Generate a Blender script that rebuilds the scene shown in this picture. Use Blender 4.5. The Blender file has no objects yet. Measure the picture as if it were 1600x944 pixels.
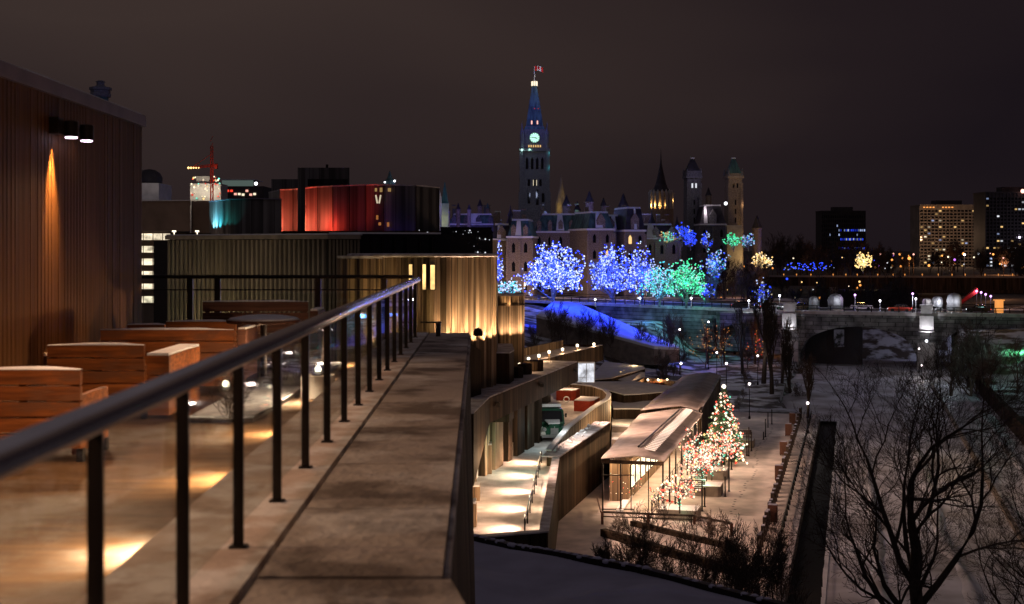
import bpy, math, random
from math import sin, cos, pi, radians as R
from mathutils import Vector, noise
sc = bpy.context.scene
col = sc.collection
H = 22.0            # eye height above the quay, metres
# ---------------------------------------------------------------- camera
cd = bpy.data.cameras.new('camera'); cam = bpy.data.objects.new('camera', cd); col.objects.link(cam)
cam.location = (0, 0, H); cam.rotation_euler = (R(90), 0, 0)
cd.lens = 45; cd.sensor_width = 36; cd.shift_y = -84/1600; cd.clip_start = .1; cd.clip_end = 6000
cd.dof.use_dof = True; cd.dof.focus_distance = 95; cd.dof.aperture_fstop = 2.3
sc.camera = cam
# ---------------------------------------------------------------- world: night cloud lit by the city
w = bpy.data.worlds.new('World'); sc.world = w; w.use_nodes = True
nt = w.node_tree; nt.nodes.clear()
out = nt.nodes.new('ShaderNodeOutputWorld'); bg = nt.nodes.new('ShaderNodeBackground')
tc = nt.nodes.new('ShaderNodeTexCoord'); mp = nt.nodes.new('ShaderNodeMapping'); mp.inputs['Scale'].default_value = (1.3, 1.3, 4.2)
mp.inputs['Location'].default_value = (1.25, .9, -.1); mp.inputs['Rotation'].default_value = (0, R(-9), 0)
nz = nt.nodes.new('ShaderNodeTexNoise'); nz.inputs['Scale'].default_value = 1.0; nz.inputs['Detail'].default_value = 3; nz.inputs['Roughness'].default_value = .42
nz.inputs['Distortion'].default_value = .35
cr = nt.nodes.new('ShaderNodeValToRGB'); e = cr.color_ramp.elements
e[0].position = .36; e[0].color = (.0125, .0085, .0115, 1); e[1].position = .74; e[1].color = (.052, .0345, .0305, 1)
m_ = cr.color_ramp.elements.new(.5); m_.color = (.0205, .0135, .0155, 1)
L = nt.links.new
L(tc.outputs['Generated'], mp.inputs['Vector']); L(mp.outputs['Vector'], nz.inputs['Vector']); # the cloud glows more overhead and over the city on the left
sx_ = nt.nodes.new('ShaderNodeSeparateXYZ'); L(tc.outputs['Generated'], sx_.inputs[0])
m1_ = nt.nodes.new('ShaderNodeMath'); m1_.operation = 'MULTIPLY_ADD'; m1_.inputs[1].default_value = .95; L(sx_.outputs['Z'], m1_.inputs[0])
m2_ = nt.nodes.new('ShaderNodeMath'); m2_.operation = 'MULTIPLY_ADD'; m2_.inputs[1].default_value = -.28; m2_.inputs[2].default_value = .10; L(sx_.outputs['X'], m2_.inputs[0]); L(m2_.outputs[0], m1_.inputs[2])
m3_ = nt.nodes.new('ShaderNodeMath'); m3_.operation = 'MULTIPLY_ADD'; m3_.inputs[1].default_value = .68; L(nz.outputs['Fac'], m3_.inputs[0]); L(m1_.outputs[0], m3_.inputs[2]); m3_.use_clamp = True
L(m3_.outputs[0], cr.inputs['Fac'])
L(cr.outputs['Color'], bg.inputs['Color']); bg.inputs['Strength'].default_value = .80; L(bg.outputs['Background'], out.inputs['Surface'])
# the glow of the overcast sky, one very soft sun
sd = bpy.data.lights.new('sky_glow', 'SUN'); sd.energy = .10; sd.angle = R(120); sd.color = (.62, .70, 1)
so = bpy.data.objects.new('sky_glow', sd); col.objects.link(so); so.rotation_euler = (R(18), R(-12), 0)
sc.view_settings.view_transform = 'Standard'; sc.view_settings.look = 'None'; sc.view_settings.gamma = 1; sc.view_settings.exposure = 0
sc.render.engine = 'CYCLES'
sc.cycles.use_denoising = True
sc.cycles.max_bounces = 6; sc.cycles.diffuse_bounces = 2; sc.cycles.glossy_bounces = 3; sc.cycles.transparent_max_bounces = 16
sc.cycles.sample_clamp_indirect = 3; sc.cycles.use_light_tree = True
sc.cycles.blur_glossy = .5; sc.cycles.caustics_reflective = False; sc.cycles.caustics_refractive = False

# ---------------------------------------------------------------- helpers
def P(px, py, d): return Vector(((px-800)/2000*d, d, H+(388-py)/2000*d))     # a point seen at px,py that stands d metres away
def G(px, py, z):                                                          # where that ray meets the level z
    d = (H-z)*2000/(py-388); return Vector(((px-800)/2000*d, d, z))
A = R(14.9); SA, CA = sin(A), cos(A)
def Q(u, v, z=0): return Vector((u*SA+v*CA, u*CA-v*SA, z))                  # along / across the quay
def toQ(p): return (p.x*SA+p.y*CA, p.x*CA-p.y*SA)
rnd = random.Random(7)

class MB:
    def __init__(s): s.v = []; s.f = []; s.m = []; s.c = 0
    def add(s, vs, fs):
        n = len(s.v); s.v += [tuple(a) for a in vs]
        for f in fs: s.f.append(tuple(n+i for i in f)); s.m.append(s.c)
        return s
    def box(s, x0, x1, y0, y1, z0, z1):
        return s.add([(x0,y0,z0),(x1,y0,z0),(x1,y1,z0),(x0,y1,z0),(x0,y0,z1),(x1,y0,z1),(x1,y1,z1),(x0,y1,z1)],
                     [(3,2,1,0),(4,5,6,7),(0,1,5,4),(1,2,6,5),(2,3,7,6),(3,0,4,7)])
    def obox(s, c, sx, sy, sz, rz=0):       # c = centre of the bottom
        k, q = cos(rz), sin(rz); vs = []
        for z in (0, sz):
            for x, y in ((-1,-1),(1,-1),(1,1),(-1,1)):
                x *= sx/2; y *= sy/2; vs.append((c[0]+x*k-y*q, c[1]+x*q+y*k, c[2]+z))
        return s.add(vs, [(3,2,1,0),(4,5,6,7),(0,1,5,4),(1,2,6,5),(2,3,7,6),(3,0,4,7)])
    def prism(s, pts, z0, z1):              # pts 2-D counter-clockwise; z1/z0 number or one per point
        n = len(pts); a = z0 if isinstance(z0, (list, tuple)) else [z0]*n; b = z1 if isinstance(z1, (list, tuple)) else [z1]*n
        vs = [(p[0],p[1],a[i]) for i, p in enumerate(pts)]+[(p[0],p[1],b[i]) for i, p in enumerate(pts)]
        return s.add(vs, [tuple(range(n-1,-1,-1)), tuple(range(n,2*n))]+[(i,(i+1)%n,n+(i+1)%n,n+i) for i in range(n)])
    def quad(s, *p): return s.add(p, [tuple(range(len(p)))])
    def tube(s, pts, rad, n=6, cap=True):
        pts = [Vector(p) for p in pts]; vs = []; fs = []
        if not isinstance(rad, (list, tuple)): rad = [rad]*len(pts)
        for i, p in enumerate(pts):
            t = (pts[min(i+1,len(pts)-1)]-pts[max(i-1,0)]).normalized()
            a = t.cross(Vector((0,0,1)) if abs(t.z) < .9 else Vector((1,0,0))).normalized(); b = t.cross(a)
            for k in range(n):
                g = 2*pi*k/n; vs.append(p+(a*cos(g)+b*sin(g))*rad[i])
        for i in range(len(pts)-1):
            for k in range(n): fs.append((i*n+k, i*n+(k+1)%n, (i+1)*n+(k+1)%n, (i+1)*n+k))
        if cap: fs += [tuple(range(n-1,-1,-1)), tuple((len(pts)-1)*n+k for k in range(n))]
        return s.add(vs, fs)
    def lathe(s, c, prof, n=12, ph=0):
        vs = []; fs = []; m = len(prof)
        for r, z in prof:
            for k in range(n): g = 2*pi*k/n+ph; vs.append((c[0]+r*cos(g), c[1]+r*sin(g), c[2]+z))
        for i in range(m-1):
            for k in range(n): fs.append((i*n+k, i*n+(k+1)%n, (i+1)*n+(k+1)%n, (i+1)*n+k))
        fs += [tuple(range(n-1,-1,-1)), tuple((m-1)*n+k for k in range(n))]
        return s.add(vs, fs)
    def octa(s, p, r):
        x, y, z = p
        return s.add([(x+r,y,z),(x,y+r,z),(x-r,y,z),(x,y-r,z),(x,y,z+r),(x,y,z-r)],
                     [(0,1,4),(1,2,4),(2,3,4),(3,0,4),(1,0,5),(2,1,5),(3,2,5),(0,3,5)])
    def sphere(s, p, r, n=10, sz=1):
        prof = [(max(.001, r*sin(pi*i/n)), -r*sz*cos(pi*i/n)) for i in range(n+1)]
        return s.lathe(p, prof, n+2)
    def mesh(s, name, mats, smooth=False, org=(0,0,0)):
        me = bpy.data.meshes.new(name)
        ox, oy, oz = org
        me.from_pydata([(a-ox, b-oy, c-oz) for a, b, c in s.v], [], s.f)
        for m in (mats if isinstance(mats, (list, tuple)) else [mats]): me.materials.append(m)
        if any(s.m): me.polygons.foreach_set('material_index', s.m)
        if smooth: me.polygons.foreach_set('use_smooth', [True]*len(s.f))
        me.update(); return me
    def origin(s):
        xs = [a[0] for a in s.v]; ys = [a[1] for a in s.v]
        return ((min(xs)+max(xs))/2, (min(ys)+max(ys))/2, min(a[2] for a in s.v))

def tag(o, label=None, cat=None, group=None, kind=None):
    if label: o['label'] = label
    if cat: o['category'] = cat
    if group: o['group'] = group
    if kind: o['kind'] = kind
    return o
def thing(name, label, cat, loc=(0,0,0), rz=0, group=None):
    o = bpy.data.objects.new(name, None); col.objects.link(o); o.location = loc; o.rotation_euler.z = rz; o.empty_display_size = .2
    return tag(o, label, cat, group)
def part(name, mb, mats, parent, world=False, smooth=False, loc=None, label=None):
    org = (0,0,0)
    if world:
        q = parent; org = Vector((0,0,0))
        while q is not None: org = org+q.location; q = q.parent
    me = mb.mesh(name, mats, smooth, org) if isinstance(mb, MB) else mb
    o = bpy.data.objects.new(name, me); col.objects.link(o); o.parent = parent
    if loc is not None: o.location = loc
    if label: o['label'] = label
    return o
def solo(name, mb, mats, label, cat, group=None, kind=None, smooth=False):
    og = mb.origin(); o = bpy.data.objects.new(name, mb.mesh(name, mats, smooth, og)); col.objects.link(o); o.location = og
    return tag(o, label, cat, group, kind)
def copy_tree(o, parent=None, label=None, loc=None, rz=None, s=None, group=None):
    c = o.copy(); col.objects.link(c); c.parent = parent
    if label: c['label'] = label
    if group: c['group'] = group
    if loc is not None: c.location = loc
    if rz is not None: c.rotation_euler.z = rz
    if s is not None: c.scale = (s,)*3 if not isinstance(s, tuple) else s
    for ch in list(o.children): copy_tree(ch, c)
    return c
def light(kind, loc, power, color, parent=None, size=.2, rot=None, aim=None, spot=None, blend=.5, name='lamp_light', world=True):
    d = bpy.data.lights.new(name, kind); d.energy = power; d.color = color
    if kind == 'AREA': d.size = size
    else: d.shadow_soft_size = size
    if kind == 'SPOT': d.spot_size = spot; d.spot_blend = blend
    o = bpy.data.objects.new(name, d); col.objects.link(o); o.parent = parent
    loc = Vector(loc)
    if aim is not None: o.rotation_euler = (Vector(aim)-loc).to_track_quat('-Z', 'Y').to_euler()
    elif rot: o.rotation_euler = rot
    o.location = loc-parent.location if (parent is not None and world) else loc
    return o

# ---------------------------------------------------------------- materials
def mat(name, c, rough=.7, metal=0, var=.25, scale=3, bump=0, bscale=20, stretch=(1,1,1), c2=None, spec=.2, lo=.35, hi=.65, coord='Object', detail=4):
    m = bpy.data.materials.new(name); m.use_nodes = True; n = m.node_tree; b = n.nodes['Principled BSDF']; k = n.links.new
    b.inputs['Roughness'].default_value = rough; b.inputs['Metallic'].default_value = metal; b.inputs['Specular IOR Level'].default_value = spec
    t = n.nodes.new('ShaderNodeTexCoord'); mp = n.nodes.new('ShaderNodeMapping'); mp.inputs['Scale'].default_value = stretch
    k(t.outputs[coord], mp.inputs['Vector'])
    z = n.nodes.new('ShaderNodeTexNoise'); z.inputs['Scale'].default_value = scale; z.inputs['Detail'].default_value = detail; k(mp.outputs['Vector'], z.inputs['Vector'])
    r = n.nodes.new('ShaderNodeValToRGB'); e = r.color_ramp.elements; e[0].position = lo; e[1].position = hi
    c2 = c2 or tuple(max(0, x*(1-var)) for x in c); e[0].color = (*c2, 1); e[1].color = (*c, 1)
    k(z.outputs['Fac'], r.inputs['Fac']); k(r.outputs['Color'], b.inputs['Base Color'])
    if bump:
        z2 = n.nodes.new('ShaderNodeTexNoise'); z2.inputs['Scale'].default_value = bscale; z2.inputs['Detail'].default_value = 5; k(mp.outputs['Vector'], z2.inputs['Vector'])
        bp = n.nodes.new('ShaderNodeBump'); bp.inputs['Strength'].default_value = bump; bp.inputs['Distance'].default_value = .05; k(z2.outputs['Fac'], bp.inputs['Height']); k(bp.outputs['Normal'], b.inputs['Normal'])
    return m
def planks(m, width, seam=.06, tone=.35):
    """vertical boards: a dark joint every `width` metres and a tone of its own for each board"""
    n = m.node_tree; k = n.links.new; b = n.nodes['Principled BSDF']; N = n.nodes.new
    t = N('ShaderNodeTexCoord'); s = N('ShaderNodeSeparateXYZ'); k(t.outputs['Object'], s.inputs[0]); sn = N('ShaderNodeSeparateXYZ'); k(t.outputs['Normal'], sn.inputs[0])
    ab = N('ShaderNodeMath'); ab.operation = 'ABSOLUTE'; k(sn.outputs['X'], ab.inputs[0]); gt = N('ShaderNodeMath'); gt.operation = 'GREATER_THAN'; gt.inputs[1].default_value = .68; k(ab.outputs[0], gt.inputs[0])
    mx = N('ShaderNodeMix'); k(gt.outputs[0], mx.inputs['Factor']); k(s.outputs['X'], mx.inputs[2]); k(s.outputs['Y'], mx.inputs[3])
    dv = N('ShaderNodeMath'); dv.operation = 'DIVIDE'; dv.inputs[1].default_value = width; k(mx.outputs[0], dv.inputs[0])
    fr = N('ShaderNodeMath'); fr.operation = 'FRACT'; k(dv.outputs[0], fr.inputs[0]); lt = N('ShaderNodeMath'); lt.operation = 'GREATER_THAN'; lt.inputs[1].default_value = seam; k(fr.outputs[0], lt.inputs[0])
    fl = N('ShaderNodeMath'); fl.operation = 'FLOOR'; k(dv.outputs[0], fl.inputs[0]); wn = N('ShaderNodeTexWhiteNoise'); wn.noise_dimensions = '1D'; k(fl.outputs[0], wn.inputs['W'])
    mr = N('ShaderNodeMapRange'); mr.inputs['To Min'].default_value = 1-tone; mr.inputs['To Max'].default_value = 1+tone*.4; k(wn.outputs['Value'], mr.inputs['Value'])
    mu = N('ShaderNodeMath'); mu.operation = 'MULTIPLY'; k(mr.outputs['Result'], mu.inputs[0]); 
    sm_ = N('ShaderNodeMapRange'); sm_.inputs['To Min'].default_value = .18; sm_.inputs['To Max'].default_value = 1; k(lt.outputs[0], sm_.inputs['Value']); k(sm_.outputs['Result'], mu.inputs[1])
    vm = N('ShaderNodeVectorMath'); vm.operation = 'SCALE'; src = b.inputs['Base Color'].links[0].from_socket; k(src, vm.inputs[0]); k(mu.outputs[0], vm.inputs['Scale']); k(vm.outputs['Vector'], b.inputs['Base Color'])
    return m
def frost(m, c, scale, lo, hi, stretch=(1,1,1)):
    """patches of frost or thin snow lying on a surface"""
    n = m.node_tree; k = n.links.new; b = n.nodes['Principled BSDF']; N = n.nodes.new
    t = N('ShaderNodeTexCoord'); mp = N('ShaderNodeMapping'); mp.inputs['Scale'].default_value = stretch; mp.inputs['Location'].default_value = (3.1,7.7,1.3); k(t.outputs['Object'], mp.inputs['Vector'])
    z = N('ShaderNodeTexNoise'); z.inputs['Scale'].default_value = scale; z.inputs['Detail'].default_value = 10; z.inputs['Roughness'].default_value = .62; k(mp.outputs['Vector'], z.inputs['Vector'])
    r = N('ShaderNodeMapRange'); r.inputs['From Min'].default_value = lo; r.inputs['From Max'].default_value = hi; k(z.outputs['Fac'], r.inputs['Value'])
    mx = N('ShaderNodeMix'); mx.data_type = 'RGBA'; k(r.outputs['Result'], mx.inputs['Factor']); k(b.inputs['Base Color'].links[0].from_socket, mx.inputs['A']); mx.inputs['B'].default_value = (*c, 1); k(mx.outputs['Result'], b.inputs['Base Color'])
    return m
def courses(m, h, w):
    """stone courses: dark beds every h metres, staggered joints every w, each block its own tone"""
    n = m.node_tree; k = n.links.new; b = n.nodes['Principled BSDF']; N = n.nodes.new
    t = N('ShaderNodeTexCoord'); s = N('ShaderNodeSeparateXYZ'); k(t.outputs['Object'], s.inputs[0]); ad = N('ShaderNodeMath'); ad.operation = 'ADD'; k(s.outputs['X'], ad.inputs[0]); k(s.outputs['Y'], ad.inputs[1])
    cb = N('ShaderNodeCombineXYZ'); k(ad.outputs[0], cb.inputs['X']); k(s.outputs['Z'], cb.inputs['Y'])
    br = N('ShaderNodeTexBrick'); br.inputs['Scale'].default_value = 1; br.inputs['Brick Width'].default_value = w; br.inputs['Row Height'].default_value = h; br.inputs['Mortar Size'].default_value = h*.07
    br.inputs['Color1'].default_value = (1.15,1.15,1.15,1); br.inputs['Color2'].default_value = (.6,.6,.62,1); br.inputs['Mortar'].default_value = (.3,.3,.3,1); k(cb.outputs[0], br.inputs['Vector'])
    mu = N('ShaderNodeMix'); mu.data_type = 'RGBA'; mu.blend_type = 'MULTIPLY'; mu.inputs['Factor'].default_value = 1; k(b.inputs['Base Color'].links[0].from_socket, mu.inputs['A']); k(br.outputs['Color'], mu.inputs['B']); k(mu.outputs['Result'], b.inputs['Base Color'])
    return m
def emis(name, c, s, vary=0):
    m = bpy.data.materials.new(name); m.use_nodes = True; n = m.node_tree; b = n.nodes['Principled BSDF']
    b.inputs['Base Color'].default_value = (.02,.02,.02,1); b.inputs['Emission Color'].default_value = (*c, 1); b.inputs['Emission Strength'].default_value = s
    if vary:   # the furnished room behind a lit pane: uneven brightness
        t = n.nodes.new('ShaderNodeTexCoord'); z = n.nodes.new('ShaderNodeTexNoise'); z.inputs['Scale'].default_value = vary; z.inputs['Detail'].default_value = 3
        mr = n.nodes.new('ShaderNodeMapRange'); mr.inputs['From Min'].default_value = .35; mr.inputs['From Max'].default_value = .65
        mr.inputs['To Min'].default_value = s*.35; mr.inputs['To Max'].default_value = s*1.3
        n.links.new(t.outputs['Object'], z.inputs['Vector']); n.links.new(z.outputs['Fac'], mr.inputs['Value']); n.links.new(mr.outputs['Result'], b.inputs['Emission Strength'])
    try: m.cycles.emission_sampling = 'NONE'
    except Exception: pass
    return m
M = {}
M['snow'] = mat('snow', (.80,.81,.84), .65, var=.12, scale=.8, bump=.5, bscale=1.6)
M['snow_fine'] = mat('snow_fine', (.80,.80,.82), .65, scale=6, var=.12, bump=.4, bscale=9)
M['ground'] = mat('snowy_ground', (.55,.57,.62), .8, scale=.30, bump=.6, bscale=.9, c2=(.07,.055,.045), lo=.44, hi=.56, detail=10)
M['city_ground'] = mat('city_ground', (.10,.09,.09), .9, scale=.03, c2=(.03,.03,.03), detail=8)
M['ice'] = mat('canal_snow_ice', (.62,.63,.70), .5, scale=.16, c2=(.26,.245,.25), bump=.5, bscale=.7, detail=12, lo=.36, hi=.62)
M['dark_band'] = mat('near_black', (.006,.006,.006), .6, spec=.15, scale=2, bump=.2, bscale=2)
M['quay_snow'] = mat('quay_snow', (.72,.62,.58), .75, scale=.5, c2=(.47,.41,.39), bump=.5, bscale=1.2, detail=8)
M['path_snow'] = mat('trodden_snow', (.72,.68,.66), .7, scale=.9, c2=(.50,.45,.43), bump=.6, bscale=2.5, detail=8)
M['concrete'] = mat('concrete', (.30,.25,.21), .85, scale=1.2, var=.35, bump=.3, bscale=14, detail=8)
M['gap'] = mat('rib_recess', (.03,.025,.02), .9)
M['bridge_stone'] = courses(mat('bridge_stone', (.36,.36,.35), .85, scale=.5, var=.7, bump=.4, bscale=2, detail=9), .8, 1.9)
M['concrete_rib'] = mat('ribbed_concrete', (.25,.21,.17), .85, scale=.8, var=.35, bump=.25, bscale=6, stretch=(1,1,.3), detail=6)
M['bronze_wall'] = planks(mat('bronze_wall', (.075,.050,.034), .85, scale=2.2, var=.6, stretch=(1,1,.06), bump=.2, bscale=12, spec=.06), .9, .05, .45)
M['board_wall'] = planks(mat('boarded_wall', (.40,.29,.185), .75, scale=3.5, c2=(.17,.11,.065), stretch=(1,1,.04), bump=.4, bscale=10, detail=7, spec=.2), .42, .10, .6)
M['pale_stone'] = mat('pale_stone', (.48,.46,.44), .8, scale=.9, var=.25, bump=.3, bscale=6)
M['grey_stone'] = mat('grey_stone', (.22,.22,.23), .85, scale=4, c2=(.10,.10,.11), bump=.8, bscale=2, detail=12, stretch=(1,1,.5), lo=.36, hi=.66)
M['brown_stone'] = mat('brown_stone', (.36,.29,.235), .85, scale=4, c2=(.17,.13,.10), bump=.8, bscale=2, detail=12, lo=.36, hi=.66)
M['copper'] = mat('green_copper_roof', (.10,.20,.19), .6, scale=.35, c2=(.035,.06,.07), stretch=(3,3,.4), detail=8)
M['slate'] = mat('slate_roof', (.06,.055,.07), .7, scale=.5, var=.5)
M['black_metal'] = mat('black_metal', (.028,.022,.02), .38, .6, scale=4, var=.3)
M['rail_metal'] = mat('brushed_rail', (.80,.76,.74), .24, 1.0, scale=8, var=.2, stretch=(1,.1,1), bump=.02, bscale=40)
M['bark'] = mat('bark', (.075,.055,.045), .9, scale=6, var=.5, stretch=(1,1,.3), bump=.4, bscale=20)
M['bark_far'] = mat('bark_pale', (.16,.12,.10), .9, scale=3, var=.4)
M['wet_bark'] = mat('frosted_twigs', (.30,.30,.31), .8, scale=3, var=.4)
M['dark_tree'] = mat('dark_twigs', (.05,.04,.04), .9, scale=1, var=.4)
M['fir'] = mat('fir_needles', (.05,.10,.05), .8, scale=8, var=.5)
M['dim_snow'] = mat('shade_dimmed_snow', (.40,.40,.52), .7, scale=.8, var=.2, bump=.5, bscale=1.6)  # snow with the shade of the roof and post caps put into its colour
M['wood'] = frost(mat('oiled_wood', (.34,.105,.024), .6, spec=.2, scale=2.0, c2=(.11,.032,.008), stretch=(.8,5,11), bump=.4, bscale=9, detail=12, lo=.3, hi=.7), (.16,.06,.025), .9, .50, .56, (1,1,3))
M['wood_dark'] = mat('weathered_wood', (.13,.06,.04), .55, scale=2.5, c2=(.07,.03,.02), stretch=(.6,6,14), bump=.2, bscale=8)
M['fascia'] = mat('coping_metal', (.24,.22,.30), .45, .3, scale=2, var=.25)
M['red_paint'] = mat('red_paint', (.42,.055,.025), .5, scale=3, var=.25)
M['green_paint'] = mat('green_truck_paint', (.02,.085,.05), .25, spec=.5, scale=3, var=.2)
M['cream_paint'] = mat('cream_truck_paint', (.62,.60,.55), .35, scale=3, var=.1)
M['rubber'] = mat('rubber', (.02,.02,.02), .8)
M['roof_canvas'] = mat('pavilion_roof', (.36,.30,.275), .7, scale=.7, c2=(.24,.195,.18), bump=.5, bscale=2, detail=8)
M['roof_snow'] = mat('roof_snow', (.78,.75,.74), .7, scale=1, var=.15, bump=.5, bscale=3)
M['black_glass'] = mat('black_glass', (.012,.012,.014), .06, spec=.5, scale=2, var=.1)
M['steel'] = mat('galvanised_steel', (.35,.35,.36), .4, .7, var=.2)
M['flag_red'] = mat('flag_red', (.6,.02,.02), .8, var=.1); M['flag_white'] = mat('flag_white', (.8,.8,.8), .8, var=.05)
M['asphalt'] = mat('salted_asphalt', (.09,.088,.09), .7, scale=.8, c2=(.04,.04,.04), detail=8)
M['brick'] = mat('brown_brick', (.30,.22,.17), .85, scale=.4, var=.3)
M['tower_conc'] = mat('tower_concrete', (.27,.24,.21), .85, scale=.2, var=.3)
M['tower_dark'] = mat('tower_dark', (.06,.055,.06), .7, scale=.2, var=.3)
# black lacquered sheet cladding of the theatre volumes: takes the coloured floodlight
M['clad'] = planks(mat('lacquered_cladding', (.20,.19,.19), .35, scale=1.1, c2=(.05,.045,.045), spec=.5, stretch=(1.4,1.4,.03), detail=10, bump=.1, bscale=2, lo=.36, hi=.64), 1.15, .05, .6)
# railing glass
g = bpy.data.materials.new('railing_glass'); g.use_nodes = True; n = g.node_tree; n.nodes.clear()
o_ = n.nodes.new('ShaderNodeOutputMaterial'); tr = n.nodes.new('ShaderNodeBsdfTransparent'); gl = n.nodes.new('ShaderNodeBsdfGlossy'); mx = n.nodes.new('ShaderNodeMixShader'); fr = n.nodes.new('ShaderNodeLayerWeight'); fr.inputs['Blend'].default_value = .5
pw_ = n.nodes.new('ShaderNodeMath'); pw_.operation = 'POWER'; pw_.inputs[1].default_value = 4.5; ml_ = n.nodes.new('ShaderNodeMath'); ml_.operation = 'MULTIPLY_ADD'; ml_.inputs[1].default_value = .55; ml_.inputs[2].default_value = .03
n.links.new(fr.outputs['Facing'], pw_.inputs[0]); n.links.new(pw_.outputs[0], ml_.inputs[0]); gl.inputs['Roughness'].default_value = .03; tr.inputs['Color'].default_value = (.93,.96,.95,1)
n.links.new(ml_.outputs[0], mx.inputs['Fac']); n.links.new(tr.outputs['BSDF'], mx.inputs[1]); n.links.new(gl.outputs['BSDF'], mx.inputs[2]); n.links.new(mx.outputs['Shader'], o_.inputs['Surface'])
M['glass'] = g
# deck boards
m = mat('deck_boards', (.23,.125,.055), .5, scale=1.2, c2=(.11,.055,.025), stretch=(1.2,9,1), bump=.15, bscale=6, detail=8, coord='Object')
n = m.node_tree; b = n.nodes['Principled BSDF']; t = n.nodes.new('ShaderNodeTexCoord')
sn = n.nodes.new('ShaderNodeTexNoise'); sn.inputs['Scale'].default_value = .8; sn.inputs['Detail'].default_value = 9; sn.inputs['Roughness'].default_value = .65
rr = n.nodes.new('ShaderNodeValToRGB'); rr.color_ramp.elements[0].position = .52; rr.color_ramp.elements[1].position = .66
mix = n.nodes.new('ShaderNodeMix'); mix.data_type = 'RGBA'; src = b.inputs['Base Color'].links[0].from_socket
n.links.new(t.outputs['Object'], sn.inputs['Vector']); n.links.new(sn.outputs['Fac'], rr.inputs['Fac']); n.links.new(rr.outputs['Color'], mix.inputs['Factor'])
n.links.new(src, mix.inputs['A']); mix.inputs['B'].default_value = (.30,.25,.21,1); n.links.new(mix.outputs['Result'], b.inputs['Base Color'])
M['deck'] = m
# frosted parapet stone with wet patches
M['parapet'] = frost(mat('frosted_parapet', (.46,.38,.33), .8, scale=1.4, c2=(.17,.13,.11), bump=.5, bscale=14, detail=12, lo=.40, hi=.54), (.72,.66,.62), 1.1, .52, .70)
M['kerb'] = frost(mat('dusted_kerb', (.66,.54,.45), .8, scale=1.6, c2=(.42,.33,.27), bump=.35, bscale=10, detail=8), (.78,.74,.70), 2, .46, .6)
M['coping_snow'] = mat('thin_snow_coping', (.55,.52,.55), .7, scale=1.3, c2=(.28,.24,.24), bump=.4, bscale=5, detail=8)
M['wall_wood'] = mat('vertical_cedar', (.12,.052,.018), .6, spec=.15, scale=2.5, c2=(.075,.031,.011), stretch=(5,5,.12), bump=.25, bscale=6, detail=8)
E = dict(warm=(1,.62,.30), white=(.9,.92,1), blue=(.02,.06,1), ice=(.5,.62,1), green=(.06,.9,.35), red=(1,.06,.03), gold=(1,.62,.22), violet=(.6,.2,1), amber=(1,.36,.08), cyan=(.1,.8,1), teal=(.2,1,.75), cream=(1,.85,.6), pink=(1,.45,.35))
def EM(c, s, vary=0):
    k = ('e', c, s, vary)
    if k not in M: M[k] = emis('lit_'+c, E[c], s, vary)
    return M[k]
# ================================================================ THE SETTING
def sm(a, b, x): t = min(1, max(0, (x-a)/(b-a))); return t*t*(3-2*t)
def hgt(x, y):
    u, v = x*SA+y*CA, x*CA-y*SA
    nl = noise.noise((x*.05, y*.05, 3))*.9+noise.noise((x*.16, y*.16, 9))*.35
    lb = -4.4-sm(173, 190, u)*6
    if v < lb:
        base = -.1+sm(168, 262, u+max(0, -v-10)*.5)*9.1*max(sm(24, 80, -v), sm(290, 302, u), .72*sm(238, 262, u)*sm(30, 40, -v))
        rough = sm(166, 190, u+max(0, -v-18))*(1-.8*sm(225, 262, u))
        z = base+nl*rough
        z += sm(300, 400, u)*1.5
    elif v < 19.2:
        z = -2.6+sm(335, 420, u)*11
    else:
        z = .9+sm(24, 60, v)*4+sm(205, 250, u)*6+nl*.6*sm(24, 34, v)
        z = min(z, 8.2)
    far = sm(320, 700, y)
    return z*(1-far)+(11.2+nl*.5)*far
def sheet(x0, x1, y0, y1, step):
    mb = MB(); nx = int((x1-x0)/step)+1; ny = int((y1-y0)/step)+1
    mb.v = [(x0+i*step, y0+j*step, hgt(x0+i*step, y0+j*step)) for j in range(ny) for i in range(nx)]
    mb.f = [(j*nx+i, j*nx+i+1, (j+1)*nx+i+1, (j+1)*nx+i) for j in range(ny-1) for i in range(nx-1)]; mb.m = [0]*len(mb.f)
    return mb
# ground: one sheet in quay-aligned rows so that the quay and the canal walls stay sharp
mb = MB(); us = [-60, 20, 60]+[60+i*4 for i in range(1, 28)]+[172+i*2 for i in range(70)]+[312+i*10 for i in range(1, 40)]+[900, 1400, 2200, 5000]
vs = [-3000, -1500, -800, -400, -250]+[-180+i*6 for i in range(22)]+[-48+i*1.6 for i in range(28)]+[-12.5,-11.5,-10.45,-10.35,-8,-6,-4.45, -4.35, -2, 6, 14, 19.15, 19.25]+[20.5+i*3 for i in range(30)]+[130, 170, 230, 320, 500, 900, 1800, 3000]
for u in us:
    for v in vs:
        p = Q(u, v); z = hgt(p.x, p.y); mb.v.append((p.x, p.y, z))
n_ = len(vs)
for j in range(len(us)-1):
    for i in range(n_-1):
        mb.f.append((j*n_+i, j*n_+i+1, (j+1)*n_+i+1, (j+1)*n_+i)); mb.m.append(1 if us[j] > 330 else 0)
o = solo('ground', mb, [M['ground'], M['city_ground']], 'snowy riverside ground rising to the far city', 'ground', kind='structure', smooth=True); 
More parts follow.
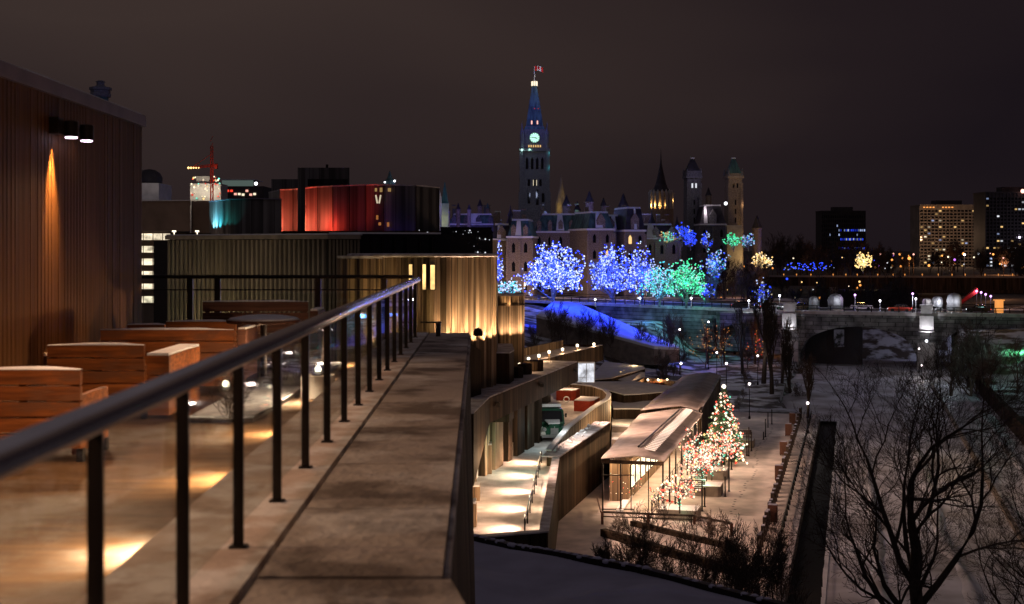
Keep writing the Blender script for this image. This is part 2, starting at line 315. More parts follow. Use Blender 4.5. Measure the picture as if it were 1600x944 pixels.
# ice, channel
mb = MB(); mb.quad(Q(-40,-1.9,-.9), Q(-40,19.3,-.9), Q(345,19.3,-.9), Q(345,-10.4,-.9), Q(174.5,-10.4,-.9), Q(174.5,-1.9,-.9))
solo('canal_ice', mb, M['ice'], 'snow covered frozen canal running under the bridge', 'ice', kind='structure')
mb = MB(); mb.quad(Q(-40,-4.3,-1.3), Q(-40,-1.9,-1.3), Q(174.5,-1.9,-1.3), Q(174.5,-4.3,-1.3)); 
solo('dark_strip', mb, M['dark_band'], 'dark strip along the quay wall', 'dark_band', kind='structure')  # flat near-black strip between the canal ice and the quay wall
mb = MB()
for k in range(44): u0 = 60+k*2.6; mb.add([Q(u0+.01,-1.98,-1.3), Q(u0+.01,-1.7,-1.3), Q(u0+2.59,-1.7,-1.3), Q(u0+2.59,-1.98,-1.3)]+[Q(u0+.01,-1.98+rnd.uniform(-.05,.05),-.78), Q(u0+.01,-1.7,-.84), Q(u0+2.59,-1.7,-.84), Q(u0+2.59,-1.98+rnd.uniform(-.05,.05),-.78)], [(4,5,6,7),(0,1,5,4),(1,2,6,5),(2,3,7,6),(3,0,4,7)])
solo('ice_edge', mb, M['snow'], 'broken snowy edge of the canal ice beside the dark strip', 'ice', kind='structure')
# quay
def band(u0, u1, v0, v1, z0, z1, mb=None):
    mb = mb or MB(); return mb.prism([Q(u0,v0)[:2], Q(u0,v1)[:2], Q(u1,v1)[:2], Q(u1,v0)[:2]], z0, z1)
solo('quay', band(70, 174, -34, -4.16, -.15, 0), M['quay_snow'], 'snow covered paved quay beside the canal', 'quay', kind='structure')
solo('quay_wall', band(60, 174.4, -4.36, -4.16, -2, .001-.02, MB()), M['concrete'], 'stone retaining wall of the quay over the dark strip', 'wall', kind='structure')
mb = MB(); 
for k in range(36): u0 = 66+k*3; band(u0+.012, u0+2.99, -4.62, -4.10, -.02, .16+rnd.uniform(-.015,.02), mb)
solo('quay_kerb', mb, M['coping_snow'], 'pale stone kerb along the canal edge of the quay', 'kerb', kind='structure')
# footprints on the quay
mb = MB(); u = 86
while u < 160:
    v = -9.3+.25*sin(u*.21)+rnd.uniform(-.06,.06)+(.16 if int(u*2)%2 else -.16)-(u-86)*.008; c = Q(u, v, .004)
    mb.lathe(c, [(.14,0),(.12,.008)], 6, rnd.random()); u += .75+rnd.random()*.5
solo('footprints', mb, M['asphalt'], 'line of dark footprints in the snow along the quay', 'footprints', kind='stuff')
# trodden path left of the pavilion
# right bank wall
mb = MB(); band(60, 232, 19.2, 19.9, -2, 1.3, mb)
solo('canal_wall', mb, M['bronze_wall'], 'low dark wall along the far bank of the canal', 'wall')
mb = MB(); 
for k in range(30): band(70+k*5.2, 74.9+k*5.2, 12.6, 13.0, -.95, -.62, mb)
solo('ice_boards', mb, M['concrete'], 'low brown boards edging the skating path on the ice', 'boards')
# road on the plaza
mb = MB(); cl = [P(780,468,308), P(840,469.5,300), P(930,475,287), P(1020,480,275), P(1110,483,265), P(1233,485.5,251), P(1340,487,246), P(1448,488,242), P(1600,490,237), P(1760,492,231)]
DZ = 9.75
def along(off, z):
    r = []
    for i, p in enumerate(cl):
        t = (cl[min(i+1,len(cl)-1)]-cl[max(i-1,0)]); t.z = 0; t.normalize(); r.append(Vector((p.x-t.y*off, p.y+t.x*off, z)))
    return r
def ribbon(o0, o1, z0, z1, i0=0, i1=None, mb=None):
    mb = mb or MB(); a, b = along(o0, 0)[i0:i1], along(o1, 0)[i0:i1]; n = len(a); vs = []
    for z in (z0, z1):
        for q in (a, b): vs += [(p.x, p.y, z) for p in q]
    fs = []
    for i in range(n-1): fs += [(i,i+1,n+i+1,n+i)[::-1], (2*n+i,2*n+i+1,3*n+i+1,3*n+i), (i,i+1,2*n+i+1,2*n+i), (n+i,3*n+i,3*n+i+1,n+i+1)]
    fs += [(0,2*n,3*n,n),(n-1,2*n-1,4*n-1,3*n-1)]
    return mb.add(vs, fs)
solo('road', ribbon(1.8, 15.5, DZ-.5, DZ-.12), M['asphalt'], 'salted grey road crossing the canal bridge', 'road', kind='structure')
mb = ribbon(.25, 1.8, DZ-.6, DZ); ribbon(15.5, 17.3, DZ-.6, DZ, mb=mb)
mq = ribbon(.3, 1.2, 1, DZ-.61, 2, 6); solo('road_wall', mq, M['bridge_stone'], 'long retaining wall carrying the road left of the bridge', 'wall')
solo('pavement', mb, M['path_snow'], 'snowy pavements on both sides of the bridge road', 'pavement', kind='structure')
# far road of the second crossing
# ---------------------------------------------------------------- foreground roof terrace
def RX(y, off): return -.017*y+off         # a line parallel to the railing
zt = H-1.6
mb = MB(); mb.prism([(RX(-3,-9),-3),(RX(-3,-1.95),-3),(RX(22.6,-1.95),22.6),(RX(22.6,-9),22.6)], H-2.4, H-2.0)
deck = solo('terrace_deck', mb, M['deck'], 'brown board deck of the roof terrace dusted with snow', 'deck', kind='structure')
mb = MB()
for k in range(12):
    y0, y1 = -2+k*2.2, .192+k*2.2
    mb.prism([(RX(y0,-1.87),y0),(RX(y0,-1.175),y0),(RX(y1,-1.175),y1),(RX(y1,-1.87),y1)], H-2.35, zt)
kerb = solo('terrace_kerb', mb, M['kerb'], 'raised snow dusted kerb carrying the terrace railing', 'kerb', kind='structure')
par = thing('terrace_parapet', 'wide frosted concrete parapet outside the terrace railing', 'parapet', (-.6, 12, 10))
mb = MB()
def outx(y): return -.34+(y-6.2)*(-.47/18)
ys = [6.25]
while ys[-1] < 24: ys.append(ys[-1]+1.63)
ys[-1] = 24.2
for y0, y1 in zip(ys, ys[1:]):
    y1 -= .022
    mb.prism([(RX(y0,-1.135),y0),(outx(y0),y0),(outx(y1),y1),(RX(y1,-1.135),y1)], zt-.18, zt)
part('cap', mb, M['parapet'], par, world=True)
mb = MB(); mb.prism([(RX(-3,-1.135),-3),(-.16,-3),(-.17,5.6),(-.30,6.235),(RX(6.2,-1.135),6.235)], zt-.6, zt-.012)
part('near_cap', mb, M['parapet'], par, world=True)
mb = MB(); mb.prism([(RX(-3,-1.17),-3),(-.2,-3),(-.22,5.5),(-.36,6.3),(outx(24.1)-.02,24.1),(RX(24.1,-1.17),24.1)], 8, zt-.19)
part('core', mb, M['bronze_wall'], par, world=True)
# boarded outer face, leaning slightly outwards towards the bottom
mb = MB(); y = 6.3; k = 0
while y < 24.1:
    y1 = min(24.1, y+.17); dx = .02+(.018 if k % 2 else 0)
    a, b = outx(y)-.03, outx(y1)-.03
    mb.add([(a,y,zt-.2),(a+dx,y,zt-.2),(b+dx,y1,zt-.2),(b,y1,zt-.2),(a,y,zt-7),(a+dx+.15,y,zt-7),(b+dx+.15,y1,zt-7),(b,y1,zt-7)],
           [(0,1,2,3),(4,7,6,5),(0,4,5,1),(1,5,6,2),(2,6,7,3),(3,7,4,0)]); y = y1+.012; k += 1
part('boarding', mb, M['board_wall'], par, world=True)
mb = MB(); mb.prism([(outx(6.3)+.005,6.3),(outx(6.3)+.035,6.3),(outx(24)+.035,24.0),(outx(24)+.005,24.0)], zt-.12, zt-.02)
part('drip_edge', mb, M['parapet'], par, world=True)
# small fittings on the parapet end
solo('roof_anchor', MB().box(-1.38,-1.30,23.2,23.3,zt,zt+.24).box(-1.66,-1.28,23.22,23.26,zt+.241,zt+.27), M['black_metal'], 'black metal bracket standing on the far end of the parapet', 'bracket')
solo('vent_cowl', MB().lathe((-.62,23.4,zt), [(.09,0),(.09,.08),(.06,.13),(.01,.15)], 10), M['black_metal'], 'small dark domed cap on the far end of the parapet', 'vent')
# railing: posts 1.24 m apart, brushed top rail, glass panels
rail = thing('terrace_railing', 'long metal railing with glass panels running beside the parapet', 'railing', (RX(12,-1.347), 12, zt))
p0, p1 = Vector((RX(.4,-1.347), .4, zt+1.07)), Vector((RX(23.8,-1.347), 23.8, zt+1.07))
mb = MB(); mb.tube([p0+Vector((0,0,-.05)), p1+Vector((0,0,-.05))], .054, 18); part('top_rail', mb, M['rail_metal'], rail, world=True, smooth=True)
y = 4.37-1.24*3; i = 0
while y < 24:
    x = RX(y,-1.347)
    mb = MB(); mb.box(x-.027,x+.027,y-.010,y+.010,zt,zt+1.0).box(x-.045,x+.045,y-.04,y+.04,zt,zt+.012)
    mb.box(x-.026,x-.012,y+.0105,y+.03,zt+.1,zt+.95)
    part('post', mb, M['black_metal'], rail, world=True)
    if y+1.24 < 24:
        mb = MB(); ya, yb = y+.05, y+1.19; mb.box(RX(ya,-1.375)-.004, RX(ya,-1.375)+.004, ya, yb, zt+.09, zt+.96)
        part('glass_panel', mb, M['glass'], rail, world=True)
    y += 1.24
# far railing across the end of the deck
fr_ = thing('end_railing', 'dark railing with glass panels across the far end of the deck', 'railing', (-4, 22.5, H-2))
mb = MB(); mb.tube([(-7.2,22.5,H-.5),(RX(22.5,-1.36),22.5,H-.5)], .035, 10); part('top_rail', mb, M['black_metal'], fr_, world=True)
mb = MB(); mb.tube([(-7.2,22.5,H-.73),(RX(22.5,-1.9),22.5,H-.73)], .014, 8); part('middle_rail', mb, M['black_metal'], fr_, world=True)
for px in (297, 340, 497, 600):
    x = (px-800)/2000*22.5; part('post', MB().box(x-.05,x+.05,22.47,22.53,H-2,H-.53), M['black_metal'], fr_, world=True)
for a, b in ((225,291),(346,491),(503,594)):
    part('glass_panel', MB().box((a-800)/2000*22.5,(b-800)/2000*22.5,22.496,22.504,H-1.9,H-.76), M['glass'], fr_, world=True)
# wooden stair volume on the left
pen = thing('timber_penthouse', 'tall timber clad block at the left of the terrace', 'building', (RX(16,-6), 16, H-2))
def WX(y): return RX(y,-5.44)
mb = MB(); y = 6; 
while y < 20:
    y1 = min(20, y+.115); mb.prism([(WX(y)-.12,y),(WX(y)-(0 if rnd.random()<.5 else .006),y),(WX(y1)-.003,y1),(WX(y1)-.12,y1)], H-2.0, H+1.90); y = y1+.007
part('wall', mb, M['wall_wood'], pen, world=True)
part('core', MB().prism([(WX(6)-8,6),(WX(6)-.1,6),(WX(20)-.1,19.98),(WX(20)-8,19.98)], H-2.0, H+1.9), M['wood_dark'], pen, world=True)
part('coping', MB().prism([(WX(6)-.5,5.8),(WX(6)+.05,5.8),(WX(20)+.05,20.04),(WX(20)-.5,20.04)], H+1.9, H+2.07), M['fascia'], pen, world=True)
mb = MB(); ny = 40
for i in range(ny+1):
    y = 5.8+14.2*i/ny; h = .035+.02*noise.noise((y*.8,1,1)); mb.v += [(WX(y)-.48,y,H+2.07),(WX(y)-.4,y,H+2.07+h),(WX(y)-.02,y,H+2.07+h),(WX(y)+.035,y,H+2.072)]
for i in range(ny):
    for k in range(3): mb.f.append((i*4+k,i*4+k+1,(i+1)*4+k+1,(i+1)*4+k)); mb.m.append(0)
mb.f.append((ny*4,ny*4+1,ny*4+2,ny*4+3)); mb.m.append(0)
part('snow', mb, M['snow_fine'], pen, world=True)
# wall lamp: bracket and two cylinder downlights
wy = 16.2; wl = thing('wall_lamp', 'black wall lamp with two glowing cylinder heads on the timber wall', 'lamp', (WX(wy), wy, H+1.4))
part('bracket', MB().box(WX(wy)-.02,WX(wy)+.12,wy-.42,wy-.22,H+1.42,H+1.62), M['black_metal'], wl, world=True)
for yy, xx in ((wy-.1,.17),(wy+.42,.2)):
    x = WX(yy)+xx; part('arm', MB().box(WX(yy)-.02,x,yy-.03,yy+.03,H+1.5,H+1.56), M['black_metal'], wl, world=True)
    hd = part('lamp_head', MB().lathe((x,yy,H+1.40), [(.085,0),(.09,.01),(.09,.19),(.08,.2)], 18), M['black_metal'], wl, world=True, smooth=False)
    part('lens', MB().lathe((x,yy,H+1.385), [(.07,0),(.074,.012)], 18), EM('pink', 9) if False else emis('lit_lens', (1,.72,.95), 7), hd, world=True)
    light('SPOT', (x+.02,yy,H+1.36), 190, (1,.58,.33), wl, .06, aim=(x+2.9,yy-2.0,H-1.2), spot=R(118), blend=.5)
light('SPOT', (WX(15.88)+.075,15.88,H+1.40), 600, (1,.52,.14), wl, .02, aim=(WX(15.88)+.03,15.88,H-1), spot=R(44), blend=1)
light('SPOT', (WX(15.86)+.21,15.86,H+1.41), 620, (1,.50,.14), wl, .02, aim=(WX(15.86)-.01,15.86,H+.72), spot=R(36), blend=.8)
# two added copies of the lamp, out of view, lighting kerb and parapet
for y_, lb in ((11.5,'added unseen black wall lamp nearer along the timber wall'),(7.0,'nearest added unseen black wall lamp on the timber wall')):
    c = copy_tree(wl, label=lb, loc=(WX(y_), y_, H+1.4)); c['group'] = 'wall lamps on the timber wall'
    light('SPOT', (WX(y_)+.35,y_,H+1.36), 115, (1,.60,.38), c, .08, aim=(WX(y_)+4.3,y_+.5,H-1.6), spot=R(80), blend=.6)
wl['group'] = 'wall lamps on the timber wall'
# kerb lights throwing pools on the deck
for k in range(-1, 6):
    yy = 8.35+2.7*k; x = RX(yy,-1.88)
    t = thing('step_light', ['nearest','second nearest','third nearest','fourth nearest','fifth nearest','sixth nearest','farthest'][k+1]+' recessed light in the terrace kerb', 'light', (x, yy, H-1.76), group='recessed lights along the terrace kerb')
    part('housing', MB().box(x-.06,x+.01,yy-.16,yy+.16,H-1.70,H-1.66), M['black_metal'], t, world=True)
    part('lens', MB().box(x-.05,x-.005,yy-.14,yy+.14,H-1.706,H-1.701), EM('cream', 8), t, world=True)
    light('SPOT', (x-.05,yy,H-1.72), 420, (1,.68,.42), t, .05, aim=(x-.9,yy,H-2.1), spot=R(120), blend=.9)
    light('SPOT', (x-.10,yy,H-1.72), 260, (1,.70,.45), t, .03, aim=(x-.30,yy+.02,H-2.02), spot=R(85), blend=.5)
# candle-like lamps standing on the deck
for px, py, d, lb in ((497,577,17.2,'small glowing table lantern on a white plinth by the railing'),(395,520,20.6,'small glowing lantern behind the slatted benches'),(403,549,19.2,'small glowing lantern on the deck near the dark table'),(353,600,15.5,'small glowing lantern on a stake among the bare shrubs')):
    q = P(px, py, d); t = thing('lantern', lb, 'lantern', (q.x, q.y, H-2), group='lanterns on the terrace deck')
    hp = q.z-(H-2)
    if 'plinth' in lb: part('plinth', MB().box(-.2,.2,-.2,.2,0,hp-.08), M['pale_stone'], t)
    else: part('stake', MB().lathe((0,0,0), [(.05,0),(.012,.02),(.012,hp-.05)], 8), M['black_metal'], t)
    part('lamp_shade', MB().lathe((0,0,hp-.07), [(.09,0),(.1,.01),(.03,.03),(.03,.05)], 12), M['black_metal'], t)
    part('globe', MB().sphere((0,0,hp), .045, 8), EM('cream', 6), t, smooth=True)
    light('POINT', (0,0,hp+.09), 9, (1,.62,.34), t, .06, world=False)
# ---------------------------------------------------------------- slatted wooden terrace seats
def seat(wd, hb, nsl, mt, depth=.75, arms=True):
    t = thing('slatted_seat', 'x', 'seat'); 
    mb = MB(); sl = (hb-.12)/nsl
    for k in range(nsl):
        z0 = .12+k*sl; mb.box(-wd/2, wd/2, -.03, .03, z0+.009, z0+sl-.009)
    part('backrest', mb, mt, t)
    for fx in (-wd/2+.065, 0, wd/2-.065): part('brace', MB().box(fx-.035,fx+.035,.03,.09,.06,hb-.02), mt, t)
    part('seat', MB().box(-wd/2+.06,wd/2-.06,.09,depth,.34,.42), mt, t)
    for sx in (-1,1):
        if arms: part('armrest', MB().box(min(sx*wd/2,sx*(wd/2-.06)),max(sx*wd/2,sx*(wd/2-.06)),.03,depth,.1,.62), mt, t)
        for yy in (.02, depth-.08): part('leg', MB().box(sx*wd/2-.04 if sx>0 else sx*wd/2-.02, sx*wd/2+.02 if sx>0 else sx*wd/2+.04, yy-.04, yy+.04, 0, .12), M['black_metal'], t)
    # thin uneven snow on the top edge
    mb = MB(); n = 14
    for i in range(n+1):
        x = -wd/2+wd*i/n; h = .012+.022*max(0, noise.noise((x*2.1+wd, hb, 2))+.35); h *= min(1, 4*min(i, n-i)/n+.1)
        mb.v += [(x,-.032,hb-.002),(x,-.022,hb+h),(x,.022,hb+h),(x,.032,hb-.002)]
    for i in range(n):
        for k in range(3): mb.f.append((i*4+k,(i+1)*4+k,(i+1)*4+k+1,i*4+k+1)); mb.m.append(0)
    part('snow', mb, M['snow_fine'], t, smooth=True)
    return t
def table(w_, d_, h_, round_=False):
    t = thing('terrace_table', 'x', 'table')
    if round_:
        part('table_top', MB().lathe((0,0,h_-.05), [(w_/2-.02,0),(w_/2,.01),(w_/2,.05)], 28), M['wood_dark'], t)
        part('snow', MB().lathe((0,0,h_), [(w_/2-.01,0),(w_/2-.06,.03),(w_/4,.065),(.01,.08)], 28), M['snow_fine'], t, smooth=True)
        part('leg', MB().lathe((0,0,0), [(.3,0),(.28,.03),(.05,.06),(.05,h_-.05)], 14), M['black_metal'], t)
    else:
        part('table_top', MB().box(-w_/2,w_/2,-d_/2,d_/2,h_-.16,h_), M['wood_dark'], t)
        part('snow', MB().prism([(-w_/2+.02,-d_/2+.02),(w_/2-.02,-d_/2+.02),(w_/2-.02,d_/2-.02),(-w_/2+.02,d_/2-.02)], h_+.001, h_+.03), M['snow_fine'], t)
        for sx in (-1,1):
            for sy in (-1,1): part('leg', MB().box(sx*(w_/2-.08)-.04,sx*(w_/2-.08)+.04,sy*(d_/2-.08)-.04,sy*(d_/2-.08)+.04,0,h_-.16), M['wood_dark'], t)
    return t
def put(t, px, d, label, rz=0): t['label'] = label; t.location = ((px-800)/2000*d, d, H-2); t.rotation_euler.z = rz
G1 = 'slatted wooden seats on the terrace'
def S(px0, px1, py, d, label, mt='wood', n=5, depth=.75, dz=0):
    hb = 2+(388-py)/2000*d; t = seat((px1-px0)/2000*d, hb, n, M[mt], depth); put(t, (px0+px1)/2, d, label); t['group'] = G1; return t
S(-60,127,577,12.0,'nearest orange slatted seat cut off by the left edge', depth=.8)
S(75,226,539,15.0,'second orange slatted seat with a snowy armrest box on its right')
S(158,366,515,17.4,'widest orange slatted bench with snow along part of its top')
S(260,369,502,19.4,'narrow orange slatted seat behind the wide bench')
S(200,258,507,18.6,'low orange slatted seat tucked beside the timber wall')
S(317,482,471,20.6,'dark brown slatted bench in front of the end railing', 'wood_dark', 6)
def CB(px0, px1, py0, d, dep, lb, m='wood'):
    h = 2+(388-py0)/2000*d; w_ = (px1-px0)/2000*d; t = thing('side_box', lb, 'box', group='wooden side boxes between the seats')
    mb = MB(); 
    for k in range(3): mb.box(-w_/2,w_/2,0,dep,.03+k*(h-.05)/3,.02+(k+1)*(h-.05)/3)
    part('casing', mb, M[m], t); part('snow', MB().prism([(-w_/2+.01,.01),(w_/2-.01,.01),(w_/2-.01,dep-.01),(-w_/2+.01,dep-.01)], h-.03, h), M['snow_fine'], t); put(t, (px0+px1)/2, d, lb)
CB(-20,73,553,15.6,.9,'snow topped wooden side box at the left edge','wood_dark')
CB(228,264,552,15.1,1.5,'snow topped wooden side box right of the second seat')
CB(371,384,512,19.4,.9,'narrow side box right of the narrow seat','wood_dark')
CB(484,497,483,20.6,.7,'small dark side box right of the dark bench','wood_dark')
t = table(1.1, 1.1, .93, True); put(t, 412, 19.2, 'round dark table heaped with snow before the dark bench')

# ---------------------------------------------------------------- bare trees
def bare(seed, Hh, r0, levels=5, tl=None, l1=None, kids=4, spread=.62, first=.28, curl=.22, ratio=.62, up=.12, lean=(0,0), trunk_sides=8, fork=False, minr=.004):
    rg = random.Random(seed); tk, cw = MB(), MB(); tips = []
    def grow(p, d, ln, r, lv):
        ns = 5 if lv < 2 else (4 if lv < levels-1 else 3); pts = [p]; rs = [r]; q = Vector(p); dd = Vector(d)
        for i in range(ns):
            j = curl*(.35 if lv == 0 else 1)
            dd = (dd+Vector((rg.uniform(-j,j), rg.uniform(-j,j), rg.uniform(-j,j)+(up if lv else 0)))).normalized(); q = q+dd*(ln/ns)
            pts.append(q.copy()); rs.append(max(minr, r*(1-.62*(i+1)/ns) if lv else r*(1-.45*(i+1)/ns)))
        (tk if lv < 2 else cw).tube(pts, rs, trunk_sides if lv == 0 else (6 if lv == 1 else 3), cap=lv == 0)
        if lv >= levels-1: tips.append(pts[-1]); return
        nk = kids+(2 if lv == 0 else 0)+(rg.random() < .4)
        for k in range(nk):
            t = (first if lv == 0 else .22)+(1-(first if lv == 0 else .22))*((k+rg.random()*.8)/nk); t = min(t, 1); f = t*ns; i = min(int(f), ns-1); a = pts[i].lerp(pts[i+1], f-i)
            rr = rs[i]+(rs[i+1]-rs[i])*(f-i); ax = (pts[i+1]-pts[i]).normalized()
            g = rg.uniform(0, 2*pi) if lv else (k*2.4+rg.uniform(-.4,.4)); s1 = ax.cross(Vector((.3,.5,.8))).normalized(); s2 = ax.cross(s1)
            an = spread*rg.uniform(.7,1.3); nd = (ax*cos(an)+(s1*cos(g)+s2*sin(g))*sin(an)).normalized()
            b0_ = l1 if (lv == 0 and l1) else ln*ratio
            grow(a, nd, b0_*rg.uniform(.75,1.15)*(1.15-.35*t), rr*(.68 if lv or not l1 else .60), lv+1)
        grow(pts[-1], dd, (l1 if (lv == 0 and l1) else ln*ratio)*.9, rs[-1]*.95, lv+1)
    tot = sum(ratio**i for i in range(levels))*.78
    L1 = l1; grow(Vector((0,0,-.3)), Vector((lean[0],lean[1],1)).normalized(), tl or Hh/tot, r0, 0)
    return tk, cw, tips
def tree_thing(name, label, cat, loc, group, tk, cw, mt, mc=None, kind=None):
    t = thing(name, label, cat, loc, group=group); part('trunk', tk, mt, t, smooth=True); part('crown', cw, mc or mt, t); return t
# planting bed on the terrace deck with little bare shrubs
bd = thing('planting_bed', 'dark snowy planting bed sunk in the deck behind the seats', 'planting bed', (-4, 18, H-2)); c4 = [G(290,655,H-1.95), G(395,655,H-1.95), G(545,566,H-1.95), G(455,566,H-1.95)]
part('edge', MB().prism([p.xy for p in c4], H-1.99, H-1.95), M['black_metal'], bd, world=True); part('soil', MB().prism([(p.xy-Vector((-3.4,17.8)))*.96+Vector((-3.4,17.8)) for p in c4], H-1.949, H-1.93), M['ground'], bd, world=True)
hv = [bare(400+k, 1.0, .012, levels=4, kids=4, spread=.7, first=.1, curl=.3, up=.1, minr=.0035)[:2] for k in range(3)]; hm = [[a.mesh('trunk', M['bark'], True), b_.mesh('crown', M['bark'])] for a, b_ in hv]
for i in range(16):
    p = c4[0].lerp(c4[1], rnd.uniform(.1,.9)).lerp(c4[3].lerp(c4[2], rnd.uniform(.1,.9)), rnd.random()); t = thing('shrub', 'small leafless shrub in the planting bed of the deck', 'shrub', (p.x,p.y,H-1.93), rnd.uniform(0,6), 'shrubs in the planting bed'); t.scale = (rnd.uniform(.45,.8),)*3; part('trunk', hm[i%3][0], None, t); part('crown', hm[i%3][1], None, t)
# ---------------------------------------------------------------- concrete arts building, volume by volume
def wall_box(mb, a, b, depth, z0, z1):     # a,b ground points of the visible face, seen from the camera
    a, b = Vector(a[:2]), Vector(b[:2]); n = Vector((-(b-a).y, (b-a).x)).normalized()*depth
    mb.prism([a, b, b+n, a+n], z0, z1); return n
def zat(py, d): return H+(388-py)/2000*d
def XY(px, d): return ((px-800)/2000*d, d)
def ribbed(mb, a, b, z0, z1, pitch=.6, wdt=.25, dep=.3):
    a, b = Vector(a), Vector(b); L_ = (b-a).length; t = (b-a)/L_; n = Vector((t.y, -t.x)); k = int(L_/pitch)
    for i in range(k):
        c = a+t*(i+.5)*L_/k; e0, e1 = c-t*wdt/2, c+t*wdt/2
        mb.prism([e0+n*dep, e1+n*dep, e1, e0], z0+rnd.uniform(-.05,.05), z1)
# ribbed hall
b = thing('ribbed_hall', 'long concrete hall with vertical ribs and a snowy cornice', 'building', (*XY(400,105), 3))
a1, a2, a3 = XY(264,112), XY(512,104), XY(562,106)
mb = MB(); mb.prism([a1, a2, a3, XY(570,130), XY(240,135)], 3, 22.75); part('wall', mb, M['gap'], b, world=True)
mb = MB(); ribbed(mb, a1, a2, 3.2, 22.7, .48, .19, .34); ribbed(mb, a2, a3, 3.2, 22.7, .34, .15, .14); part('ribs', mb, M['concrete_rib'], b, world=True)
mb = MB(); mb.prism([(a1[0]-.2,a1[1]-.6),(a2[0]+.1,a2[1]-.6),(a3[0]+.1,a3[1]-.5),(a3[0],a3[1]+1),(a2[0],a2[1]+1),(a1[0],a1[1]+1)], 22.76, 23.1); part('cornice', mb, M['concrete'], b, world=True)
mb = MB(); mb.prism([(a1[0]-.1,a1[1]-.5),(a2[0],a2[1]-.5),(a3[0],a3[1]-.4),(a3[0],a3[1]+20),(a1[0],a1[1]+20)], 23.101, 23.2); part('snow', mb, M['snow'], b, world=True)
light('SPOT', (XY(400,90)[0], 90, 12), 1500, (1,.80,.55), b, .5, aim=(XY(420,106)[0],106,15), spot=R(85), blend=1)
light('SPOT', (XY(300,92)[0], 92, 12), 1000, (1,.80,.55), b, .5, aim=(XY(300,110)[0],110,13), spot=R(100), blend=1)
light('POINT', (XY(345,106)[0], 106, 13), 700, (1,.78,.35), b, .3)
# dark upper foyer
b = thing('dark_foyer', 'black glazed foyer behind the fluted drum with faint reflections', 'building', (*XY(640,116), 8))
mb = MB(); mb.prism([XY(514,110), XY(562,108), XY(690,110), XY(770,114), XY(770,130), XY(514,130)], 8, zat(366,110)); part('wall', mb, M['black_glass'], b, world=True)
mb = MB(); mb.prism([XY(688,112), XY(768,113), XY(768,126), XY(688,126)], zat(366,110)+.01, zat(355,113)); part('upper_wall', mb, M['black_glass'], b, world=True)
part('snow', MB().prism([XY(514,109.7), XY(562,107.7), XY(689,109.7), XY(689,118), XY(514,118)], zat(366,110)+.002, zat(366,110)+.14), M['snow'], b, world=True)
mb = MB()
for i in range(9): x = XY(520+i*19,0)[0]; X, Y = XY(520+i*19.5,109.2-(.9 if 1<i<7 else 0)); mb.box(X-.04,X+.04,Y-.1,Y+.5,9,zat(366,110)-.3)
part('mullions', mb, M['black_metal'], b, world=True)
part('side_wall', MB().prism([XY(770,114),XY(777,115),XY(777,130),XY(770,130)], 5, zat(375,114)), M['concrete'], b, world=True)
mb = MB()
for i in range(44):
    px = rnd.choice([rnd.uniform(655,685),rnd.uniform(700,765)]); py = rnd.uniform(359,396); d = 109.4+(px-640)*.03; q = P(px,py,d); mb.octa(q, rnd.choice([.03,.05,.05,.09]))
part('inside_lamps', mb, EM('white', .8), b, world=True)
# red and blue lit theatre volume
b = thing('lacquered_theatre', 'faceted dark theatre block floodlit red and violet', 'building', (*XY(560,150), 10))
D0 = 148; ztp = zat(291,D0)
segs = [(420,302,152),(437,298,147),(458,297,149),(472,296,146),(496,293,148),(520,292,146),(546,291,148),(572,290,150),(600,290,147),(650,291,146),(686,294,149)]
pl = [XY(s[0],s[2]) for s in segs]; tops = [zat(s[1],s[2]) for s in segs]
mb = MB(); mb.prism(pl+[XY(690,175), XY(420,175)], 10, tops+[zat(294,149)]*2); part('wall', mb, M['clad'], b, world=True)
mb = MB()
for (x0,y0),(x1,y1),t0,t1 in zip(pl, pl[1:], tops, tops[1:]): mb.add([(x0,y0-.12,t0),(x1,y1-.12,t1),(x1,y1+1,t1),(x0,y0+1,t0),(x0,y0-.12,t0+.14),(x1,y1-.12,t1+.14),(x1,y1+1,t1+.14),(x0,y0+1,t0+.14)],[(4,5,6,7),(0,1,5,4),(1,2,6,5),(2,3,7,6),(3,0,4,7)])
part('coping', mb, M['coping_snow'], b, world=True)
mb = MB()
for i in range(2,11): X,Y = pl[i]; mb.tube([(X,Y-.03,10),(X,Y-.03,tops[i])], .05, 4)
part('seams', mb, M['black_metal'], b, world=True)
part('chimney', MB().prism([XY(465,143),XY(477,143),XY(477,146.2),XY(465,146.2)], 20, zat(262,143)), M['clad'], b, world=True)
ph = part('penthouse', MB().prism([XY(477,150),XY(546,150),XY(546,165),XY(477,165)], zat(300,150), zat(262,150)), M['clad'], b, world=True)
part('glazing', MB().box(XY(481,0)[0]+XY(481,149.9)[0],XY(543,149.9)[0],149.85,149.99,zat(291,150),zat(280,150)), M['black_glass'], ph, world=True)
part('roof_vent', MB().prism([XY(509,150),XY(513,150),XY(513,151),XY(509,151)], zat(262,150), zat(257,150)), M['black_metal'], ph, world=True)
part('side_block', MB().prism([XY(424,158),XY(466,158),XY(466,165),XY(424,165)], zat(305,158), zat(280,158)), M['clad'], b, world=True)
zb = zat(362,144)
for px, pw, c in ((428,500,'red'),(444,1100,'pink'),(455,500,'red'),(488,800,'pink'),(500,500,'red'),(515,330,'red'),(533,260,'red')):
    q = XY(px,144.9); light('SPOT', (q[0],q[1],zb), pw*11, E[c] if c!='pink' else (1,.2,.1), b, .15, aim=(q[0]*1.02,q[1]*1.02,zb+2.6), spot=R(125), blend=1, name='floodlight')
for px, pw, c in ((550,60,(.35,.1,1)),(575,70,(.2,.06,1)),(606,60,(.15,.05,1)),(434,900,(1,.09,.04)),(530,500,(1,.06,.10))):
    q = XY(px,142); light('SPOT', (q[0],q[1],zb), pw, c, b, .3, aim=(q[0],148,zb+3), spot=R(110), blend=1, name='floodlight')
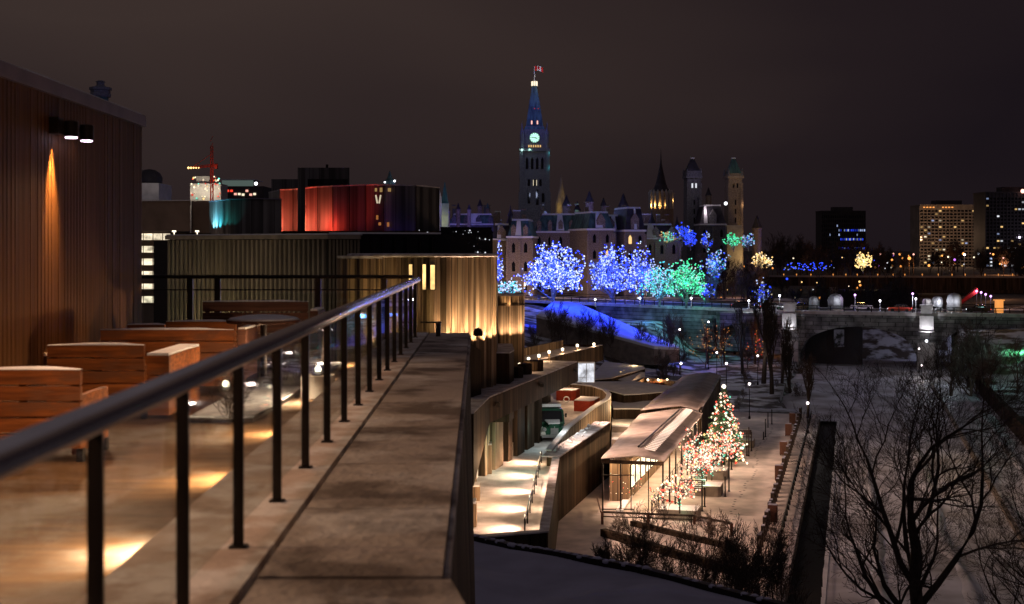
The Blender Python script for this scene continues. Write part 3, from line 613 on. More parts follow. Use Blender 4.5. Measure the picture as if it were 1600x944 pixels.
# letter-like glowing marks put in as reflections, high on the violet facet
mb = MB(); q = P(591,313,146.6)
for s in (-1,1): mb.tube([q+Vector((s*.28,-.0,.6)), q+Vector((s*.10,0,-.35))], .09, 4)
part('lit_window', mb, EM('cream', .6), b, world=True)  # glowing marks put in as reflections, not a window
for px, py, w_, h_ in ((588,297,.25,.4),(596,297,.3,.5),(609,297,.35,.4),(590,340,.25,.5),(594,350,.3,.35),(607,351,.25,.5)):
    q = P(px,py,147.1-(.4 if px>600 else 0)); part('lit_window', MB().box(q.x-w_/2,q.x+w_/2,q.y-.5,q.y-.4,q.z-h_/2,q.z+h_/2), EM('amber' if py>330 else 'gold', .3), b, world=True)
# terrace under theatre
solo('theatre_plinth', MB().prism([XY(327,143),XY(690,141),XY(690,160),XY(327,160)], 12, zat(361,141)), M['bronze_wall'], 'dark flat roof plinth under the coloured theatre blocks', 'roof')
# cyan block
b = thing('black_drum', 'black many sided block with cyan light on its left corner', 'building', (*XY(384,138), 20))
mb = MB(); mb.prism([XY(327,140),XY(343,137.5),XY(360,136),XY(392,135.3),XY(440,136),XY(440,150),XY(327,150)], 18, [zat(y,136) for y in (314,313,312,311.5,312,312,314)]); part('wall', mb, M['clad'], b, world=True)
part('coping', MB().prism([XY(326,139.8),XY(343,137.2),XY(360,135.7),XY(392,135),XY(441,135.8),XY(440,138),XY(327,142)], [zat(y,136)+.01 for y in (314,313,312,311.5,312,312,314)], [zat(y,136)+.1 for y in (314,313,312,311.5,312,312,314)]), M['fascia'], b, world=True)
for px, yy_, pw, c in ((330,138.6,2600,(.25,.85,1)),(334,137.9,2600,(.2,.75,1)),(339,137.1,1700,(.06,.7,.9)),(345,136.3,800,(.02,.6,.6)),(352,135.6,300,(.01,.45,.4)),(362,135.2,120,(.01,.4,.35))):
    q = XY(px,yy_); light('SPOT', (q[0],q[1],zat(361,136)), pw, c, b, .06, aim=(q[0]*.999,q[1]+.45,zat(325,136)), spot=R(80), blend=1, name='floodlight')
# left office block with lit windows
b = thing('office_block', 'beige office block with four rows of lit windows', 'building', (*XY(262,172), 8))
mb = MB(); mb.prism([XY(180,172),XY(267,172),XY(267,190),XY(180,190)], 8, zat(362,172)); mb.prism([XY(170,170),XY(297,168),XY(297,190),XY(170,190)], zat(362,172)+.02, zat(314,168)); mb.prism([XY(299,176),XY(330,176),XY(330,190),XY(299,190)], 8, zat(314,176)); part('wall', mb, M['brick'], b, world=True)
part('snow', MB().prism([XY(170,169.7),XY(298,167.7),XY(298,190),XY(170,190)], zat(314,168)+.005, zat(314,168)+.12), M['snow'], b, world=True)
for r in range(6):
    for c in range(4):
        x0 = 210+c*15.2; a, d_ = P(x0,365+r*19.6,171.95), P(x0+13.6,375+r*19.6,171.95)
        wn = part('window', MB().box(a.x-.08,d_.x+.08,171.8,171.99,d_.z-.08,a.z+.08), M['brick'], b, world=True)
        part('pane', MB().box(a.x,d_.x,171.75,171.79,d_.z,a.z), EM('cream', 1.25, .9), wn, world=True)
light('SPOT', (XY(262,125)[0],125,24), 3000, (1,.7,.5), b, .5, aim=(XY(262,170)[0],170,27), spot=R(75), blend=1)
b = solo('plant_room', MB().box(XY(222,185)[0]-3,XY(248,185)[0],185,192,20,zat(286,185)), M['pale_stone'], 'pale square plant room beyond the beige office block', 'building')
solo('roof_tree', MB().sphere((XY(232,190)[0],190.5,zat(287,190)+.6), 2.0, 7, .8), M['slate'], 'dark rounded roof vent on top of the pale plant room', 'vent')
light('POINT', (XY(232,180)[0],180.5,33.5), 160, (.95,.85,.9), b, .4)
# lamps on the edge of the black roof behind the ribbed hall
mb = MB().prism([XY(266,125),XY(330,125),XY(330,135),XY(266,135)], 15, zat(364,125)); solo('flat_roof', mb, M['bronze_wall'], 'low black roof strip between the office block and the drum', 'roof')
for px in (272,308): q = P(px,361,123.9); o = solo('roof_lamp', MB().obox((q.x,q.y,q.z-.1),.35,.1,.14).obox((q.x,q.y+.04,q.z-1.6),.06,.06,1.5), EM('cream', 3), ('left' if px==272 else 'right')+' of two small warm lamps on the black roof strip', 'lamp', group='small warm roof lamps')
# ---------------------------------------------------------------- fluted drum
def drum(name, label, px, d, r, z0, z1, nfl, mt, parts=True, a0=-pi, a1=0, groove=.12):
    X, Y = XY(px, d+r); b = thing(name, label, 'building', (X, Y, z0)); h = z1-z0
    mb = MB(); pts = []
    for i in range(nfl*4):
        g = 2*pi*i/(nfl*4); rr = r+(groove*1.3 if (i % 4) in (1, 2) else -groove*1.3)+rnd.uniform(-.07,.07); pts.append((rr*cos(g), rr*sin(g)))
    mb.prism(pts, 0, h); part('wall', mb, mt, b)
    return b
b = drum('fluted_drum', 'large fluted concrete drum with narrow lit windows', 661, 97, 5.75, 9, zat(402,98), 30, M['board_wall'])
part('roof_slab', MB().lathe((0,0,zat(402,98)-9+.005), [(5.98,0),(6.08,.08),(6.08,.2),(5.9,.26)], 32), M['coping_snow'], b)
for px, py0, py1, m_ in ((643,413,440,3),(664,413,452,3),(677,414,452,3)):
    q0, q1 = P(px,py0,97.6), P(px,py1,97.6); w_ = .33 if px==677 else .24; X = q0.x*1.0; yy = 97+5.75-math.sqrt(max(.1,5.75**2-(X-XY(661,102.75)[0])**2))-.3
    wn = part('window', MB().box(X-w_/2-.05,X+w_/2+.05,yy,yy+.3,q1.z-.05,q0.z+.05), M['bronze_wall'], b, world=True)
    part('pane', MB().box(X-w_/2,X+w_/2,yy-.03,yy-.002,q1.z,q0.z), EM('gold', 1.7, .8), wn, world=True)
cx, cy = XY(661,102.75)
for i, g in enumerate([-2.6,-2.2,-1.95,-1.2,-.98,-.78,-.6,-.42,-.24]):
    x, y = cx+6.35*cos(g), cy+6.35*sin(g); light('SPOT', (x,y,14.5), 1700 if g>-1.5 else 300, (1,.66,.38), b, .08, aim=(cx+5.6*cos(g),cy+5.6*sin(g),17.6), spot=R(80), blend=1, name='uplight')
b = drum('side_drum', 'lower fluted wing in front of the ribbed hall left of the drum', 585, 98, 2.7, 9, zat(404,99), 16, M['board_wall'])
part('roof_slab', MB().lathe((0,0,zat(404,99)-9+.005), [(2.9,0),(2.95,.2)], 24), M['coping_snow'], b)
x, y = XY(580,95.2); light('POINT', (x,y,16.6), 190, (1,.68,.28), b, .3)
x, y = XY(622,94); light('POINT', (x,y,17), 170, (1,.68,.28), b, .3)
b = drum('small_drum', 'small fluted concrete drum glowing from below right of the large drum', 794, 116, 1.35, 9, zat(462,117), 11, M['board_wall'], groove=.08)
part('band', MB().lathe((0,0,zat(477,117)-9), [(1.5,0),(1.5,.12)], 24), M['bronze_wall'], b)
part('roof_slab', MB().lathe((0,0,zat(462,117)-9), [(1.55,0),(1.5,.16)], 24), M['coping_snow'], b)
cx, cy = XY(794,117.5)
for g in (-2.5,-1.9,-1.3,-.7): light('SPOT', (cx+2.2*cos(g),cy+2.2*sin(g),13.9), 620, (1,.66,.40), b, .1, aim=(cx+1.2*cos(g),cy+1.2*sin(g),16.0), spot=R(100), blend=1, name='uplight')
light('SPOT', (cx+2.0*cos(-1.6),cy+2.0*sin(-1.6),16.7), 120, (1,.62,.3), b, .1, aim=(cx,cy-1.2,18), spot=R(110), blend=1, name='uplight')
solo('service_tower', MB().prism([XY(808,117),XY(818,118),XY(818,122),XY(808,121)], 6, zat(459,118)), M['concrete'], 'narrow dark concrete tower against the small drum', 'tower')
solo('link_block', MB().prism([XY(766,107),XY(778,107),XY(778,112),XY(766,112)], 6, zat(440,107)), M['pale_stone'], 'narrow lit block seen between the two drums', 'building')
x,y = XY(772,104); light('POINT', (x,y,zat(448,105)), 25, (1,.7,.4), None, .1); bpy.data.objects['lamp_light'] if False else None
# hexagonal dark block and its small drums with sconces
b = thing('dark_hexagon', 'dark bronze many sided block below the drums', 'building', (*XY(773,104), 8))
mb = MB(); mb.prism([XY(743,106),XY(752,103),XY(796,103),XY(803,105.5),XY(800,112),XY(748,112)], 8, zat(552,103)); part('wall', mb, M['bronze_wall'], b, world=True)
part('coping', MB().prism([XY(742.5,105.8),XY(752,102.8),XY(796.5,102.8),XY(803.5,105.3),XY(800,112.2),XY(748,112.2)], zat(552,103)+.003, zat(552,103)+.1), M['coping_snow'], b, world=True)
solo('sloped_skylight', MB().prism([XY(730,93),XY(752,95.5),XY(752,99),XY(730,99)], 10, [zat(533,93),zat(549,95),zat(549,99),zat(533,99)]), M['bronze_wall'], 'small dark roof slope against the parapet', 'roof')
for px, py, d, r, lb in ((808,574,108,.52,'first low planter drum beside the dark hexagon'),(820,569,111,.62,'second low planter drum beside the dark hexagon'),(834,564,114,.85,'third and widest low planter drum beside the dark hexagon')):
    z = zat(py,d); x, y = XY(px,d); solo('planter_drum', MB().lathe((x,y,9.5), [(r,0),(r,z-9.5),(r-.1,z-9.45)], 16), M['bronze_wall'], lb, 'planter', group='low drums by the dark hexagon')
# ---------------------------------------------------------------- wing with the long bronze fascia, top at z=11
FT = 11.0
A1, A2 = G(765,622,FT), G(902,566,FT)      # fascia line
dr = (A2-A1).normalized(); nr = Vector((dr.y,-dr.x,0))
w1 = thing('terrace_wing', 'long wing with a bronze fascia above the truck ramp', 'building', (A1.x, A1.y, 4))
A0 = A1+Vector((-.9,-9,0)); A00 = A1+Vector((-1.6,-26,0))
ftz = A1-dr*.2
mb = MB(); mb.prism([A1.xy-nr.xy*.5, A1.xy, A2.xy, A2.xy-nr.xy*.5], 9.15, FT); mb.prism([(A0.x-.5,A0.y),(A0.x,A0.y),(A1.x,A1.y-.004),(A1.x-.5,A1.y-.004)], [6.2,6.2,9.1,9.1], FT-.004)
mb.prism([A2.xy-nr.xy*6, A2.xy+Vector((0,.01)), A2.xy+dr.xy*.4, A2.xy+dr.xy*.4-nr.xy*6], 9.15, FT); part('fascia', mb, M['bronze_wall'], w1, world=True)
mb = MB(); mb.prism([A1.xy-nr.xy*4.2, A1.xy-nr.xy*.02, A2.xy-nr.xy*.02, A2.xy-nr.xy*4.2], FT+.003, FT+.09); part('roof_edge', mb, M['coping_snow'], w1, world=True)
mb = MB(); mb.prism([A0.xy-Vector((2.5,0)), A0.xy-Vector((.02,0)), A1.xy-Vector((.02,.02)), A1.xy-nr.xy*3.5], FT+.003, FT+.07); part('near_roof_edge', mb, M['coping_snow'], w1, world=True)
mb = MB(); B1, B2 = A1-nr*3.6-dr*26, A2-nr*3.6-dr*.3; mb.prism([B1.xy-nr.xy*5, B1.xy, B2.xy, B2.xy-nr.xy*5], 4, FT-.3); part('back_wall', mb, M['concrete'], w1, world=True)
for k in range(13):
    c = A1-dr*14+dr*k*3.55-nr*2.7; mb = MB(); mb.obox((c.x,c.y,4),2.5 if k in (7,9,10) else 1.3,.8,5.15 if k>3 else 5.0,math.atan2(dr.y,dr.x)); part('column', mb, M['board_wall'] if k < 8 else M['bronze_wall'], w1, world=True)
    c = A1-dr*14+dr*(k*3.55+1.77)-nr*3.5; 
    gw = part('window', MB().obox((c.x,c.y,4.9),2.3,.12,3.6,math.atan2(dr.y,dr.x)), M['black_glass'], w1, world=True)
    part('frame', MB().obox((c.x+nr.x*.08,c.y+nr.y*.08,6.9),2.5,.1,.1,math.atan2(dr.y,dr.x)), M['bronze_wall'], gw, world=True)
    c2 = c+nr*.55; part('base_block', MB().obox((c2.x,c2.y,4),.9,.6,1.2,math.atan2(dr.y,dr.x)), M['pale_stone'], w1, world=True)
light('POINT', G(800,722,5)+Vector((0,0,1.0)), 130, (.45,1,.75), w1, .2)
light('POINT', G(838,668,6), 30, (.3,.7,.8), w1, .2)
light('POINT', G(846,706,5)+Vector((-.6,0,.2)), 160, (1,.66,.38), w1, .15)
# farther terrace wing with sconces
F0, F1 = G(847,562,FT), G(941,539.5,FT)
w2 = thing('upper_terrace', 'farther bronze terrace balcony with a row of glowing sconces', 'terrace', (F0.x, F0.y, 6)); d2 = (F1-F0).normalized(); n2 = Vector((d2.y,-d2.x,0))
mb = MB(); mb.prism([F0.xy-d2.xy*22-n2.xy*.3, F0.xy-d2.xy*22, F1.xy, F1.xy-n2.xy*.3], 9.25, FT); mb.prism([F1.xy-n2.xy*7, F1.xy-n2.xy*.3, F1.xy+d2.xy*.02, F1.xy+d2.xy*.3, F1.xy+d2.xy*.3-n2.xy*7], 9.25, FT-.004); part('fascia', mb, M['bronze_wall'], w2, world=True)
mb = MB(); mb.prism([F0.xy-d2.xy*24-n2.xy*7, F0.xy-d2.xy*24-n2.xy*.3, F1.xy-n2.xy*.3, F1.xy-n2.xy*7], 9.6, 10.75); part('floor', mb, M['path_snow'], w2, world=True)
mb = MB(); mb.prism([F0.xy-d2.xy*22-n2.xy*4.3, F0.xy-d2.xy*22-n2.xy*4, F1.xy-n2.xy*4-d2.xy*2, F1.xy-n2.xy*4.3-d2.xy*2], 10.75, 11.6); part('back_wall', mb, M['board_wall'], w2, world=True)
part('coping', MB().prism([F0.xy-d2.xy*22-n2.xy*.36, F0.xy-d2.xy*22+n2.xy*.05, F1.xy+n2.xy*.05, F1.xy-n2.xy*.36], FT+.003, FT+.07), M['coping_snow'], w2, world=True)
for i, (px, py, d) in enumerate(((928,538,143),(902,540,138),(879,546,133),(858,550,128),(842,556,124),(826,561,119),(812,570,113))):
    q = P(px,py,d); x = q.x; t = thing('sconce', ['first and farthest','second','third','fourth','fifth','sixth','seventh and nearest'][i]+' glowing sconce on the farther terrace', 'lamp', (x,q.y,10.75), group='sconces on the farther terrace')
    hz = max(.45, min(1.3, q.z-10.75)); part('post', MB().lathe((0,0,0), [(.16,0),(.07,.03),(.07,hz-.15)], 8), M['board_wall'], t); part('lamp_shade', MB().lathe((0,0,hz-.15), [(.13,0),(.15,.26),(.04,.32)], 10), EM('cream', 3), t)
    light('POINT', (.1,-.5,hz+.05), 150, (1,.62,.32), t, .1, world=False)
# bright lit window under it
q0, q1 = P(903,597,131), P(928,568,131); t = solo('lit_shopfront', MB().box(q0.x-.1,q1.x+.1,131.0,131.3,q0.z-.1,q1.z+.15), M['pale_stone'], 'white glowing glass front under the farther terrace', 'shopfront')
part('pane', MB().box(q0.x,q1.x,130.95,130.99,q0.z,q1.z), EM('white', .85, 1.2), t, world=True)
mb = MB(); mb.tube([(q0.x+.4,130.9,q0.z+.3),(q0.x+.9,130.9,q0.z+.9),(q0.x+.9,130.9,q0.z+1.4)], .03, 4); mb.box(q0.x+.84,q0.x+.90,130.9,130.94,q0.z,q1.z); mb.box(q0.x+.1,q0.x+.8,130.9,130.94,q0.z+.45,q0.z+.5); part('mullions', mb, M['steel'], t, world=True)
light('POINT', (q1.x+.9,129,q0.z+1.0), 60, (.85,.9,1), t, .3)
for f, pw in ((.05,7500),(.5,9500),(.95,11000),(1.35,11000)):  # added floods, no known source, to brighten the pavilion roof and quay
    q = A1.lerp(A2, f)+nr*.5; fl_ = part('added_flood_head', MB().obox((q.x-nr.x*.3,q.y-nr.y*.3,10.2),.3,.4,.3), M['black_metal'], w1, world=True) if f < 1 else None
    light('SPOT', (q.x+.3,q.y,10.1), pw, (1,.64,.46), w1, .25, aim=(q.x+17,q.y+3,0), spot=R(110), blend=1, name='floodlight')  # added flood, no known source
# ---------------------------------------------------------------- ramp terrace at z=4
ZR = 4.0
mb = MB(); ring = [G(700,850,ZR), G(855,846,ZR), G(868,716,ZR), G(885,690,ZR), G(900,668,ZR), G(953,622,ZR), G(950,606,ZR), G(890,598,ZR), G(855,612,ZR), G(700,700,ZR)]
solo('ramp', mb.prism([p.xy for p in ring], -.1, ZR), M['path_snow'], 'bright snowy ramp where the truck is parked', 'ramp', kind='structure')
# lower tier beside the ramp with a handrail
def wallp(p, q, th, z0, z1, mb=None, side=1):
    mb = mb or MB(); p, q = Vector(p).to_2d() if len(p)==3 else Vector(p), Vector(q).to_2d() if len(q)==3 else Vector(q)
    t = (q-p).normalized(); n = Vector((-t.y, t.x))*th*side; pts = [p, q, q+n, p+n]
    if side < 0: pts = pts[::-1]
    return mb.prism(pts, z0, z1)
ZW = 5.1
K0, K1, K2 = G(856,832,ZW), G(873,716,ZW), G(953,661,ZW)
W = thing('ramp_wall', 'tall bronze retaining wall dropping from the ramp to the quay', 'wall', (K1.x, K1.y, 0))
mb = wallp(K0, K1, .5, -.1, ZW-.005); wallp(K1, K2, .5, -.1, ZW, mb); wallp(G(720,843,ZW), K0, .5, -.1, ZW-.01, mb); part('wall', mb, M['bronze_wall'], W, world=True)
mb = wallp(K0+Vector((.06,0,0)), K1+Vector((.06,0,0)), .6, ZW+.001, ZW+.09); wallp(K1+Vector((.06,.2,0)), K2+Vector((.06,0,0)), 1.5, ZW+.002, ZW+.11, mb); wallp(G(720,844,ZW), K0+Vector((.05,-.05,0)), .6, ZW, ZW+.085, mb)
part('coping', mb, M['coping_snow'], W, world=True)
mb = MB(); 
for i in range(26):
    f = i/25; p = K1.lerp(K2, .15+.8*f); mb.octa((p.x-.9+rnd.uniform(-.5,.4), p.y+rnd.uniform(-.5,.5), ZW+.15), rnd.uniform(.08,.22))
part('snow', mb, M['snow'], W, world=True)
# inner curved parapet round the upper yard
ZI = 5.25; cpts = [G(862,705,ZI), G(892,668,ZI), G(930,638,ZI), G(953,624,ZI), G(955,617,ZI), G(948,610,ZI), G(930,604,ZI), G(905,601,ZI), G(882,600,ZI)]
Wc = thing('yard_parapet', 'curved parapet enclosing the yard behind the truck', 'wall', (cpts[4].x, cpts[4].y, 4))
mb = MB(); mc = MB()
for a, b_ in zip(cpts, cpts[1:]): wallp(a, b_, .42, -.1 if a.y>118 else 3.9, ZI, mb); wallp(a, b_, .52, ZI+.002, ZI+.14, mc)
part('wall', mb, M['board_wall'], Wc, world=True); part('coping', mc, M['snow_fine'], Wc, world=True)
wq = [G(955,622,ZI), G(955,617,ZI)]
for px, py in ((930,636),(912,622),(895,612)):
    q = G(px,py,5); light('POINT', (q.x-.6,q.y,6.6), 230, (1,.62,.35), Wc, .3)
# handrail fence of the lower tier: posts and rails
hr = thing('ramp_handrail', 'dark handrail with posts down the right side of the ramp', 'railing', (G(830,790,ZR).x, G(830,790,ZR).y, 4))
h0, h1 = G(820,836,ZR), G(846,724,ZR)
for k in range(9):
    p = h0.lerp(h1, k/8); part('post', MB().box(p.x-.05,p.x+.05,p.y-.05,p.y+.05,4,5.0), M['black_metal'], hr, world=True)
part('rail', MB().tube([h0+Vector((0,0,1)), h1+Vector((0,0,1))], .045, 8).tube([h0+Vector((0,0,.5)), h1+Vector((0,0,.5))], .025, 6), M['black_metal'], hr, world=True)
for k in range(5):
    p = h0.lerp(h1, .06+k*.235); light('SPOT', (p.x-.12,p.y,5.0), 1900, (1,.62,.40), hr, .25, aim=(p.x-2.6,p.y+.2,4.0), spot=R(120), blend=1)
    part('light_strip', MB().box(p.x-.1,p.x-.06,p.y-.25,p.y+.25,4.86,4.9), EM('cream', 5), hr, world=True)
    light('POINT', (p.x+1.0,p.y,4.9), 110, (1,.66,.42), hr, .1)
# blocks down the left side of the ramp
for i,(px, py, w_, h_, lb) in enumerate(((743,824,.7,1.5,'nearest concrete block at the left of the ramp'),(748,783,.75,1.0,'middle concrete block at the left of the ramp'),(766,741,.85,2.3,'tall boarded block at the left of the ramp'))):
    q = G(px,py,ZR); o = thing('ramp_block', lb, 'block', (q.x-.3,q.y,ZR), group='blocks along the left of the ramp'); part('body', MB().box(-w_/2,w_/2,0,1.4,0,h_), M['board_wall'], o); part('snow', MB().prism([(-w_/2+.02,.02),(w_/2-.02,.02),(w_/2-.02,1.38),(-w_/2+.02,1.38)], h_+.002, h_+.12), M['snow_fine'], o)
light('POINT', G(775,790,ZR)+Vector((0,0,3.2)), 520, (1,.62,.34), None, .15)
# red timber counters in the yard
for px, py, w_, d_, lb in ((884,626,2.3,2.6,'red painted counter at the back of the yard'),(912,643,2.2,3.6,'red painted counter in the middle of the yard')):
    q = G(px,py,4); t = thing('red_counter', lb, 'counter', (q.x,q.y,4), -A, 'red counters in the yard')
    part('body', MB().prism([(-w_/2,0),(w_/2*.6,0),(w_/2,.5),(w_/2,d_),(-w_/2,d_)], 0, 1.15), M['red_paint'], t); part('snow', MB().prism([(-w_/2+.02,.02),(w_/2*.6,.02),(w_/2-.03,.5),(w_/2-.03,d_-.02),(-w_/2+.02,d_-.02)], 1.152, 1.24), M['snow_fine'], t)
t = thing('wreath', 'round white wreath hung on the back red counter', 'wreath', G(885,631,4.0)+Vector((0,-.05,.5))); mb = MB(); mb.tube([(.32*cos(g*pi/6),0,.32*sin(g*pi/6)) for g in range(13)], .08, 6); part('ring', mb, M['snow_fine'], t)
# ---------------------------------------------------------------- the truck
q = G(867,690,ZR); tr_ = thing('vintage_truck', 'old green and cream truck with a rounded bonnet parked on the snowy ramp', 'truck', (q.x-.05, q.y-.3, ZR), R(8))
def loft(mb, secs):
    n = len(secs[0][1]); vs = []; fs = []
    for y, s in secs: vs += [(x, y, z) for x, z in s]
    for i in range(len(secs)-1):
        for k in range(n): fs.append((i*n+k,i*n+(k+1)%n,(i+1)*n+(k+1)%n,(i+1)*n+k))
    fs += [tuple(range(n-1,-1,-1)), tuple((len(secs)-1)*n+k for k in range(n))]
    return mb.add(vs, fs)
def sec(w_, z0, z1, rd):
    w_ /= 2; return [(-w_,z0),(w_,z0),(w_,z1-rd),(w_-rd*.35,z1-rd*.3),(w_-rd,z1),(-w_+rd,z1),(-w_+rd*.35,z1-rd*.3),(-w_,z1-rd)]
mb = loft(MB(), [(0,sec(1.5,.55,.95,.2)),(.12,sec(1.75,.5,1.1,.3)),(.9,sec(1.95,.5,1.25,.35)),(1.3,sec(2.0,.5,1.35,.3)),(5.0,sec(2.0,.5,1.35,.2))]); part('body', mb, M['green_paint'], tr_, smooth=False)
part('bonnet', loft(MB(), [(-.02,sec(.8,.9,1.15,.2)),(.15,sec(1.0,.9,1.38,.35)),(1.2,sec(1.35,.9,1.55,.4))]), M['green_paint'], tr_)
part('snow', loft(MB(), [(.1,sec(.9,1.36,1.42,.05)),(1.2,sec(1.25,1.53,1.62,.06))]), M['snow_fine'], tr_)
tr_.scale = (1.22,1.22,1.22)
cb = part('cab', loft(MB(), [(1.0,sec(1.95,1.2,1.3,.05)),(1.42,sec(1.9,1.2,2.35,.2)),(1.9,sec(1.85,1.2,2.45,.3)),(3.0,sec(1.85,1.2,2.45,.3))]), M['green_paint'], tr_)
part('windscreen', MB().add([(-.82,.95,1.42),(.82,.95,1.42),(.76,1.28,2.22),(-.76,1.28,2.22),(-.82,1.1,1.40),(.82,1.1,1.40),(.76,1.4,2.2),(-.76,1.4,2.2)],[(0,1,2,3),(7,6,5,4),(0,4,5,1),(1,5,6,2),(2,6,7,3),(3,7,4,0)]), M['black_glass'], cb)
for s in (-1,1): part('side_window', MB().box(s*.90-.04,s*.90+.04,1.75,2.8,1.5,2.1), M['black_glass'], cb)
part('cargo_box', loft(MB(), [(3.05,sec(2.1,.9,2.6,.3)),(6.2,sec(2.1,.9,2.6,.3))]), M['green_paint'], tr_)
part('roof_snow', MB().prism([(-.8,1.6),(.8,1.6),(.8,6.1),(-.8,6.1)], 2.47, 2.70), M['snow_fine'], tr_)
for s in (-1,1):
    part('fender', loft(MB(), [(-.05,sec(.35,.5,.8,.15)),(.25,sec(.5,.45,1.1,.25)),(.9,sec(.5,.45,1.12,.25)),(1.4,sec(.4,.45,.7,.15))]), M['cream_paint'], tr_, loc=(s*.86,0,0))
    part('headlight', MB().tube([(s*.78,-.14,.98),(s*.78,.1,.98)], .15, 12), M['steel'], tr_)
    part('mirror', MB().box(s*1.12-.08,s*1.12+.08,1.3,1.34,1.7,2.0).box(min(s*.9,s*1.12),max(s*.9,s*1.12),1.31,1.33,1.84,1.87), M['black_metal'], tr_)
    for yy in (.65, 4.6):
        wh = part('wheel', MB().tube([(s*.98-.13,yy,.42),(s*.98+.13,yy,.42)], .42, 18), M['rubber'], tr_); part('rim', MB().tube([(s*.98+s*.05,yy,.42),(s*.98+s*.15,yy,.42)], .2, 12), M['steel'], wh)
part('bumper', MB().box(-1.0,1.0,-.25,-.14,.38,.58), M['steel'], tr_)
part('grille', MB().box(-.3,.3,-.06,-.02,.62,1.05).box(-.34,.34,-.04,-.0,.58,.62).box(-.03,.03,-.09,-.02,.6,1.2), M['steel'], tr_)
light('POINT', (q.x+1.5,q.y-4,7.2), 330, (.95,1,.95), None, .2)
# ---------------------------------------------------------------- folded snowy roofs between yard and pavilion
def plate(name, label, pts, zs, th, snow=True, wallm='bronze_wall', group=None, z0=None):
    zs = zs if isinstance(zs, (list, tuple)) else [zs]*len(pts)
    ps = [G(px, py, z) for (px, py), z in zip(pts, zs)]
    ar = sum(ps[i].x*ps[(i+1)%len(ps)].y-ps[(i+1)%len(ps)].x*ps[i].y for i in range(len(ps)))
    if ar < 0: ps = ps[::-1]; zs = zs[::-1]
    c = sum(ps, Vector())/len(ps); t = thing(name, label, 'roof', (c.x, c.y, 0), group=group)
    part('wall', MB().prism([p.xy for p in ps], [z-th for z in zs] if z0 is None else z0, [z-.002 for z in zs]), M[wallm], t, world=True)
    if snow: part('snow', MB().prism([(c.xy+(p.xy-c.xy)*.985) for p in ps], [z+.003 for z in zs], [z+.12 for z in zs]), M['roof_snow'], t, world=True)
    return t, ps
GR = 'folded snowy roofs beside the pavilion'
plate('folded_roof', 'grey snowy roof under the glowing shopfront', [(905,597),(922,590),(945,566),(1005,573),(1008,577),(955,592)], [5.2,5.3,5.6,5.6,5.5,5.2], .5, group=GR, z0=0)
t_, ps = plate('folded_roof', 'dark sided folded roof with a lit seam of lamps', [(952,590),(1008,575),(1008,590),(985,600)], [5.0,5.4,4.6,4.6], .5, group=GR, z0=0)
plate('folded_roof', 'long thin dark edged roof ending in a point', [(903,598),(990,597),(1060,606),(1062,611),(1000,617),(975,618)], [5.3,5.2,4.8,4.6,4.4,4.4], .7, group=GR, z0=3.4)
plate('folded_roof', 'flat snowy roof behind the yard parapet', [(948,612),(1000,615),(1035,622),(1010,640),(958,640)], [3.6,3.8,3.6,3.3,3.3], .3, group=GR, z0=0)
# glowing roof pit with seats
pit = thing('roof_pit', 'sunken lit roof terrace with a glow on its seats', 'terrace', G(1030,604,4.6)); 
ring = [G(990,600,4.8), G(1008,590,4.8), G(1068,598,4.8), G(1062,608,4.8), G(1003,606,4.8)]
mb = MB()
for a, b_ in zip(ring, ring[1:]+ring[:1]): wallp(a, b_, .35, 0, 4.8, mb)
part('rim', mb, M['board_wall'], pit, world=True); part('floor', MB().prism([p.xy for p in ring[::-1]], 3.6, 4.0) , M['path_snow'], pit, world=True)
for px in (1020,1036,1050):
    q = G(px,603,4.0); part('seat', MB().obox((q.x,q.y,4.0),1.2,.8,.5,.3), M['wood'], pit, world=True)
    light('POINT', (q.x-.6,q.y,4.9), 75, (1,.55,.25), pit, .1); part('lamp', MB().sphere((q.x-.6,q.y+.3,4.75), .14, 6), EM('cream', 6), pit, world=True)
q = G(983,577,5.4)
for i in range(5):
    q = G(970+i*5,584-i*2.2,5.3); solo('seam_lamp', MB().sphere((q.x,q.y,5.45), .13, 6), EM('gold', 4), 'small golden lamp in the row along the folded roof seam', 'lamp', group='golden lamps on the folded roof seam')
light('POINT', (q.x,q.y-.6,6), 60, (1,.7,.35), None, .2)
# lit court between the walls
solo('court_floor', MB().prism([p.xy for p in (G(955,722,2.2),G(985,722,2.2),G(1012,640,2.2),G(1016,632,2.2),G(957,632,2.2))], 0, 2.2), M['path_snow'], 'brightly lit snowy court between the ramp wall and the pavilion', 'court', kind='structure')
for px, py, w_, d_, h_, lb in ((975,652,3.4,.6,1.0,'boarded low wall at the back of the lit court'),(972,676,2.2,.8,.6,'snowy step in the lit court'),(963,700,1.0,1.0,.8,'snow capped box at the foot of the court wall')):
    q = G(px,py,2.2); o = thing('court_block', lb, 'wall', (q.x,q.y,2.2), -A, 'blocks in the lit court'); part('body', MB().box(-w_/2,w_/2,0,d_,0,h_), M['concrete'], o); part('snow', MB().box(-w_/2+.02,w_/2-.02,.02,d_-.02,h_+.002,h_+.12), M['snow_fine'], o)
for px, py, pw in ((968,664,330),(985,645,330),(962,640,220),(970,690,180),(1005,636,200)):
    q = G(px,py,2.2); light('POINT', (q.x,q.y,4.3), pw*1.5, (1,.70,.40), None, .2)
0 and plate('court_awning', 'cream stretched awning glowing over the lit court', [(985,668),(1005,640),(1040,636),(1022,664)], [2.6,3.2,3.4,2.8], .08, wallm='roof_canvas', z0=None)
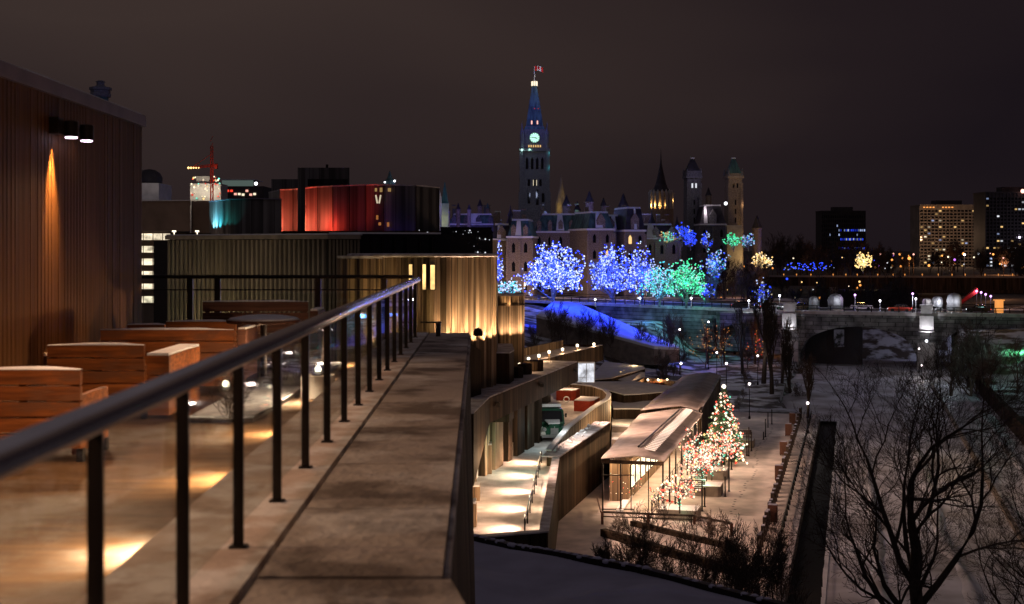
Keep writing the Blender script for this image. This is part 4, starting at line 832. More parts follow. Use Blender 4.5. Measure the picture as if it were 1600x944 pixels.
# ---------------------------------------------------------------- pavilion
ZE = 4.3
f0, f1 = G(939,716,ZE), G(1038,720,ZE); b0, b1 = P(1000,640,137), P(1098,648,137); b0.z = b1.z = ZE
rf = (f0+f1)/2+Vector((.4,0,.42)); rb = Vector((18.6,137.6,ZE+.5))
pv = thing('quay_pavilion', 'long snowy gabled pavilion on thin posts beside the quay', 'pavilion', (10, 115, 0))
def roofsheet(l0, r0, l1, r1, g0, g1, th=.1, n=22, sag=.12, sd=1):
    mb = MB(); m = 9
    for lay in (0, 1):
        for i in range(n+1):
            for k in range(m):
                f = i/n; L0, R0, G0 = l0.lerp(l1, f), r0.lerp(r1, f), g0.lerp(g1, f); kk = k/(m-1)
                p = L0.lerp(G0, kk*2) if kk <= .5 else G0.lerp(R0, kk*2-1)
                z = p.z+sag*noise.noise((p.x*.35, p.y*.25, sd))-(th if lay else 0); mb.v.append((p.x, p.y, z))
    o_ = (n+1)*m
    for i in range(n):
        for k in range(m-1):
            a = i*m+k; mb.f += [(a,a+1,a+m+1,a+m),(o_+a,o_+a+m,o_+a+m+1,o_+a+1)]; mb.m += [0,0]
    for i in range(n):
        for k in (0, m-1): a = i*m+k; mb.f.append((a,a+m,o_+a+m,o_+a)); mb.m.append(0)
    for i in (0, n):
        for k in range(m-1): a = i*m+k; mb.f.append((a,o_+a,o_+a+1,a+1)); mb.m.append(0)
    return mb
part('roof', roofsheet(f0, f1, b0, b1, rf, rb), M['roof_canvas'], pv, world=True, smooth=True)
c0, c1, d0, d1 = P(1001,641,137.3), P(1096,646,137.3), P(1068,607,172), P(1127,611,172)
for p in (c0,c1): p.z = 4.62
for p in (d0,d1): p.z = 4.9
part('rear_roof', roofsheet(c0, c1, d0, d1, (c0+c1)/2+Vector((1,0,.6)), (d0+d1)/2+Vector((1,0,.5)), sd=4), M['roof_canvas'], pv, world=True, smooth=True)
part('rear_wall', MB().prism([(c1.x-.3,c1.y),(c1.x-.1,c1.y),(d1.x-.1,d1.y),(d1.x-.3,d1.y)], 0, 4.7), M['bronze_wall'], pv, world=True)
# gable, ridge pole, ribbed skylight of bare canvas with icicle-like seams
part('gable', MB().prism([(f0.x+.05,f0.y+.02),(f1.x-.05,f1.y+.02),(f1.x-.05,f1.y+.12),(f0.x+.05,f0.y+.12)], ZE-.42, ZE-.12), M['bronze_wall'], pv, world=True)
mb = MB(); mb.tube([rf.lerp(rb,.12)+Vector((-.5,0,.10)), rf.lerp(rb,.97)+Vector((-.3,0,.15))], .07, 6)
for i in range(26): p = rf.lerp(rb, .12+.85*i/25)+Vector((-.5+.2*i/25,0,.10)); mb.octa(p, rnd.uniform(.06,.12))
part('ridge_pole', mb, M['black_metal'], pv, world=True)
mb = MB()
for i in range(34):
    f = .08+.88*i/33; p = rf.lerp(rb, f)+Vector((.25,0,.10)); e_ = f1.lerp(b1, f); q = p.lerp(e_, .42)+Vector((0,-.35,.14)); mb.add([p+Vector((0,-.28,0)), q+Vector((0,-.28,0)), q+Vector((0,.28,0)), p+Vector((0,.28,0))]+[v+Vector((0,0,.07)) for v in (p+Vector((0,-.2,0)), q+Vector((0,-.2,0)), q+Vector((0,.2,0)), p+Vector((0,.2,0)))], [(4,5,6,7),(0,1,5,4),(1,2,6,5),(2,3,7,6),(3,0,4,7)])
part('ribbed_snow', mb, M['snow_fine'], pv, world=True)
def postp(x, y, h_, r=.06): part('post', MB().tube([(x,y,0),(x,y,h_)], r, 8), M['black_metal'], pv, world=True)
for f in (0,.14,.28,.42,.57,.72,.86,1): p = f1.lerp(b1, f); postp(p.x-.1, p.y+.15, ZE-.1, .075)
for px in (941,969,985,1012): p = G(px,716,ZE); postp(p.x, 107.3, ZE-.35, .075 if px in (941,969) else .04)
for f in (.25,.5,.75,1): p = f0.lerp(b0, f); postp(p.x+.1, p.y, ZE-.1)
part('front_frame', MB().box(7.5,10.2,107.2,107.3,2.95,3.03).box(7.5,10.2,107.2,107.3,.1,.18), M['black_metal'], pv, world=True)
# inner timber core with bright windows, path and bench under the roof
ic0, ic1 = f0.lerp(f1,.50)+Vector((0,4,0)), b0.lerp(b1,.52)
mb = MB(); mb.prism([(ic0.x-1.6,ic0.y),(ic0.x,ic0.y),(ic1.x,ic1.y),(ic1.x-1.6,ic1.y)], .02, 3.4); part('kiosk_wall', mb, M['board_wall'], pv, world=True)
for i in range(9):
    p = ic0.lerp(ic1, .03+.105*i); q = ic0.lerp(ic1, .03+.105*i+.07); wn = part('kiosk_window', MB().prism([(p.x+.02,p.y),(p.x+.06,p.y),(q.x+.06,q.y),(q.x+.02,q.y)], .9, 3.0), M['bronze_wall'], pv, world=True)
    part('pane', MB().prism([(p.x+.07,p.y+.1),(p.x+.09,p.y+.1),(q.x+.09,q.y-.1),(q.x+.07,q.y-.1)], 1.0, 2.9), EM('cream', 2.6, 1), wn, world=True)
for i in range(7):
    p = f0.lerp(b0, .06+.14*i).lerp(f1.lerp(b1, .06+.14*i), .72); light('POINT', (p.x,p.y,3.6), 420, (1,.66,.34), pv, .1)
    p = f0.lerp(b0, .06+.14*i).lerp(f1.lerp(b1, .06+.14*i), .2); light('POINT', (p.x,p.y+1,3.2), 90, (1,.66,.36), pv, .1)
solo('white_runner', MB().prism([G(962,800,0).xy, G(974,800,0).xy, G(1040,690,0).xy, G(1034,690,0).xy], .004, .16), M['snow'], 'bright snow bank along the path under the pavilion', 'snow bank', kind='structure')
mb = MB(); a, b_ = f1.lerp(b1,.02)+Vector((-1.15,0,-ZE)), f1.lerp(b1,.98)+Vector((-1.15,0,-ZE))
for z in (.5,1.0): mb.tube([a+Vector((0,0,z)), b_+Vector((0,0,z))], .035, 6)
for i in range(16): p = a.lerp(b_, i/15); mb.box(p.x-.03,p.x+.03,p.y-.03,p.y+.03,0,1.0)
solo('pavilion_rail', mb, M['black_metal'], 'thin dark rail under the right eave of the pavilion', 'railing')
# ---------------------------------------------------------------- string lights and lit trees
def strings(name, label, loc, pts, cols, rad, group=None, power=0, pcol=(1,1,1), lh=3, parent=None, wires=None, strength=3, nl=1, lr=1.0):
    """one set of light strings: little bulbs in several colours"""
    mb = MB(); n = len(cols)
    for p in pts: mb.c = rnd.choices(range(n), [c[2] for c in cols])[0]; mb.octa(p, rad*rnd.uniform(.65,1.3))
    t = thing(name, label, 'string lights', loc, group=group); part('bulbs', mb, [emis('bulb_'+c[0], E[c[0]], c[1]) if False else EM(c[0], c[1]) for c in cols], t)
    if wires: part('wire', wires, M['black_metal'], t)
    for i in range(nl if power else 0):
        g = 2*pi*i/nl+.4; light('POINT', (lr*cos(g)*(nl>1), lr*sin(g)*(nl>1), lh), power/nl, pcol, t, .6, world=False)
    return t
def crown_pts(n, r, zc, hz, rg, strand=True, weep=.2):
    pts = []
    g = el = 0; left = 0
    for k in range(n):
        if left <= 0: g = rg.uniform(0, 2*pi); el = math.asin(rg.uniform(-.52, 1)); left = rg.randint(7, 18) if r > 4.5 else rg.randint(1, 3); hd = rg.uniform(0, 2*pi); dep = rg.uniform(.72, 1)
        left -= 1; hd += rg.uniform(-.7, .7); st = .42/max(1.5, r); g += st*cos(hd)/max(.3, cos(el)); el = max(-.52, min(1.5, el+st*sin(hd))); lob = 1+.16*sin(3*g+el*4)+.12*sin(7*g+2)+.10*noise.noise((g*2, el*3, r))
        q = (dep if left > 0 else rg.uniform(.4, 1))*lob+rg.uniform(-.02,.02); pts.append((r*q*cos(el)*cos(g)*(1.12 if el < 0 else 1), r*q*cos(el)*sin(g), zc+hz*q*sin(el)))
    return pts
litvar = {}
def lit_tree(px, py_top, py_crown, py_base, wpx, d, cols, label, n, power, pcol, grp, brad=None, frost=True, z_base=None, strength=3):
    X = (px-800)/2000*d; zb = zat(py_base, d) if z_base is None else z_base; zt_ = zat(py_top, d); r = wpx/2000*d/2; h_ = zt_-zb
    rg = random.Random(int(px)); tk, cw, tips = bare(int(px), h_*.96, max(.06, h_*.028), levels=5 if h_ > 7 else 4, kids=4, spread=.75, first=.18, up=.10, minr=max(.012, d*.00011))
    # squeeze the crown to its width
    mxr = max(1e-3, sorted(math.hypot(v[0], v[1]) for v in cw.v)[int(len(cw.v)*.93)]); k = r/mxr*.95
    for m_ in (tk, cw): m_.v = [(v[0]*k if v[2] > h_*.12 else v[0], v[1]*k if v[2] > h_*.12 else v[1], v[2]*h_/ (h_*1.0)) for v in m_.v]
    mz = max(v[2] for v in cw.v); cw.v = [(v[0], v[1], v[2]*h_*.95/mz) for v in cw.v]; tk.v = [(v[0], v[1], v[2]*h_*.95/mz) for v in tk.v]
    tree_thing('lit_tree', 'bare tree under '+label, 'tree', (X, d, zb), grp+' (trees)', tk, cw, M['bark_far'] if not frost else M['wet_bark'])
    zc0 = zat(py_crown, d)-zb; zc = zc0+(h_-zc0)*.38; hz = (h_-zc)
    n = int(n*(1.55 if r > 4.5 else 1.15)); pts = crown_pts(int(n*.62), r, zc, hz, rg)
    vs_ = [v for v in cw.v if v[2] > zc0*.8]
    pts += [rg.choice(vs_) for _ in range(int(n*.38))] if vs_ else []
    return strings('string_lights', label, (X, d, zb), pts, cols, brad or d*.00064, grp, power, pcol, zc, nl=3 if power > 1500 else 1, lr=r*.55)
GB = 'big lit trees on the hill'
BL = [('ice',1.6,4),('blue',2.4,5),('white',1.9,.9)]
lit_tree(865, 381, 458, 478, 88, 290, BL, 'blue white light strings wrapping the broad dome shaped tree', 1150, 8500, (.05,.10,1), GB)
lit_tree(958, 388, 458, 478, 70, 292, [('blue',2.2,5),('ice',1.5,4)], 'deep blue light strings on the tree left of the pale blue one', 800, 6500, (.04,.07,1), GB)
lit_tree(1003, 386, 455, 478, 48, 296, [('blue',2.2,5),('ice',1.5,4),('white',1.4,.8)], 'blue light strings on the tall tree with a spiky top', 480, 4500, (.04,.08,1), GB)
lit_tree(1030, 412, 466, 478, 62, 270, [('cyan',1.2,3),('ice',1.4,3),('teal',.9,2)], 'pale turquoise light strings left of the green tree', 480, 1500, (.1,.5,1), GB)
lit_tree(1072, 407, 464, 480, 60, 268, [('green',1.3,5),('teal',1.3,4),('white',.9,.8)], 'green light strings on the round tree by the bridge', 560, 1800, (.05,1,.45), GB)
lit_tree(1118, 390, 425, 465, 42, 285, [('ice',1.0,4),('blue',1.3,3),('cyan',.7,2)], 'thin ice blue light strings high on the tree right of the green one', 170, 900, (.1,.3,1), GB)
lit_tree(1102, 440, 462, 475, 30, 280, [('blue',1.6,4),('ice',1.1,2)], 'small sparse blue light strings below the ice blue tree', 60, 400, (.05,.1,1), GB)
lit_tree(779, 380, 452, 462, 14, 270, BL, 'blue light strings on the slim tree beside the drum', 160, 500, (.05,.1,1), GB)
lit_tree(795, 436, 458, 466, 44, 262, [('ice',1.6,5),('cyan',1.3,3),('white',1.5,1)], 'bright ice blue light strings on the low bush right of the drum', 150, 600, (.1,.3,1), GB)
lit_tree(1192, 436, 480, 486, 30, 262, [('ice',1.1,4),('blue',1.4,4)], 'ice blue light strings on the cone shaped tree at the bridge', 90, 500, (.08,.2,1), GB)
lit_tree(1190, 394, 417, 426, 30, 420, [('gold',1.9,5),('cream',1.5,3)], 'golden light strings on the tree beyond the left end of the far bridge', 150, 5000, (1,.6,.2), GB)
lit_tree(1349, 394, 418, 426, 24, 420, [('gold',1.7,6),('cream',1.1,2)], 'yellow light strings on the rounded tree in the middle of the far bridge', 130, 2500, (1,.75,.2), GB)
GH = 'small lit trees by the old buildings'
lit_tree(1042, 360, 378, 386, 26, 345, [('teal',.7,3),('gold',.6,2),('pink',.4,1)], 'green and yellow light strings on a small tree left of the blue pair', 70, 300, (.3,.8,.3), GH)
lit_tree(1066, 349, 370, 384, 26, 345, [('blue',1.4,4),('ice',.7,1)], 'blue light strings on the upper of two small trees', 80, 500, (.05,.1,1), GH)
lit_tree(1079, 362, 382, 390, 20, 340, [('blue',1.8,4)], 'deep blue light strings on the lower of two small trees', 80, 600, (.03,.05,1), GH)
lit_tree(1104, 364, 384, 392, 20, 340, [('blue',1.3,3),('ice',.8,2)], 'blue light strings on the lone small tree left of the green pair', 55, 300, (.05,.1,1), GH)
lit_tree(1146, 363, 386, 392, 28, 340, [('green',1.0,4),('teal',.9,3)], 'green light strings on the small tree under the right tower', 85, 500, (.1,1,.4), GH)
lit_tree(1170, 364, 386, 392, 22, 340, [('ice',.9,4),('cyan',.6,2),('blue',1,1)], 'pale blue light strings on the small tree right of the green one', 60, 300, (.1,.3,1), GH)
# the big quay fir and the small trees in planters
def fir(px, py_top, d, r, label):
    X = (px-800)/2000*d; h_ = zat(py_top, d); rg = random.Random(3); tk = MB(); tk.tube([(0,0,0),(0,0,h_)], [.12,.02], 8); cw = MB(); pts = []
    for i in range(46):
        f = i/45; z = .6+(h_-.7)*f; rr = r*(1-f)**.75*(1+.22*noise.noise((i*.35,2,5)))
        for k in range(int(9+9*(1-f))):
            g = rg.uniform(0,2*pi); q = rr*rg.uniform(.6,1.15)*(1+.25*noise.noise((cos(g)*1.5, sin(g)*1.5, z*.6))); e_ = Vector((q*cos(g), q*sin(g), z-.12*q)); cw.tube([(0,0,z+.12), e_*.5+Vector((0,0,(z+.14)*.5)), e_], [.02,.05,.012], 3, cap=False)
            for j in range(5): a = Vector((0,0,z+.1)).lerp(e_, rg.uniform(.3,1)); o_ = Vector((rg.uniform(-.25,.25),rg.uniform(-.25,.25),rg.uniform(-.12,.08))); cw.add([a, a+o_, a+o_*.6+Vector((0,0,.09))], [(0,1,2)])
            if rg.random() < .6: pts.append(e_*rg.uniform(.85,1.02)+Vector((0,0,.03+z*.0)))
    tree_thing('fir_tree', 'tall fir tree on the quay covered in coloured lights', 'tree', (X,d,0), None, tk, cw, M['fir'])
    t = strings('string_lights', label, (X,d,0), pts, [('pink',1.7,3),('cream',2.2,4),('red',1.6,2.5),('teal',1.2,1),('gold',2,1.5),('green',1,.5)], .125, None, 1700, (1,.66,.45), h_*.45, nl=4, lr=r*.9)
    part('star', MB().sphere((0,0,h_+.12), .2, 6), EM('cream', 8), t); return t
fir(1131, 606, 130, 2.75, 'red green and cream light strings covering the tall fir tree')
def small_lit(px, py_top, py_b, d, wpx, label, cols, n, pw, sd, zb=0):
    X = (px-800)/2000*d; h_ = zat(py_top, d)-zb; r = wpx/2000*d/2; tk, cw, tips = bare(sd, h_, .07, levels=4, kids=4, spread=.8, first=.35, up=.08, minr=.012)
    mxr = sorted(math.hypot(v[0], v[1]) for v in cw.v)[int(len(cw.v)*.93)]; mz = max(v[2] for v in cw.v)
    for m_ in (tk, cw): m_.v = [(v[0]*r/mxr, v[1]*r/mxr, v[2]*h_/mz) if v[2] > .3 else v for v in m_.v]
    tree_thing('small_tree', 'small bare tree under the '+label, 'tree', (X,d,zb), 'small lit trees in the quay planters (trees)', tk, cw, M['bark'])
    rg = random.Random(sd); pts = [tuple(rg.choice(cw.v)) for _ in range(n)]; t = strings('string_lights', label, (X,d,zb), pts, cols, .088, 'light strings on the small quay trees', pw, (1,.62,.42), h_*.6)
    tr2 = MB(); hh = h_*.38; 
    for i in range(14): z = .15+hh*i/14; tr2.octa((.12*cos(i*1.9), .12*sin(i*1.9), z), .05)
    part('trunk_bulbs', tr2, EM('teal', 1.6), t); light('POINT', (.15,-.25,.35), 16, (.3,1,.6), t, .1, world=False)
RC = [('pink',1.7,4),('cream',1.9,4),('red',1.6,3),('gold',1.6,1),('teal',1.1,.6)]
small_lit(1062, 732, 796, 103, 74, 'nearest red and white light strings on the quay', RC, 190, 450, 11, .95)
small_lit(1098, 690, 762, 114, 62, 'second nearest light strings with a green lit trunk', RC, 230, 450, 12, .95)
small_lit(1086, 668, 720, 122, 76, 'light strings on the tree by the pavilion eave', RC, 270, 450, 13)
small_lit(1112, 676, 742, 118, 66, 'light strings on the tree behind the widest planter', RC, 220, 380, 15, .9)
small_lit(1128, 660, 720, 126, 70, 'light strings on the tree just before the tall fir', RC, 270, 450, 14, .9)
# deeper pavilion lights
mb = MB(); rg = random.Random(5); pts = [(rg.uniform(-1.2,1.6), rg.uniform(0,2), rg.uniform(.6,2.6)) for _ in range(50)]
strings('string_lights', 'red and white light strings seen behind the pavilion front posts', (G(968,770,0).x, 110, 0), pts, RC, .04, None, 45, (1,.5,.4), 1.5)
# planters, benches, slender posts
def planter(px, py, w_, d_, h_, lb, grp='snow topped planters on the quay'):
    q = G(px,py,0); t = thing('planter', lb, 'planter', (q.x,q.y,0), -A, grp); ch = .3
    part('body', MB().prism([(-w_/2+ch,0),(w_/2-ch,0),(w_/2,ch),(w_/2,d_),(-w_/2,d_),(-w_/2,ch)], 0, h_), M['concrete'], t)
    mb = MB(); 
    n = 7
    for i in range(n):
        for j in range(n): x, y = -w_/2+.06+(w_-.12)*i/(n-1), .06+(d_-.12)*j/(n-1); e_ = min(i,j,n-1-i,n-1-j); mb.v.append((x,y,h_+.01+.10*min(e_,2)/2+(.06*noise.noise((x*2,y*2,q.x)) if e_ else 0)))
    mb.f = [(j*n+i,(j+1)*n+i,(j+1)*n+i+1,j*n+i+1)[::1] for j in range(n-1) for i in range(n-1)]; mb.m = [0]*len(mb.f)
    part('snow', mb, M['snow_fine'], t, smooth=True); return t
planter(1058,814,3.3,2.4,.85,'nearest snow topped planter holding the nearest lit tree')
planter(1105,776,2.4,2.4,.9,'second planter behind the slatted bench')
planter(1111,750,2.9,2.0,.9,'third and widest planter with a small lamp on its side')
planter(1142,720,1.9,2.2,.9,'fourth planter near the tall fir')
planter(1163,700,2.0,2.0,.8,'farthest planter right of the tall fir')
def bench(px, py, lb, w_=2.2):
    q = G(px,py,0); t = thing('park_bench', lb, 'bench', (q.x,q.y,0), -A+.15, 'slatted benches between the planters')
    mb = MB()
    for k in range(4): mb.box(-w_/2,w_/2,.0+k*.14,.11+k*.14,.72,.77)
    part('seat', mb, M['wood_dark'], t); mb = MB()
    for k in range(3): mb.box(-w_/2,w_/2,.58,.62,.95+k*.16,1.06+k*.16)
    part('backrest', mb, M['wood_dark'], t)
    part('snow', MB().box(-w_/2,w_/2,.02,.1,.772,.83).box(-w_/2,w_/2,.3,.38,.772,.83).box(-w_/2,w_/2,.57,.63,1.382,1.45), M['snow_fine'], t)
    for s in (-1,1): part('leg', MB().box(s*(w_/2-.1)-.04,s*(w_/2-.1)+.04,0,.06,0,.72).box(s*(w_/2-.1)-.04,s*(w_/2-.1)+.04,.55,.62,0,1.38), M['black_metal'], t)
bench(1083,776,'nearest slatted bench beside the second planter'); bench(1140,722,'slatted bench at the foot of the fir',1.7); bench(1158,692,'farther slatted bench on the right of the fir',2.4); bench(1092,757,'slatted bench against the widest planter',1.6)
for i,(px,pyb,pyt) in enumerate(((1097,799,752),(1101,792,762),(1133,776,745),(1139,768,705),(1143,734,700),(1167,712,676),(1170,713,668),(1174,705,675),(1196,683,655),(1193,687,675),(1200,668,645),(1206,663,640),(1055,795,776))):
    q = G(px,pyb,0); hh = (pyb-pyt)/2000*q.y; solo('slim_post', MB().lathe((q.x,q.y,0), [(.13,0),(.13,.06),(.07,.09),(.065,hh),(.02,hh+.04)], 8), M['black_metal'], f'slim black post on the quay, number {i+1} from the nearest' if False else 'slim black post standing in the snow among the quay planters', 'post', group='slim black posts on the quay')
# timber fence posts and bollards along the canal
for i in range(40):
    u = 94+i*1.95; c = Q(u,-6.5); h_ = 1.0+.6*rnd.random()
    t = thing('fence_post', 'dark rough timber post in the row along the canal edge', 'post', (c.x,c.y,0), -A, 'timber posts along the canal edge')
    part('body', MB().box(-.15,.15,-.3,.3,0,h_), M['bark'], t); part('snow', MB().box(-.12,.12,-.26,.26,h_+.002,h_+.05), M['dim_snow'], t)
mb = MB()
for z in (.55,1.0): mb.tube([Q(92,-6.45,z), Q(172,-6.45,z)], .07, 6)
solo('canal_rail', mb, M['bark'], 'long dark rail linking the timber posts by the canal', 'rail')
mb = MB()
for i in range(40): u = 80+i*2.3; c = Q(u,-5.2); mb.box(c.x-.05,c.x+.05,c.y-.05,c.y+.05,0,.95)
for z in (.5,.95): mb.tube([Q(80,-5.2,z), Q(171,-5.2,z)], .04, 6)
solo('safety_railing', mb, M['black_metal'], 'thin black safety railing nearest the canal edge', 'railing')
for i,(px,py) in enumerate(((1207,818),(1217,752),(1224,712),(1232,682),(1238,664))):
    q = G(px,py,0); t = thing('notice_box', ['nearest','second','third','fourth','farthest'][i]+' brown upright box in front of the timber posts', 'box', (q.x,q.y,0), -A, 'brown upright boxes along the quay')
    part('body', MB().box(-.38,.38,0,.5,.1,1.45), M['wood_dark'], t); part('leg', MB().box(.28,.36,.1,.4,0,.1), M['black_metal'], t); part('leg', MB().box(-.36,-.28,.1,.4,0,.1), M['black_metal'], t); part('snow', MB().box(-.34,.34,.04,.46,1.452,1.51), M['dim_snow'], t)
# front barrier frame and ramp pit below the pavilion
fr0 = G(940,842,0)
bar = thing('timber_barrier', 'brown timber barrier frame standing before the pavilion', 'barrier', (fr0.x, 100, 0))
q0, q1, q2 = P(941,800,102), P(1085,806,102), P(1143,818,98); 
part('rail', MB().tube([q0,q1,q2], .09, 6).tube([q0-Vector((0,0,.35)),q1-Vector((0,0,.3))], .05, 6), M['bark'], bar, world=True)
for q in (q0,q1,q2,(q0+q1)/2): part('post', MB().box(q.x-.1,q.x+.1,q.y-.1,q.y+.1,-.1,q.z), M['wood_dark'], bar, world=True)
part('cross_beam', MB().tube([q0-Vector((.1,0,0)), q0+Vector((0,6,-.1))], .07, 6), M['wood_dark'], bar, world=True)
mb = wallp(G(938,838,0), G(1145,900,0), .5, -.1, .55); solo('pit_wall', mb, M['bronze_wall'], 'dark low wall of the sunken ramp among the shrubs', 'wall')
mb = wallp(G(985,822,0), G(1150,862,0), .4, -.1, .4); solo('pit_wall', mb, M['bronze_wall'], 'concrete low wall of the sunken ramp behind the dark one', 'wall')
# barrier row by the notice (ends)
# lamps with globes
def globe_lamp(px, py, d, zb, label, pw=160, c=(1,.86,.78), g=.17, group='globe lamps by the canal', em='pinkw'):
    q = P(px,py,d); h_ = q.z-zb; t = thing('street_lamp', label, 'street lamp', (q.x,q.y,zb), group=group)
    part('pole', MB().lathe((0,0,0), [(.16,0),(.14,.4),(.06,.5),(.045,h_-.25),(.09,h_-.2)], 10), M['black_metal'], t); part('globe', MB().sphere((0,0,h_), g, 8), EMW, t, smooth=True)
    light('POINT', (0,0,h_+g+.15) if False else (0,-g-.12,h_), pw, c, t, .15, world=False); return t
EMW = emis('lamp_globe', (1,.86,.86), 5)
for px,py,d,zb,lb,pw in ((1262,630,152,0,'globe lamp at the end of the quay by the canal',150),(1171,600,165,0,'globe lamp on the snow behind the fir',130),(1135,568,188,1.0,'globe lamp directly above the fir in the picture',150),(1064,568,185,1.5,'globe lamp left of the arched shrub',110),(995,601,160,1,'small globe lamp near the glowing roof pit',0),(1120,551,215,4.5,'globe lamp small and high on the wooded bank',60),(1184,556,205,3.5,'globe lamp between the dark trunks on the bank',60),(1062,515,226,7.0,'globe lamp beside the blue lit slope',60),(1107,503,236,8,'globe lamp by the copper lit canopy',60),(833,551,190,3,'lamp low behind the glowing terrace on the left',50),(1436,545,236,-.9,'lamp at the foot of the right bridge pier',120),(1440,571,225,-.9,'lamp on the ice before the right bridge pier',120),(1507,525,255,3,'lamp under the right arch',80),(1524,511,270,4,'violet lamp under the right end of the bridge',50)):
    if pw: globe_lamp(px,py,d,zb if 'ice' in lb or 'pier' in lb else hgt((px-800)/2000*d,d), lb, pw)
# ---------------------------------------------------------------- plaza bridge
bA, bB = cl[5].copy(), cl[8].copy(); bA.z = bB.z = 0; T = (bB-bA).normalized(); Nn = Vector((-T.y, T.x, 0))
def bp(px):      # point of the near bridge face for an image column
    k = (px-800)/2000; s = (bA.x-k*bA.y)/(k*T.y-T.x); return bA+T*s
br = thing('arch_bridge', 'pale stone arch bridge over the frozen canal', 'bridge', (bA.x, bA.y, -1))
xa = [1105, 1236, 1448, 1660]
prof = []
def face(px0, px1, zspr, zcr, mb):
    n = 18; a, b_ = bp(px0), bp(px1)
    for i in range(n):
        f0_, f1_ = i/n, (i+1)/n; p, q = a.lerp(b_, f0_), a.lerp(b_, f1_)
        zz = [zspr+(zcr-zspr)*math.sqrt(max(0, 1-(2*f-1)**2)) for f in (f0_, f1_)]
        w_ = Nn*17.6; vs = [p, q, q+w_, p+w_]; mb.add([(v.x, v.y, z) for v, z in zip(vs, (zz[0],zz[1],zz[1],zz[0]))]+[(v.x,v.y,DZ-.61) for v in vs], [(3,2,1,0),(4,5,6,7),(0,1,5,4),(2,3,7,6)])
        # raised arch ring
        mb.add([(v.x-Nn.x*.15, v.y-Nn.y*.15, z) for v, z in ((p,zz[0]-.02),(q,zz[1]-.02),(q,zz[1]+.55),(p,zz[0]+.55))]+[(v.x, v.y, z) for v, z in ((p,zz[0]-.02),(q,zz[1]-.02),(q,zz[1]+.55),(p,zz[0]+.55))], [(0,1,2,3),(0,4,5,1),(3,2,6,7)])
mb = MB(); face(1250,1432,1.6,6.9,mb); face(1466,1590,2.0,7.0,mb); face(1125,1222,4.8,7.4,mb); part('arches', mb, M['bridge_stone'], br, world=True)
mb = MB()
def blk(px0, px1, z0, z1, off=0, dep=17.6, mb=mb): a, b_ = bp(px0)-Nn*off, bp(px1)-Nn*off; w_ = Nn*(dep+off); mb.prism([a.xy, b_.xy, (b_+w_).xy, (a+w_).xy], z0, z1)

for pa_ in ((1222,1250,.1),(1432,1466,.1),(1590,1760,0)): mb = MB(); blk(pa_[0],pa_[1],-2,DZ-.62,pa_[2],17.6,mb); part('pier', mb, M['bridge_stone'], br, world=True)
mb = MB(); blk(1150,1760,DZ-1.0,DZ-.62,.35,.3,mb); part('string_course', mb, M['bridge_stone'], br, world=True)
mb = MB(); blk(1115,1760,DZ+.0,DZ+.12,.12,.25,mb); part('kerb_snow', mb, M['snow'], br, world=True)
for px in (1234,1448):
    mb = MB(); blk(px-11,px+11,DZ-3.4,DZ-.5,1.0,1.3,mb); blk(px-12.5,px+12.5,DZ-3.6,DZ-3.4,1.2,1.3,mb); blk(px-9,px+9,DZ-.5,DZ+1.3,.9,1.6,mb); blk(px-11,px+11,DZ+1.3,DZ+1.5,1.1,1.9,mb)
    blk(px-14,px+14,-1,DZ-5.6,.9,1,mb); p = part('buttress', mb, M['pale_stone'], br, world=True)
    q = bp(px)-Nn*2.1; light('SPOT', (q.x,q.y,DZ-4.8), 1300 if px<1300 else 1600, (.9,.9,1), br, .15, aim=(q.x+Nn.x*1.3,q.y+Nn.y*1.3,DZ-1.5), spot=R(85), blend=1, name='floodlight')
    part('floodlight', MB().sphere((q.x,q.y,DZ-5.2), .28, 6), EM('white', 4), br, world=True)
# railing of the bridge
rl = thing('bridge_railing', 'long dark railing along the near side of the bridge road', 'railing', (bA.x, bA.y, DZ)); mb = MB(); pts_ = along(.5, DZ+1.05)
mb.tube(pts_, .07, 4); mb.tube([p-Vector((0,0,.5)) for p in pts_], .045, 4)
for a, b_ in zip(pts_, pts_[1:]):
    k = max(1, int((b_-a).length/2.4))
    for i in range(k): p = a.lerp(b_, i/k); mb.box(p.x-.08,p.x+.08,p.y-.06,p.y+.06,DZ,DZ+1.1)
part('bars', mb, M['black_metal'], rl, world=True)
rl = thing('bridge_railing', 'long dark railing along the far side of the bridge road', 'railing', (bA.x, bA.y+17, DZ)); pts_ = along(17, DZ+1.05); part('bars', MB().tube(pts_, .07, 4).tube([p-Vector((0,0,.5)) for p in pts_], .045, 4), M['black_metal'], rl, world=True)
